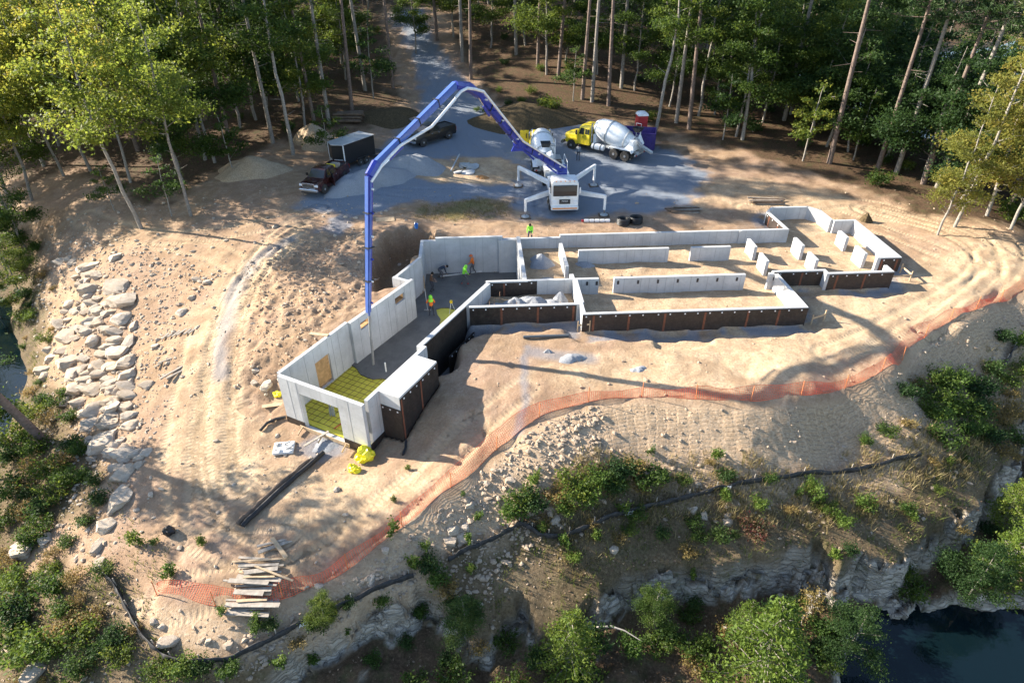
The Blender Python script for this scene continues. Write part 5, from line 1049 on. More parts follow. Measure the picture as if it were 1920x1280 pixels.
# broken slabs in the middle of the yard
q0 = G(880, 318); dbp = thing('stone_slab_pile', 'heap of flat grey broken slabs on sandy island in gravel yard', 'slab pile', tuple(q0))
for k in range(9):
    x, y = random.uniform(-1.6, 1.6), random.uniform(-1.1, 1.1); n = random.randint(5, 7); rr = random.uniform(.45, .95); mb = MB(); mb.prism([(math.cos(2*math.pi*i/n+.3*random.random())*rr*random.uniform(.75, 1.1), math.sin(2*math.pi*i/n)*rr*random.uniform(.5, .8)) for i in range(n)], -.07, .07, 'Z')
    o = mb.build('slab', M_mgrey if k % 3 else M_conc, dbp, .015, 0); o.location = (x, y, gz(q0[0]+x, q0[1]+y)-q0[2]+.08+.06*(k % 3)); o.rotation_euler = (random.uniform(-.2, .2), random.uniform(-.2, .2), random.random()*3)
a, b = G(845, 322), G(862, 298); mb = MB(); mb.beam((a[0], a[1], a[2]+.05), (b[0], b[1], b[2]+.5), .12, .1); tag(mb.build('steel_channel', M_mgrey, smooth=0), 'grey steel channel propped on broken slabs in the yard', 'steel channel')
q = G(905, 333); tag(heap('clay_spoil', 'small orange clay spoil patch beside the broken slabs', 'spoil', q, .9, .6, .25, simple('orange_clay', (.40, .19, .07), .9, var=.3, scale=6, bump=.4), 0, 3), None, None)
# drain pipe coils, pipes
M_bp = simple('black_corrugated_pipe', (.018, .018, .02), .5, bump=.3)
for (u, v, lab) in ((1168, 420, 'black drain pipe coil lying flat next to the tubes'), (1192, 417, 'black drain pipe coil, thicker roll farther from the tubes')):
    q = G(u, v); mb = MB()
    for j in range(4):
        for i in range(2):
            R0 = .52-.13*i; pts = [(R0*math.cos(k*2*math.pi/20), R0*math.sin(k*2*math.pi/20), .08+.13*j) for k in range(21)]; mb.tube(pts, .072, 6, False)
    o = mb.build('pipe_coil', M_bp, loc=tuple(q)); tag(o, lab, 'pipe coil')
q = G(1120, 416); t = thing('tube_bundle', 'white segmented tubes in a row with a red end on bare dirt', 'tubes', tuple(q))
for k in range(5): bx('tube', t, (-.95+k*.46, 0, .12), (.43, .26, .22), M_white if k % 2 else M_lblue if k == 3 else M_white, .04)
bx('red_end', t, (-1.3, 0, .1), (.2, .2, .18), M_tred, .03)
a, b = G(981, 634), G(1066, 631); mb = MB(); mb.tube([(a[0], a[1], a[2]+.1), ((a[0]+b[0])/2, (a[1]+b[1])/2, gz((a[0]+b[0])/2, (a[1]+b[1])/2)+.12), (b[0], b[1], b[2]+.1)], .1, 10); tag(mb.build('drain_pipe', simple('dark_grey_pipe', (.10, .11, .12), .5)), 'straight dark grey drain pipe lying on dirt near the black walls', 'pipe')
pts = [FW(-.1, -6.3), FW(-.5, -6.75), FW(-1.0, -6.95), FW(-1.6, -6.9)]; mb = MB(); mb.tube([(q[0], q[1], gz(*q)+.12) for q in pts], .085, 8); tag(mb.build('drain_pipe', M_bp), 'black bent drain pipe at the front corner of the concrete', 'pipe')
pts = [FW(1.2, 1.5), FW(.8, 1.75), FW(.3, 1.9)]; mb = MB(); mb.tube([(q[0], q[1], gz(*q)+.06) for q in pts], .07, 8); tag(mb.build('drain_pipe', M_bp), 'short black drain pipe at the foot of white stoop block', 'pipe')
# long dark pipe with a brown fibre roll beside it
a, b = G(455, 988), G(607, 850); mb = MB(); n = 14
mb.tube([(a[0]+(b[0]-a[0])*k/n, a[1]+(b[1]-a[1])*k/n, gz(a[0]+(b[0]-a[0])*k/n, a[1]+(b[1]-a[1])*k/n)+.12) for k in range(n+1)], .13, 8); tag(mb.build('black_pipe', simple('matte_black_pipe', (.02, .02, .022), .6)), 'long straight black pipe lying across the front dirt', 'pipe')
d = np.array([b[1]-a[1], -(b[0]-a[0])]); d /= np.linalg.norm(d); d = -d*.32 if d[0] > 0 else d*.32
mb = MB(); mb.tube([(a[0]+d[0]+(b[0]-a[0])*.86*k/n, a[1]+d[1]+(b[1]-a[1])*.86*k/n, gz(a[0]+d[0]+(b[0]-a[0])*.86*k/n, a[1]+d[1]+(b[1]-a[1])*.86*k/n)+.05+.03*math.sin(k*2.1)) for k in range(n+1)], [.16+.03*math.sin(k*1.7) for k in range(n+1)], 8); tag(mb.build('fibre_roll', M_darkwood), 'brown fibre roll lying alongside the long black pipe', 'fibre roll')
# soft crumpled things
def crumple(name, label, cat, px, sx, sy, sz, mat, seed=0):
    q = G(*px); mb = MB(); bm = bmesh.new(); bmesh.ops.create_icosphere(bm, subdivisions=3, radius=1)
    for v in bm.verts:
        nn = float(fbm(np.array([v.co.x*1.6+seed]), np.array([v.co.y*1.6+v.co.z*1.3]), 4)[0]); k = 1+.55*nn; z = max(v.co.z, -.55); v.co = Vector((v.co.x*sx*k, v.co.y*sy*k, (z+.5)*sz*k))
    me = bpy.data.meshes.new(name); bm.to_mesh(me); bm.free(); me.materials.append(mat); o = bpy.data.objects.new(name, me); col.objects.link(o); o.location = tuple(q); return tag(o, label, cat)
M_yp = simple('yellow_plastic_sheet', (.82, .72, .03), .35, bump=.4, bscale=6)
crumple('plastic_sheeting', 'crumpled bright yellow plastic sheeting in front of the stoop block', 'plastic sheet', (686, 858), .55, .5, .45, M_yp, 1)
crumple('plastic_sheeting', 'small yellow plastic bundle lying apart on dirt below the larger one', 'plastic sheet', (665, 883), .36, .26, .28, M_yp, 2)
crumple('plastic_sheeting', 'scrap of yellow plastic against rubble at the left front corner', 'plastic sheet', (521, 742), .28, .2, .25, M_yp, 3)
crumple('rubbish_bag', 'black plastic rubbish bag on the shaded front dirt', 'bag', (318, 998), .3, .26, .32, M_bp, 4)
q = G(533, 842); t = thing('pallet_tray', 'pale flat tray heaped with grey scraps in front of the left corner', 'tray', tuple(q), R(8))
bx('tray', t, (0, 0, .1), (1.15, .95, .16), simple('pale_tray', (.66, .65, .62), .7), .03)
for k in range(9): bx('scrap', t, (random.uniform(-.4, .4), random.uniform(-.3, .3), .24+.04*(k % 3)), (random.uniform(.15, .5), random.uniform(.06, .16), .07), random.choice((M_greywood, M_mgrey, M_conc)), .01, random.random()*3)
q = G(781, 428); t = thing('bucket', 'blue plastic bucket on the bank behind the deep pit', 'bucket', tuple(q)); mb = MB(); mb.lathe([(.13, 0), (.16, .36), (.17, .36), (.17, .4), (.15, .4), (.12, .04)], (0, 0, 0), 14); mb.build('pail', simple('blue_plastic', (.04, .17, .50), .4), t); mb = MB(); mb.tube([(-.16, 0, .38), (-.1, .1, .5), (.1, .1, .5), (.16, 0, .38)], .008, 5); mb.build('handle', M_alu, t)
for (u, v, w_, l_, a_, lab) in ((722, 412, .9, 1.6, 12, 'tan plywood sheet lying on the bank behind pit'), (450, 777, .18, 1.1, -38, 'single pale board on the truck path left of the front corner'), (512, 760, .3, 1.3, 15, 'pale plank on rubble against the left front corner')):
    q = G(u, v); mb = MB(); mb.box((0, 0, .04), (l_, w_, .035)); o = mb.build('loose_board', M_wood, smooth=0, loc=tuple(q)); o.rotation_euler = (0.03, .03, R(a_)); tag(o, lab, 'board')
a, b = FW(4.1, -7.4), FW(4.3, -6.1); mb = MB(); mb.beam((a[0], a[1], 1.12), (b[0], b[1], 1.24), .25, .05); tag(mb.build('plank', M_wood, smooth=0), 'pale plank bridging from the dirt onto the left wall top', 'board')
# batter boards
def batter(label, pts, bars):
    c = G(*pts[0]); r = thing('batter_board', label, 'batter board', tuple(c))
    ws = [G(*p)-c for p in pts]
    for w_ in ws: mb = MB(); mb.box((w_[0], w_[1], w_[2]+.35), (.07, .07, .95)); mb.build('stake', M_wood, r, 0, 0)
    for i, j in bars: mb = MB(); mb.beam((ws[i][0], ws[i][1]-.05, ws[i][2]+.55), (ws[j][0], ws[j][1]-.05, ws[j][2]+.55), .03, .13); mb.build('rail', M_wood, r, 0, 0)
batter('wooden batter board at the left end of long black front wall', [(1083, 622), (1105, 620)], [(0, 1)])
batter('wooden batter board at the corner where side wall meets front wall', [(1520, 609), (1544, 601)], [(0, 1)])
batter('wooden batter board with tilted cross pieces beyond the right end of foundation', [(1660, 531), (1705, 527), (1687, 512)], [(0, 1), (1, 2)])
# ------------------------------------------------------------------ orange safety netting along the crest
M_net = simple('orange_netting', (.84, .14, .06), .6, var=.1)
fl = smooth_line([P(*q)[:2] for q in FENCE_PX], 8); fp = [np.array([q[0], q[1], gz(q[0], q[1])]) for q in fl]
sf_ = thing('safety_fence', 'long orange plastic mesh safety fence along the edge of dirt terrace', 'safety fence', tuple(fp[0]))
acc = np.concatenate([[0], np.cumsum([np.linalg.norm(fp[i+1][:2]-fp[i][:2]) for i in range(len(fp)-1)])]); TL = acc[-1]
def along(s): i = min(len(acc)-2, max(0, int(np.searchsorted(acc, s)-1))); k = (s-acc[i])/max(1e-6, acc[i+1]-acc[i]); return fp[i]+(fp[i+1]-fp[i])*k
V = []; F = []; o0 = fp[0]; cols = int(TL/.12); HN = .66; prev = None; rows = 9
tops = [.88+.10*math.sin(s*2.03+.5)-.28*max(0, math.sin(s*.23+1)) for s in np.arange(cols+1)*.12]
base = [along(i*.12)-o0 for i in range(cols+1)]; hrows = np.linspace(.04, 1, rows)
grid = []
for i in range(cols+1):
    d = base[min(i+1, cols)]-base[max(0, i-1)]; n2 = np.array([-d[1], d[0], 0]); n2 /= np.linalg.norm(n2)+1e-9; leanv = n2*(.45+.25*math.sin(i*.05))
    grid.append([base[i]+np.array([0, 0, HN*tops[i]*h])+leanv*h+n2*.05*math.sin(i*.21+h*3) for h in hrows])
def strip(a, b, w, ax):
    k = len(V); V.extend([a-ax*w, a+ax*w, b+ax*w, b-ax*w]); F.append((k, k+1, k+2, k+3))
for i in range(cols+1):
    d = base[min(i+1, cols)]-base[max(0, i-1)]; d = d/(np.linalg.norm(d)+1e-9)
    strip(grid[i][0], grid[i][rows//2], .008, d); strip(grid[i][rows//2], grid[i][-1], .009, d)
    if i < cols:
        for r_ in range(rows): strip(grid[i][r_], grid[i+1][r_], .010 if 0 < r_ < rows-1 else .018, np.array([0, 0, 1.]))
net = raw_mesh('netting', np.array(V), np.array(F), M_net, sf_); net['kind'] = 'stuff'
s = .2
while s < TL:
    q = along(s)-o0; mb = MB(); mb.tube([(q[0], q[1], q[2]-.3), (q[0]+random.uniform(-.06, .06), q[1]+.12, q[2]+1.0)], .022, 6); mb.build('post', simple('orange_post', (.62, .20, .07), .7) if 'orange_post' not in bpy.data.materials else bpy.data.materials['orange_post'], sf_); s += 3.1
# ------------------------------------------------------------------ black silt fence
M_silt = simple('black_silt_fabric', (.022, .022, .024), .7, var=.4, scale=3, dirt=(.12, .10, .08), dirt_amt=.5)
def silt(label, px, h=.42):
    ln = smooth_line([G(*q)[:2] for q in px], 8); r = thing('silt_fence', label, 'silt fence', (ln[0][0], ln[0][1], gz(*ln[0]))); o0 = np.array([ln[0][0], ln[0][1], gz(*ln[0])])
    z = terrain(np.array([q[0] for q in ln]), np.array([q[1] for q in ln])); V = []; F = []
    for i, q in enumerate(ln):
        d = np.array(ln[min(i+1, len(ln)-1)])-np.array(ln[max(0, i-1)]); n2 = np.array([d[1], -d[0]])/(np.linalg.norm(d)+1e-9); hh = h*(1-.25*max(0, math.sin(i*.8))-.12*random.random())
        for k, (zz, o_) in enumerate(((-.1, 0), (hh*.5, .12+.05*math.sin(i*1.3)), (hh, .06), (hh, .03), (-.1, -.04))): V.append((q[0]+n2[0]*o_-o0[0], q[1]+n2[1]*o_-o0[1], z[i]+zz-o0[2]))
        if i: 
            for k in range(4): F.append(((i-1)*5+k, (i-1)*5+k+1, i*5+k+1, i*5+k))
    raw_mesh('fabric', np.array(V), np.array(F), M_silt, r, True)
    for i in range(2, len(ln), 7):
        q = ln[i]; mb = MB(); mb.box((q[0]-o0[0], q[1]-o0[1]+.03, z[i]-o0[2]+.2), (.045, .045, .8)); mb.build('stake', M_greywood, r, 0, 0)
    return r, ln, z, o0
SA = silt('black silt fence curving round the front point below the plank pile', [(185, 1070), (215, 1095), (240, 1140), (265, 1185), (300, 1222), (340, 1240), (420, 1238), (500, 1205), (580, 1165), (660, 1128), (740, 1092), (775, 1080)])
SB = silt('sagging black silt fence across the bushy middle of the lower bank', [(840, 1052), (880, 1030), (925, 1012), (955, 995), (980, 985), (1010, 1003), (1050, 1008), (1100, 990), (1160, 965), (1230, 948), (1300, 930), (1360, 915), (1450, 898), (1560, 888), (1650, 872), (1725, 855)])
SC = silt('short length of black silt fence on the shaded far right bank', [(1868, 705), (1885, 680), (1900, 655), (1930, 640)])
def silt_text(S, i):
    r, ln, z, o0 = S; q = np.array(ln[i]); d = np.array(ln[i+1])-np.array(ln[i-1]); n2 = np.array([d[1], -d[0]])/np.linalg.norm(d); a = math.atan2(d[1], d[0])
    text_part('lettering', 'ACF', r, (q[0]+n2[0]*.18-o0[0], q[1]+n2[1]*.18-o0[1], z[i]+.2-o0[2]), (math.pi/2-.35, 0, a), .26, M_white)
for S, i in ((SA, 63), (SB, 66), (SB, 88)): silt_text(S, min(i, len(S[1])-3))
# ------------------------------------------------------------------ rocks
rg = np.random.RandomState(11)
def rock_mat(name, a, b, c):
    m, t, bs = nmat(name); n1 = noise_node(t, 2.2, 6, .7); n2 = noise_node(t, 11, 5, .7); oi = N(t, 'ShaderNodeObjectInfo')
    cc = ramp(t, n1.outputs[0], [(.3, a), (.52, b), (.75, c)]).outputs[0]; cc = mixc(t, ramp(t, n2.outputs[0], [(.5, 0.), (.7, .45)]).outputs[0], cc, tuple(q*.55 for q in b))
    cc = mixc(t, ramp(t, oi.outputs['Random'], [(.2, 0.), (1., .5)]).outputs[0], cc, (.36, .27, .19))
    t.links.new(cc, bs.inputs['Base Color']); bs.inputs['Roughness'].default_value = .92; bs.inputs['Specular IOR Level'].default_value = .2
    bp = N(t, 'ShaderNodeBump'); bp.inputs['Strength'].default_value = .6; bp.inputs['Distance'].default_value = .06; t.links.new(n2.outputs[0], bp.inputs['Height']); t.links.new(bp.outputs[0], bs.inputs['Normal']); return m
M_rock = rock_mat('pale_sandstone', (.30, .235, .175), (.47, .395, .315), (.58, .52, .44))
def boulder_mesh(seed):
    r_ = np.random.RandomState(seed); bm = bmesh.new(); bmesh.ops.create_cube(bm, size=2)
    bmesh.ops.subdivide_edges(bm, edges=bm.edges[:], cuts=5, use_grid_fill=True)
    cuts = [(Vector((r_.normal(), r_.normal(), r_.normal()*.5)).normalized(), r_.uniform(.62, .98)) for _ in range(11)]
    for v in bm.verts:
        p_ = v.co.copy()
        for n_, d in cuts:
            e = p_.dot(n_)-d
            if e > 0: p_ -= n_*e
        nn = float(fbm(np.array([p_.x*1.6+seed]), np.array([p_.y*1.6+p_.z*1.9]), 4)[0]); st = .05*math.sin(p_.z*9+seed); v.co = p_*(1+.13*nn)+Vector((p_.x*st, p_.y*st, 0))
    me = bpy.data.meshes.new('boulder'); bm.to_mesh(me); bm.free(); me.materials.append(M_rock); me.polygons.foreach_set('use_smooth', [True]*len(me.polygons)); me.set_sharp_from_angle(angle=R(22)); return me
BM = [boulder_mesh(s) for s in range(7)]
zl = [(340,175,100,40),(480,205,130,60),(500,250,110,50),(505,320,100,80),(660,310,150,80),(670,395,130,100),(670,495,110,80),(740,535,50,60),(645,565,90,55),(650,610,85,55),(370,450,80,40),(380,500,70,40),(380,600,110,80),(515,610,75,80),(350,670,90,45),(285,710,80,60),(370,740,110,100),(260,775,130,50),(405,800,80,65),(640,680,120,80),(700,735,110,80),(710,800,110,80),(715,870,110,60),(720,920,100,60),(600,860,90,60),(420,880,120,90),(525,895,80,80),(440,960,90,70),(520,1000,120,90),(620,985,90,90),(700,985,70,60),(730,1030,90,60),(510,1075,100,50),(595,1085,100,60),(720,1090,110,60),(570,1180,170,120),(700,1240,130,70),(560,800,80,60),(440,720,30,35),(545,515,80,60),(720,620,50,90),(480,800,60,50),(820,860,80,50),(600,760,80,60),(550,740,60,40),(470,545,60,40),(420,550,60,40),(860,650,40,40),(1010,460,60,50),(1070,375,45,40),(1100,275,50,30),(1160,290,40,40),(1480,870,70,60),(1420,850,50,40),(1430,785,35,30),(250,810,60,60)]
rocks = [(x/2.977, 430+y/2.977, w_/2.977, h_/2.977) for x, y, w_, h_ in zl]
rocks += [(x/2.977, 850+y/2.977, w_/2.977, h_/2.977) for x, y, w_, h_ in [(690,100,120,90),(660,240,110,150),(580,400,100,90),(555,500,60,90),(560,605,60,50),(110,530,120,110),(265,670,110,70),(245,1070,120,90),(255,470,70,70),(950,1040,110,70),(60,1020,80,180),(180,1200,120,150),(860,935,35,30),(905,960,40,30),(770,60,60,40),(1160,1045,35,30),(1270,1070,50,40)]]
rocks += [(850,990,22,16),(868,1005,20,16),(840,1012,24,16),(872,985,16,14),(880,945,20,14),(800,1022,14,12),(1082,935,30,22),(1040,975,20,14),(1210,885,18,12),(958,900,16,14),(1365,975,20,14),(1320,965,16,12),(1300,955,14,10),(1150,1030,16,14),(1470,1120,24,20),(695,1085,16,18),(720,1030,14,10)]
fill = []                                      # smaller rocks filling the gaps of the rows on the left bank
for k in range(95):
    t_ = random.random(); u0 = np.interp(t_, [0, .3, .6, 1], [170, 175, 165, 225]); v0 = 470+t_*400; fill.append((u0+random.gauss(0, 30), v0+random.uniform(-15, 15), random.uniform(14, 28), random.uniform(12, 20)))
rocks = [(x, y, max(w_*1.0, 12), max(h_*1.0, 11)) for x, y, w_, h_ in rocks+fill]
big = 0
for k, (u, v, w_, h_) in enumerate(rocks):
    q = G(u, v+h_*.28); D = math.hypot(q[1]*math.cos(PITCH)+(CAM_H-q[2])*math.sin(PITCH), 0); sx = w_*D/FPX*.60; sy = h_*D/FPX*.68
    o = bpy.data.objects.new('boulder', BM[k % 7]); col.objects.link(o); o.location = (q[0], q[1]+sy*.25, q[2]+sy*.12); o.scale = (sx, sy, max(.14, min(sx, sy)*.5)); o.rotation_euler = (random.uniform(-.15, .15), random.uniform(-.15, .15), random.uniform(-.4, .4)+(math.pi if k % 2 else 0))
    if u < 300 and v < 860: tag(o, 'pale sandstone boulder in the loose rows on the left bank above the lake', 'boulder', 'boulders on the left bank')
    elif u < 420: tag(o, 'pale sandstone boulder among weeds on the lower left bank', 'boulder', 'boulders on the lower left bank')
    elif v < 800: tag(o, 'small pale rock on the dirt near the truck path', 'boulder', 'rocks beside the truck path')
    else: tag(o, 'grey rock lying on the stony embankment below the orange netting', 'boulder', 'rocks on the front embankment')
# loose stones, clods: too many to count
ico = bmesh.new(); bmesh.ops.create_icosphere(ico, subdivisions=1, radius=1); IV = np.array([v.co for v in ico.verts]); IF = np.array([[v.index for v in f.verts] for f in ico.faces]); ico.free()
def stones(name, label, pts, size, mat, flat=.65):
    n = len(pts); z = terrain(pts[:, 0], pts[:, 1]); jit = 1+rg.uniform(-.35, .35, (n, len(IV), 1)); ang = rg.uniform(0, 6.28, n); ca, sa = np.cos(ang)[:, None], np.sin(ang)[:, None]
    B = IV[None]*jit*np.stack([size*rg.uniform(.8, 1.4, n), size*rg.uniform(.6, 1.0, n), size*flat*rg.uniform(.7, 1.1, n)], 1)[:, None, :]
    V = np.stack([B[..., 0]*ca-B[..., 1]*sa+pts[:, 0:1], B[..., 0]*sa+B[..., 1]*ca+pts[:, 1:2], B[..., 2]+(z+size*.15)[:, None]], -1).reshape(-1, 3)
    F = (IF[None]+(np.arange(n)*len(IV))[:, None, None]).reshape(-1, 3); o = raw_mesh(name, V, F, mat); tag(o, label, 'stones', kind='stuff'); return o
def scatter(n, x0, x1, y0, y1, fn):
    p = np.stack([rg.uniform(x0, x1, n), rg.uniform(y0, y1, n)], 1); z, mk = terrain(p[:, 0], p[:, 1], masks=True); keep = fn(p, z, mk) > rg.uniform(0, 1, n); return p[keep]
def plw(n, lo, hi, a=2.2): u = rg.uniform(0, 1, n); return (lo**(1-a)+u*(hi**(1-a)-lo**(1-a)))**(1/(1-a))
LB_POLY = Gs([(60,440),(300,470),(420,520),(330,600),(330,700),(290,800),(240,860),(230,1000),(150,1060),(100,900),(95,700),(60,560)])
def in_lb(p): return sstep(1.2, -1, sdf(p[:, 0]+fbm(p[:, 0]*.5, p[:, 1]*.5, 2)*2, p[:, 1], LB_POLY))
p = scatter(26000, -20, 44, 14, 50, lambda p, z, m: ((m['de'] > .5)*(m['dc'] < 0))*(.35+.65*sstep(-.2, .3, m['nz']))*sstep(9, 3, m['de'])*.75)
p = np.concatenate([p, scatter(9000, -12, 5, 15, 30, lambda p, z, m: sstep(.3, .8, m['de'])*sstep(5.5, 3.5, m['de'])*(m['dc'] < 0)*.9)])
stones('embankment_rubble', 'small stones and rubble covering the embankment below the netting', p, plw(len(p), .035, .2), rock_mat('embankment_stone', (.22, .17, .13), (.36, .29, .22), (.52, .45, .38)))
p = scatter(26000, -44, -8, 14, 58, lambda p, z, m: in_lb(p)*.55+.06*(z > -6.8)*(m['sb'] > .6)*(m['de'] < 0))
stones('bank_rubble', 'small pale stones strewn over the left bank between boulders', p, plw(len(p), .035, .22), M_rock)
cl_poly = Gs([(460,500),(560,455),(690,440),(700,540),(560,660),(500,720),(470,700),(480,600)])
p = scatter(14000, -26, 2, 28, 56, lambda p, z, m: sstep(1.0, -.6, sdf(p[:, 0], p[:, 1], cl_poly))*(m['sb'] > .5)*.9)
p2_ = scatter(9000, -30, 44, 18, 60, lambda p, z, m: .16*(m['de'] < .2)*(m['sb'] > .5)*(np.abs(m['sf']) > .4)+.5*(m['sf'] > .5)*(m['sf'] < 1.6)*(p[:, 1] > 46))
p = np.concatenate([p, p2_]); stones('dirt_clods', 'lumps and clods of tan soil on the excavated ground', p, plw(len(p), .03, .16, 2.6), gravel_mat('clod_soil', (.30, .21, .14), (.52, .41, .30), 9))
# ------------------------------------------------------------------ foliage
def leaf_mat(name, stops, tr=.45, rnd=.5, rough=.6):
    m, t, b = nmat(name); at = N(t, 'ShaderNodeAttribute'); at.attribute_name = 'var'; oi = N(t, 'ShaderNodeObjectInfo')
    mx = N(t, 'ShaderNodeMath', operation='MULTIPLY_ADD'); t.links.new(oi.outputs['Random'], mx.inputs[0]); mx.inputs[1].default_value = rnd
    sc = N(t, 'ShaderNodeMath', operation='MULTIPLY'); t.links.new(at.outputs['Fac'], sc.inputs[0]); sc.inputs[1].default_value = 1-rnd; t.links.new(sc.outputs[0], mx.inputs[2])
    c = ramp(t, mx.outputs[0], stops).outputs[0]; t.links.new(c, b.inputs['Base Color']); b.inputs['Roughness'].default_value = rough; b.inputs['Specular IOR Level'].default_value = .25
    tl = N(t, 'ShaderNodeBsdfTranslucent'); hs = N(t, 'ShaderNodeHueSaturation'); hs.inputs['Value'].default_value = 1.5; hs.inputs['Hue'].default_value = .485; t.links.new(c, hs.inputs['Color']); t.links.new(hs.outputs[0], tl.inputs[0])
    ms = N(t, 'ShaderNodeMixShader'); ms.inputs[0].default_value = tr; t.links.new(b.outputs[0], ms.inputs[1]); t.links.new(tl.outputs[0], ms.inputs[2]); t.links.new(ms.outputs[0], t.nodes['Material Output'].inputs[0]); return m
L_green = leaf_mat('broadleaf_green', [(.0, (.022, .05, .010)), (.4, (.05, .09, .015)), (.7, (.095, .135, .02)), (1., (.18, .19, .03))], .45)
L_yel = leaf_mat('broadleaf_yellow_green', [(.0, (.075, .12, .02)), (.4, (.15, .19, .03)), (.75, (.245, .25, .036)), (1., (.36, .28, .05))], .55)
L_gold = leaf_mat('gold_green_leaves', [(.0, (.09, .11, .022)), (.4, (.17, .18, .035)), (.75, (.26, .22, .05)), (1., (.34, .24, .07))], .5)
L_dark = leaf_mat('broadleaf_dark', [(.0, (.018, .045, .014)), (.5, (.04, .08, .02)), (1., (.085, .125, .03))], .5)
L_pine = leaf_mat('pine_needles', [(.0, (.02, .045, .016)), (.6, (.04, .075, .02)), (1., (.09, .10, .03))], .25)
L_ced = leaf_mat('cedar_foliage', [(.0, (.04, .08, .012)), (.5, (.10, .15, .02)), (1., (.20, .21, .035))], .35)
L_tan = leaf_mat('autumn_leaves', [(.0, (.10, .085, .03)), (.5, (.20, .15, .05)), (1., (.30, .21, .07))], .4)
L_red = leaf_mat('red_leaves', [(.0, (.05, .06, .02)), (.45, (.07, .05, .025)), (.7, (.11, .025, .02)), (1., (.09, .10, .05))], .3, .1)
L_weed = leaf_mat('weed_leaves', [(.0, (.03, .065, .012)), (.5, (.075, .13, .02)), (1., (.16, .20, .035))], .4)
B_pale = simple('pale_bark', (.25, .225, .195), .9, var=.35, scale=6, bump=.5, bscale=14); B_brown = simple('pine_bark', (.155, .115, .095), .95, var=.4, scale=5, bump=.6, bscale=12); B_grey = simple('grey_bark', (.22, .195, .17), .95, var=.35, scale=6, bump=.5, bscale=14); B_dead = simple('dead_wood', (.40, .36, .32), .9, var=.2)
def leaves(C, size, up=.7, asp=.6, rs=rg):
    n = len(C); nn = rs.normal(size=(n, 3)); nn[:, 2] += up*1.6; nn /= np.linalg.norm(nn, axis=1)[:, None]; d = rs.normal(size=(n, 3)); a = d-nn*(d*nn).sum(1)[:, None]; a /= np.linalg.norm(a, axis=1)[:, None]; b = np.cross(nn, a)
    s = (size*rs.uniform(.45, 1.5, n))[:, None]; V = np.stack([C-a*s*.5, C+b*s*.5*asp+nn*s*.06, C+a*s*.5, C-b*s*.5*asp+nn*s*.06], 1).reshape(-1, 3); return V, np.arange(n*4).reshape(n, 4)
def finish_leaves(name, Vs, Fs, vars_, mat, parent):
    off = 0; V = []; F = []
    for v, f in zip(Vs, Fs): V.append(v); F.append(f+off); off += len(v)
    o = raw_mesh(name, np.concatenate(V), np.concatenate(F), mat, parent); fattr(o.data, 'var', 'FACE', np.concatenate(vars_)[:len(o.data.polygons)]); return o
def broadleaf(name, seed, H, crown0, rad, mat, bark, r0, nl=9000, size=.2, lean=0.0, sparse=1.0, nlimb=16):
    rs = np.random.RandomState(seed); root = bpy.data.objects.new(name, None); col.objects.link(root); mb = MB(); n = 10
    bend = rs.uniform(-1, 1, 2)*H*.035; wob = rs.normal(size=(n+1, 2))*H*.004; wob[0] = 0; tp = [Vector((bend[0]*math.sin(i/n*2.6)+wob[i, 0], bend[1]*math.sin(i/n*3.4)+wob[i, 1], H*i/n)) for i in range(n+1)]
    mb.tube([tp[0]-Vector((0, 0, .5))]+tp, [r0*1.25]+[r0*(1-.88*i/n)+.015 for i in range(n+1)], 8)
    ends = []
    for k in range(nlimb):
        f = crown0+(1-crown0)*(k+.5)/nlimb*.97; i = min(n-1, int(f*n)); b = tp[i].lerp(tp[i+1], f*n-i); a = k*2.4+rs.uniform(-.5, .5); L = rad*(1.05-.75*((f-crown0)/(1-crown0))**1.3)*rs.uniform(.65, 1.15)
        dirv = Vector((math.cos(a), math.sin(a), rs.uniform(.15, .6))); m1 = b+dirv*L*.5+Vector((0, 0, .05*L)); e = b+dirv*L+Vector((0, 0, rs.uniform(-.1, .25)*L)); rr = r0*.32*(1-f*.6); mb.tube([b, m1, e], [rr, rr*.6, .012], 5, False); ends += [(b.lerp(m1, .7), L*.22), (m1, L*.3), (m1.lerp(e, .6), L*.32), (e, L*.3)]
        for j in range(3):
            a2 = a+rs.uniform(-1.1, 1.1); s_ = m1.lerp(e, rs.uniform(0, .9)); e2 = s_+Vector((math.cos(a2), math.sin(a2), rs.uniform(-.1, .5)))*L*rs.uniform(.3, .5); mb.tube([s_, e2], [rr*.4, .008], 4, False); ends.append((e2, L*.28))
    for k in range(5):                          # dead twigs below the crown
        f = rs.uniform(.12, max(.16, crown0)); i = int(f*n); b = tp[i].lerp(tp[i+1], f*n-i); a = rs.uniform(0, 6.28); L = rs.uniform(.4, 1.3)*H/18; mb.tube([b, b+Vector((math.cos(a)*L, math.sin(a)*L, rs.uniform(0, .6)*L))], [r0*.13, .006], 4, False)
    ends.append((tp[-1], rad*.3))
    mb.build('trunk', bark, root, 0, 60)
    w_ = np.array([max(.12, e[1]) for e in ends])**2; w_ *= rs.uniform(.25, 1.6, len(w_))**1.5; cnt = rs.multinomial(int(nl*sparse), w_/w_.sum()); Vs, Fs, vv = [], [], []
    for (c, sg), m_ in zip(ends, cnt):
        if m_ < 3: continue
        C = np.array(c)+rs.normal(size=(m_, 3))*np.array([sg, sg, sg*.5])*.75; v, f = leaves(C, np.full(m_, size), .7, .65, rs); Vs.append(v); Fs.append(f); vv.append(np.clip(rs.uniform(.0, .75)+rs.uniform(-.3, .3, m_), 0, 1))
    finish_leaves('crown', Vs, Fs, vv, mat, root); return root
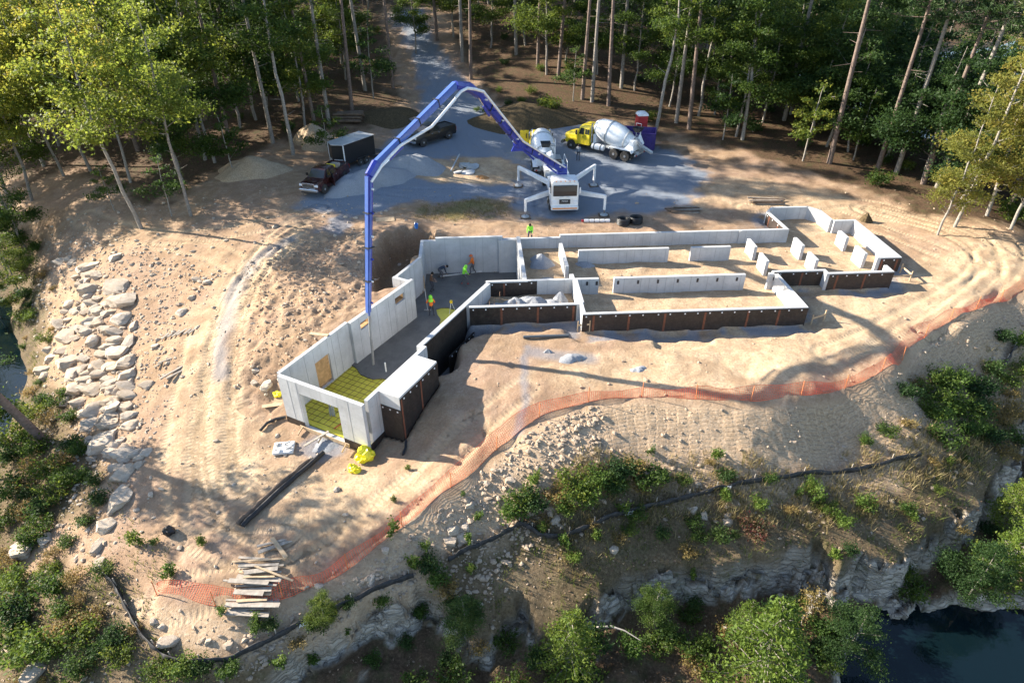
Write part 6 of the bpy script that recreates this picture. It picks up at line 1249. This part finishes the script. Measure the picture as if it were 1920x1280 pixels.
def pine(name, seed, H, crown0, rad, bark, r0, nb=46, nt=26, size=.5):
    rs = np.random.RandomState(seed); root = bpy.data.objects.new(name, None); col.objects.link(root); mb = MB(); n = 10; bend = rs.uniform(-.35, .35, 2)
    tp = [Vector((bend[0]*math.sin(i/n*2.5), bend[1]*math.sin(i/n*2.2), H*i/n)) for i in range(n+1)]; mb.tube([tp[0]-Vector((0, 0, .5))]+tp, [r0*1.2]+[r0*(1-.8*i/n)+.02 for i in range(n+1)], 9)
    for k in range(9):                          # dead stubs
        f = rs.uniform(.25, crown0); i = int(f*n); b = tp[i].lerp(tp[i+1], f*n-i); a = rs.uniform(0, 6.28); L = rs.uniform(.5, 1.8); mb.tube([b, b+Vector((math.cos(a)*L, math.sin(a)*L, rs.uniform(-.2, .3)*L))], [.03, .008], 4, False)
    Vs, Fs, vv = [], [], []
    for k in range(nb):
        f = crown0+(1-crown0)*((k+.5)/nb); i = min(n-1, int(f*n)); b = tp[i].lerp(tp[i+1], f*n-i); a = k*2.4+rs.uniform(-.4, .4); L = rad*(1.05-.8*((f-crown0)/(1-crown0)))*rs.uniform(.6, 1.1); e = b+Vector((math.cos(a)*L, math.sin(a)*L, rs.uniform(-.05, .35)*L)); mb.tube([b, b.lerp(e, .5)-Vector((0, 0, .04*L)), e], [.05, .03, .008], 4, False)
        tt = rs.uniform(.3, 1.05, nt)[:, None]; C = np.array(b)+(np.array(e)-np.array(b))*tt+rs.normal(size=(nt, 3))*np.array([.32, .32, .16]); C = np.repeat(C, 5, 0)+rs.normal(size=(nt*5, 3))*.10; v, fc = leaves(C, np.full(len(C), size*.75), .2, .22, rs); Vs.append(v); Fs.append(fc); vv.append(np.clip(rs.uniform(.1, .7)+rs.uniform(-.25, .25, len(C)), 0, 1))
    mb.build('trunk', bark, root, 0, 60); finish_leaves('crown', Vs, Fs, vv, L_pine, root); return root
def cedar(name, seed, H, rad, mat, n=6500, size=.16):
    rs = np.random.RandomState(seed); root = bpy.data.objects.new(name, None); col.objects.link(root); mb = MB(); mb.tube([(0, 0, -.4), (0.05, 0, H*.5), (0, .04, H)], [.13, .08, .015], 7); Vs, Fs, vv = [], [], []; nbr = 70
    for k in range(nbr):
        f = .08+.92*(k/nbr); a = k*2.4+rs.uniform(-.5, .5); L = rad*(1.0-f)**.75*rs.uniform(.7, 1.15)+.12; b = np.array([0, 0, H*f]); e = b+np.array([math.cos(a)*L, math.sin(a)*L, .18*L+rs.uniform(-.1, .1)]); mb.tube([tuple(b), tuple(e)], [.03, .006], 4, False)
        m_ = max(12, int(n/nbr*(L/rad*1.6+.15))); t = rs.uniform(.15, 1.05, m_)[:, None]**.8; wd = .22*L*(1-t*.6)+.05; C = b+(e-b)*t+rs.normal(size=(m_, 3))*wd*np.array([1, 1, .45]); v, fc = leaves(C, np.full(m_, size), .5, .45, rs); Vs.append(v); Fs.append(fc); vv.append(np.clip(rs.uniform(.1, .7)+rs.uniform(-.3, .3, m_), 0, 1))
    mb.build('trunk', B_grey, root, 0, 60); finish_leaves('crown', Vs, Fs, vv, mat, root); return root
def bush(name, seed, rad, h, mat, n=900, size=.11, stems=6):
    rs = np.random.RandomState(seed); root = bpy.data.objects.new(name, None); col.objects.link(root); mb = MB(); Vs, Fs, vv = [], [], []
    for k in range(stems):
        a = k*2.4+rs.uniform(-.5, .5); L = rad*rs.uniform(.4, 1); e = Vector((math.cos(a)*L, math.sin(a)*L, h*rs.uniform(.5, 1.05))); mb.tube([(0, 0, -.1), tuple(e*.5+Vector((0, 0, .1*h))), tuple(e)], [.02, .014, .006], 4, False)
        for t in (.55, .8, 1.0):
            m_ = int(n/stems/3*rs.uniform(.6, 1.4)); C = np.array(e)*t+rs.normal(size=(m_, 3))*np.array([rad*.24, rad*.24, h*.17]); C[:, 2] = np.abs(C[:, 2]); v, fc = leaves(C, np.full(m_, size), .6, .6, rs); Vs.append(v); Fs.append(fc); vv.append(np.clip(rs.uniform(.1, .8)+rs.uniform(-.3, .3, m_), 0, 1))
    mb.build('stems', B_grey, root, 0, 0); finish_leaves('foliage', Vs, Fs, vv, mat, root); return root
def bare_tree(name, seed, H, mat=None):
    rs = np.random.RandomState(seed); root = bpy.data.objects.new(name, None); col.objects.link(root); mb = MB(); tips = []
    def grow(p, d, L, r, lv):
        e = p+d*L; mid = p+d*L*.5+Vector(rs.normal(size=3))*L*.06; mb.tube([p, mid, e], [r, r*.8, r*.6], 5 if lv < 2 else 4, False)
        if lv >= 4: tips.append(e); return
        for _ in range(3 if lv else 4): nd = (d+Vector(rs.normal(size=3))*.55+Vector((0, 0, .1))).normalized(); grow(p.lerp(e, rs.uniform(.55, 1)), nd, L*rs.uniform(.55, .8), r*.55, lv+1)
    grow(Vector((0, 0, -.3)), Vector((.1, 0, 1)), H*.32, .07, 0); mb.build('trunk', B_dead, root, 0, 0)
    C = np.array([t for t in tips]); C = np.repeat(C, 9, 0)+rs.normal(size=(len(C)*9, 3))*.16; v, f = leaves(C, np.full(len(C), .1), .4, .6, rs); finish_leaves('crown', [v], [f], [rs.uniform(0, 1, len(C))], mat or L_tan, root); return root
used = {}
def place(proto, loc, s, rz, label, cat, group=None, tilt=(0, 0), sz=None):
    k = proto.name
    if k not in used: o = proto; used[k] = 1
    else: o = copy_tree(proto)
    o.location = tuple(loc); o.scale = (s, s, sz or s); o.rotation_euler = (tilt[0], tilt[1], rz); tag(o, label, cat, group); return o
PB = [broadleaf('broadleaf_tree', 20+i, 20, .40, 3.9, L_yel, B_grey if i % 2 else B_pale, .2, 13000, .27, nlimb=20) for i in range(3)]
PG = [broadleaf('broadleaf_tree', 40+i, 16, .22, 4.0, L_green, B_pale if i % 2 else B_grey, .17, 14000, .25) for i in range(4)]
PD = [broadleaf('broadleaf_tree', 60+i, 15, .18, 4.6, L_dark, B_grey, .18, 14000, .28) for i in range(3)]
PP = [pine('pine_tree', 80+i, 25, .56, 3.3, B_brown if i % 2 else B_grey, .23) for i in range(4)]
PS = [broadleaf('sapling', 100+i, 5.5, .25, 1.5, (L_green, L_green, L_dark)[i], B_pale, .05, 2200, .18, nlimb=10) for i in range(3)]
PT = [broadleaf('broadleaf_tree', 120+i, 20, .14, 2.7, L_gold, B_pale, .14, 9000, .22, nlimb=28) for i in range(2)]
PC = [cedar('cedar_tree', 140+i, 5.5, 2.0, L_ced) for i in range(2)]
# --- trees one can point at (photo pixel of the foot, kind, height scale)
edge = [(265,427,'A',.92,''),(358,405,'A',.86,''),(403,305,'A',.9,''),(245,342,'A',.8,''),(345,342,'G',.7,''),(322,405,'S',1,''),(215,395,'S',.8,''),(60,376,'A',.9,''),(20,372,'G',.8,''),(120,330,'A',.85,''),(170,320,'A',.9,''),(550,290,'Q',.95,''),(512,268,'P',.95,''),(590,232,'P',.9,''),(617,232,'P',1,''),(660,207,'P',.95,''),(572,240,'G',.8,''),(430,262,'P',1,''),(385,300,'G',1,''),(300,300,'B',1,''),(450,240,'G',1.0,''),(480,225,'D',1,''),
 (685,170,'P',1,''),(737,166,'P',1,''),(648,150,'G',.8,''),(820,76,'P',1,''),(867,116,'P',1.05,''),(883,149,'P',1,''),(968,102,'P',1,''),(1008,126,'P',1,''),(1025,140,'G',.9,''),(1047,142,'P',1,''),(1075,190,'S',1.2,''),(1092,186,'P',1,''),(1110,191,'P',1,''),(1141,198,'P',1.05,''),(1165,165,'P',1,''),(1228,250,'Q',1,''),(1268,230,'P',1,''),(1292,242,'P',1.05,''),(1310,217,'Q',.9,''),
 (1355,262,'S',1.3,''),(1380,256,'G',.9,''),(1392,262,'Q',1,''),(1470,226,'P',1,''),(1482,215,'D',1,''),(1505,302,'S',1.4,''),(1555,306,'P',1.1,''),(1550,275,'D',.9,''),(1645,318,'P',1,''),(1680,325,'P',1,''),(1600,300,'S',1.4,''),(1660,300,'D',.7,''),(1730,345,'P',1,''),(1757,352,'P',1,''),(1730,340,'D',.8,''),(1800,380,'D',.9,''),(1890,395,'P',1,''),(1900,370,'D',1,''),(1758,440,'T',.62,''),(1790,425,'T',.95,''),(1850,405,'T',1.0,''),(1895,430,'T',.85,''),(620,300,'S',1.0,''),(440,330,'S',1.1,''),(700,185,'S',1.5,''),(780,100,'G',.7,''),(850,70,'G',.8,''),(920,90,'G',.75,''),(985,85,'G',.8,''),(1060,120,'G',.7,''),(1120,140,'G',.7,''),(1190,170,'G',.75,''),(1255,200,'G',.7,''),(1340,215,'G',.75,''),(1430,230,'G',.8,''),(1520,255,'G',.8,''),(1590,285,'G',.7,''),(640,120,'G',.85,''),(560,190,'G',.85,''),(500,200,'G',.9,''),(600,150,'G',.9,''),(20,420,'B',.8,''),(50,470,'G',.55,''),(15,520,'G',.55,''),(40,560,'G',.4,''),(5,610,'G',.4,'')]
names = dict(B='tall yellow-green broadleaf tree at the left edge of clearing', G='green broadleaf tree at the edge of the clearing', D='dark green broadleaf tree in the shaded wood', P='tall straight pine trunk at the edge of the clearing', Q='pale-barked tree with light trunk at edge of clearing', S='thin leafy sapling at the edge of the clearing', T='yellowing broadleaf tree overhanging the right edge of the dirt')
PQ = [broadleaf('broadleaf_tree', 160+i, 20, .45, 3.0, L_green, B_pale, .2, 7000, .25) for i in range(2)]
PA = [broadleaf('broadleaf_tree', 180+i, 20, .42, 3.7, L_yel, B_grey if i % 2 else B_pale, .17, 7500, .29, nlimb=18) for i in range(3)]
names['A'] = 'slender yellow-green broadleaf tree with long bare trunk at the left clearing'
kinds = dict(A=PA, B=PB, G=PG, D=PD, P=PP, Q=PQ, S=PS, T=PT); taken = []
for i, (u, v, k, s, _) in enumerate(edge):
    q = G(u, v); pr = kinds[k][i % len(kinds[k])]; place(pr, (q[0], q[1], q[2]-.1), s*random.uniform(.95, 1.05), random.random()*6.28, names[k], 'tree', 'trees: '+names[k], (random.uniform(-.03, .03), random.uniform(-.04, .04))); taken.append(q[:2])
# --- the wood behind
cnt = 0; cand = np.stack([rg.uniform(-125, 120, 9000), rg.uniform(40, 190, 9000)], 1); zc = terrain(cand[:, 0], cand[:, 1]); sc_ = sdf(cand[:, 0], cand[:, 1], CLEAR)
px = np.stack([960+FPX*cand[:, 0]/(cand[:, 1]*math.cos(PITCH)-(zc-CAM_H)*math.sin(PITCH)), cand[:, 1]], 1)
lines = 270
for (x, y), z, s, (pu, _) in zip(cand, zc, sc_, px):
    if cnt >= lines: break
    if s < 2.2 or z < -6.3 or pu < -260 or pu > 2180 or (x < -28 and y < 48): continue
    if any((x-a)**2+(y-b)**2 < (3.4+.02*y)**2 for a, b in taken): continue
    r_ = rg.uniform(); left = x < -24
    if left: k = 'B' if r_ < .45 else 'G' if r_ < .75 else 'P' if r_ < .9 else 'D'
    elif x > 26: k = 'D' if r_ < .5 else 'P' if r_ < .8 else 'G'
    else: k = 'P' if r_ < .38 else 'D' if r_ < .66 else 'G'
    lab = dict(B='yellow-green broadleaf tree inside the left wood', G='green broadleaf tree inside the wood behind the site', D='dark green broadleaf tree inside the wood behind the site', P='tall pine inside the wood behind the site')[k]
    low = .62 if (x < -25 and y < 64) else 1.0
    if low < 1 and k == 'P': k = 'G'; lab = 'green broadleaf tree inside the wood behind the site'
    place(kinds[k][cnt % len(kinds[k])], (x, y, z-.1), low*rg.uniform(.85, 1.15), rg.uniform(0, 6.28), lab, 'tree', lab+'s', (rg.uniform(-.03, .03), rg.uniform(-.03, .03))); taken.append((x, y)); cnt += 1
# --- lake-side pine leaning over the left bank
q = G(85, 826); place(PP[1], (q[0], q[1], q[2]-.2), 1.15, 1.0, 'leaning brown pine trunk on the left bank above the lake', 'tree', None, (0, R(-12)), .72)
q = P(-60, 880, -6); place(PG[0], (q[0], q[1], gz(q[0], q[1])), .8, 2.0, 'leafy tree at the left shore beside the leaning pine', 'tree')  # added out of frame for more dappled shade on the front dirt
# --- trees on the cliff foot (crown centre pixel, its height above water)
for (u, v, zc_, pr, s, lab) in ((1070, 1195, -3.6, PC[0], .85, 'bright green cedar growing at the cliff foot below the gully'), (1440, 1225, -3.4, PC[1], 1.15, 'large yellow-green cedar at the foot of the cliff by the dark water'), (1412, 1130, -3.8, PC[0], .5, 'small bright cedar behind the large yellow-green one'), (1905, 1035, -3.6, PC[1], .9, 'bright green cedar at the right shore below the cliff'), (1915, 920, -3.4, PC[0], .7, 'smaller cedar on the right bank above the shore cedar')):
    c = P(u, v, zc_); place(pr, (c[0], c[1], gz(c[0], c[1])-.1), s, random.random()*6, lab, 'tree')
for (u, v, zc_, pr, s, lab) in ((1600, 1200, -5, PD[0], .28, 'dark green leafy tree leaning over black water'), (870, 1180, -5, PD[1], .22, 'dark shaded tree in the gully of the cliff'), (1830, 1090, -5, PD[2], .3, 'dark leafy tree on the shaded right shore'), (1230, 1150, -5, PG[1], .2, 'yellow-green leafy tree below the cliff edge'), (620, 1190, -5, PG[2], .16, 'small leafy tree on rock below the silt fence')):
    c = P(u, v, zc_); place(pr, (c[0], c[1], gz(c[0], c[1])-.1), s, random.random()*6, lab, 'tree')
c = P(1525, 1125, -4.5); place(bare_tree('bare_tree', 5, 3.2), (c[0], c[1], gz(c[0], c[1])-.1), 1.0, 0, 'half-bare pale tree with thin twigs below the cliff edge', 'tree')
c = P(1800, 1210, -6); 
for (u, v, L_, a, lab) in ((1120, 1160, 2.2, -18, 'bleached dead branch lying over the cliff edge'), (1370, 1130, 1.8, -35, 'bleached dead branch beside the small cedar')):
    c = P(u, v, -4.4); mb = MB(); pts = [Vector((L_*t, .25*math.sin(t*3), .1+.12*math.sin(t*5))) for t in (0, .3, .6, 1)]; mb.tube(pts, [.06, .05, .035, .012], 6); o = mb.build('dead_branch', B_dead, loc=(c[0], c[1], gz(c[0], c[1])+.2)); o.rotation_euler = (0, 0, R(a)); tag(o, lab, 'branch')
# --- bushes and weeds
BU = [bush('bush', 200+i, .75, .8, (L_weed, L_green, L_weed, L_dark)[i], 1000, .12) for i in range(4)]; BT = [bush('dry_bush', 220+i, .6, .6, L_tan, 700, .09) for i in range(2)]; BR = bush('red_bush', 231, .8, .8, L_red, 800, .12); BW = [bush('weed_plant', 240+i, .35, .75, L_weed, 350, .12, 4) for i in range(3)]
spots = [(1720,730,1.02),(1760,720,1.09),(1800,715,1.09),(1850,735,1.09),(1890,745,1.09),(1915,700,0.95),(1780,760,1.02),(1830,775,1.09),(1880,790,1.02),(1740,775,0.88),(1810,815,0.95),(1860,830,1.02),(1900,860,0.95),(1770,830,1.2),(1910,650,0.88),(1880,640,1.0),(1700,800,.9),(1660,815,.8),(1620,830,.7),(40,1160,1.2),(90,1210,1.2),(20,1210,1.2),(60,1240,1.3),(150,1255,1.1),(180,1160,.9),(40,1130,1.0),(100,1110,1.0),(200,1220,.9),(20,1060,1.1),(80,1000,1.0),(30,930,1.2),(80,960,1.1),(60,880,1.2),(20,830,1.3),(130,905,1.0),(160,985,.8),(100,1040,.8),(300,1265,.9),(430,1265,.8),(20,690,1.0),(60,740,1.0),(110,760,.9),(960,965,1),(1000,950,1.2),(1040,935,1.2),(1080,925,1.3),(1120,905,1.2),(1160,890,1.3),(1190,880,1.1),(1210,905,1.1),(1100,940,1),(1150,925,1),(1200,920,1),(985,940,.8),(1060,960,.8),(1240,900,.8),(1020,985,.7),(1740,750,1.3),(1780,730,1.3),(1830,740,1.2),(1850,770,1.2),(1800,780,1.2),(1760,790,1.1),(1860,700,1.1),(1900,780,1.2),(1890,720,1),(1840,810,1),(1700,745,.9),(1880,850,1.1),(1910,830,1),(820,1090,1),(805,1065,.8),(840,1110,.9),(620,1150,.7),(720,1130,.7),(655,1135,.5),(560,1210,.7),(600,1175,.7),(480,1180,.5),(510,1175,.5),(130,1180,1.2),(150,1200,1.0),(120,1150,.9),(225,1195,.8),(255,1180,.6),(230,1235,.7),(350,1260,1),(380,1255,.8),(140,1090,.9),(90,1080,.8),(60,1020,.8),(130,1020,.7),(120,870,1.2),(100,890,1.2),(70,850,1.1),(140,840,1),(50,920,1.1),(110,930,1),(150,900,.9),(180,905,.8),(95,790,1),(70,780,1.1),(130,790,.9),(120,740,.7),(100,620,.8),(90,640,.8),(60,600,1),(50,560,1.1),(80,520,1),(40,510,1.2),(70,470,1.1),(30,450,1.2),(100,545,.8),(45,600,1),(150,850,.8),(190,940,.7),(50,960,1),(20,980,1.1),(30,1100,1),(25,860,1.2),(10,760,1.2),(1300,985,.7),(1420,950,.7),(1350,1010,.8),(1480,960,.7),(1550,960,.6),(1620,950,.7),(1590,1035,.7),(1290,1040,.8),(1310,1010,.7),(1700,960,.6),(1240,1005,.6),(1110,985,.6),(1180,1000,.6),(1440,905,.6),(1360,900,.7),(1330,870,.6),(1280,905,.6),(790,1150,.5),(840,1240,.8),(900,1220,.9),(950,1210,.9),(1180,1220,.9),(1250,1200,.9),(1300,1250,1),(1700,1080,.8),(1780,1050,.8),(1850,1000,.9),(1800,1000,.7),(1890,960,.8),(700,1240,.7),(760,1210,.7),(1360,1190,.9),(1290,1160,.8),(1530,1180,.9)]
for i, (u, v, s) in enumerate(spots):
    q = G(u, v); lab, grp = (('leafy green bush in the thicket along the middle silt fence', 'bushes along the middle silt fence') if 930 < u < 1260 and v < 1000 else ('leafy bush on the shaded right bank below the terrace', 'bushes on the right bank') if u > 1680 and v < 900 else ('leafy bush on the left bank near the lake', 'bushes on the left bank') if u < 420 else ('small leafy bush on the lower bank near cliff edge', 'bushes near the cliff edge'))
    place(BU[i % 4] if i % 4 else BT[i % 2], q, s*random.uniform(.85, 1.15), random.random()*6.28, lab, 'bush', grp)
q = G(1412, 1000); place(BR, q, 1.0, 0, 'red-leaved sumac bush at the cliff top', 'bush'); q = G(885, 1140); place(copy_tree(BR), q, .45, 1, 'small red-leaved bush on the rock ledge', 'bush')
for i, (u, v) in enumerate([(800,1030),(775,1065),(715,1120),(885,1075),(880,1015),(895,975),(870,930),(1000,905),(785,1160),(735,1000),(765,880),(740,940),(480,1165),(320,1080),(380,1020),(255,1025),(290,1020),(1340,860),(1220,850),(1360,930),(1495,930),(1530,940),(1710,975),(1780,870),(1020,1000),(1060,1020),(1120,1010),(1170,960),(1300,1080),(1560,1045),(420,1150),(650,1190),(590,1240),(530,1250)]):
    q = G(u, v); place(BW[i % 3], q, random.uniform(.6, 1.1) if v > 990 or u > 870 else .45, random.random()*6, 'small upright green weed growing on bare soil', 'weed', 'scattered weeds')
nb_ = 0; cb = np.stack([rg.uniform(-44, 44, 4000), rg.uniform(11, 50, 4000)], 1); zb, mb_ = terrain(cb[:, 0], cb[:, 1], masks=True); wl_ok = ((mb_['de'] > 4.6) & (zb > -6.9)) | ((cb[:, 0] < -19) & (zb < -3.0) & (zb > -6.9) & (in_lb(cb) < .3)); pu = 960+FPX*cb[:, 0]/(cb[:, 1]*math.cos(PITCH)-(zb-CAM_H)*math.sin(PITCH)); kp = []
for (x, y), z, ok, u_, dc_ in zip(cb, zb, wl_ok, pu, mb_['dc']):
    if nb_ >= 95: break
    if not ok or u_ < -20 or u_ > 1940 or (-1.0 < dc_ < 1.0) or any((x-a)**2+(y-b)**2 < .8 for a, b in kp): continue
    left = u_ < 480; under = dc_ > 1.0
    lab, grp = ('leafy bush on the left bank near the lake', 'bushes on the left bank') if left else ('dark bush at the shaded foot of the cliff', 'bushes at the cliff foot') if under else ('small leafy bush on the lower bank near cliff edge', 'bushes near the cliff edge')
    place((BU+BT)[nb_ % 6] if not under else BU[(1, 3)[nb_ % 2]], (x, y, z), rg.uniform(.3, .8) if not under else rg.uniform(.6, 1.2), rg.uniform(0, 6), lab, 'bush', grp); kp.append((x, y)); nb_ += 1
for k in range(9):                              # brush on the earth bank beside the road
    q = G(900+k*18+random.uniform(-6, 6), 195+random.uniform(-22, 18)); place(BU[k % 4], q, random.uniform(.6, 1.0), k, 'low brush growing on the dark earth bank beside the road', 'bush', 'brush on the earth bank')
# --- understorey in the wood
US = [bush('understorey_bush', 260+i, 1.0, 1.1, (L_green, L_dark)[i], 900, .17) for i in range(2)]; n_us = 0
for (x, y), z, s in zip(cand[::-1], zc[::-1], sc_[::-1]):
    if n_us >= 150: break
    if s < .8 or z < -6.3 or y > 140: continue
    place(US[n_us % 2], (x, y, z), rg.uniform(.5, 1.5), rg.uniform(0, 6), 'low green understorey bush on the woodland floor', 'bush', 'understorey bushes in the wood'); n_us += 1
# --- grass and litter: uncountable
def grass(name, label, pts, h, mat, per=5, wd=.018, spread=.12):
    n = len(pts)*per; base = np.repeat(pts, per, 0)+rg.normal(size=(n, 2))*spread; z = terrain(base[:, 0], base[:, 1]); hh = np.repeat(h, per)*rg.uniform(.5, 1.2, n); a = rg.uniform(0, 6.28, n); ln = rg.uniform(.1, .7, n)*hh; la = rg.uniform(0, 6.28, n)
    B = np.stack([base[:, 0], base[:, 1], z-.03], 1); sd = np.stack([np.cos(a), np.sin(a), np.zeros(n)], 1)*wd; tip = B+np.stack([np.cos(la)*ln, np.sin(la)*ln, hh], 1); V = np.stack([B-sd, B+sd, tip], 1).reshape(-1, 3); o = raw_mesh(name, V, np.arange(n*3).reshape(n, 3), mat); fattr(o.data, 'var', 'FACE', np.clip(np.repeat(rg.uniform(0, .8, len(pts)), per)+rg.uniform(-.2, .2, n), 0, 1)[:len(o.data.polygons)]); tag(o, label, 'grass', kind='stuff')
L_hay = leaf_mat('dry_grass', [(.0, (.10, .10, .03)), (.4, (.24, .19, .08)), (1., (.40, .33, .18))], .35, .0); L_gr = leaf_mat('green_grass', [(.0, (.04, .07, .012)), (.5, (.10, .13, .025)), (1., (.22, .20, .07))], .35, .0)
p = scatter(30000, 2, 46, 16, 52, lambda p, z, m: sstep(2.8, 4.0, m['de']+m['nz']*1.5)*sstep(7.5, 5.5, m['de'])*sstep(-.25, .25, m['nz']+.12)*(m['dc'] < -.2))
grass('dry_grass', 'dry tan grass along the foot of the right embankment', p, rg.uniform(.25, .7, len(p)), L_hay, 6, .02)
p = scatter(60000, -46, 46, 10, 52, lambda p, z, m: np.maximum(sstep(.2, 1.5, m['de']-np.interp(p[:, 0], [-16, -4, 3, 8], [1.3, 1.7, 3.2, 4.2]))*(m['dc'] < 0)*.6, .45*(1-in_lb(p))*(z < -3.0)*(p[:, 0] < -16)*(z > -6.8))*sstep(-.35, .1, fbm(p[:, 0]*.6, p[:, 1]*.6, 3)))
grass('bank_grass', 'patchy green and brown grass on the lower banks', p, rg.uniform(.15, .5, len(p)), L_gr, 5, .02)
yp = Gs([(790,385),(900,370),(955,380),(950,405),(860,414),(780,410)]); p = scatter(9000, -12, 2, 48, 62, lambda p, z, m: sstep(.6, -.6, sdf(p[:, 0], p[:, 1], yp))*.8); grass('yard_grass', 'thin dry grass on the strip between gravel yard and rear wall', p, rg.uniform(.1, .3, len(p)), L_hay, 4)
p = scatter(40000, -46, 46, 10, 52, lambda p, z, m: np.maximum(sstep(0, 1.2, m['de']-np.interp(p[:, 0], [-16, -4, 3, 8], [1.3, 1.7, 3.2, 4.2])), .7*(1-in_lb(p))*(z < -3.2)*(p[:, 0] < -16))*(z > -6.8)*.8)
V, F = leaves(np.stack([p[:, 0], p[:, 1], terrain(p[:, 0], p[:, 1])+.025], 1), np.full(len(p), .11), 2.5, .6); o = raw_mesh('leaf_litter', V, F, leaf_mat('dead_leaves', [(.0, (.08, .05, .03)), (.5, (.20, .13, .08)), (1., (.36, .27, .18))], .1, .0)); fattr(o.data, 'var', 'FACE', rg.uniform(0, 1, len(o.data.polygons))); tag(o, 'fallen brown leaves over the lower bank', 'leaves', kind='stuff')
for pr in PA+PB+PG+PD+PP+PS+PT+PC+PQ+BU+BT+BW+US:
    if pr.name not in used:
        for ch in list(pr.children): bpy.data.objects.remove(ch)
        bpy.data.objects.remove(pr)
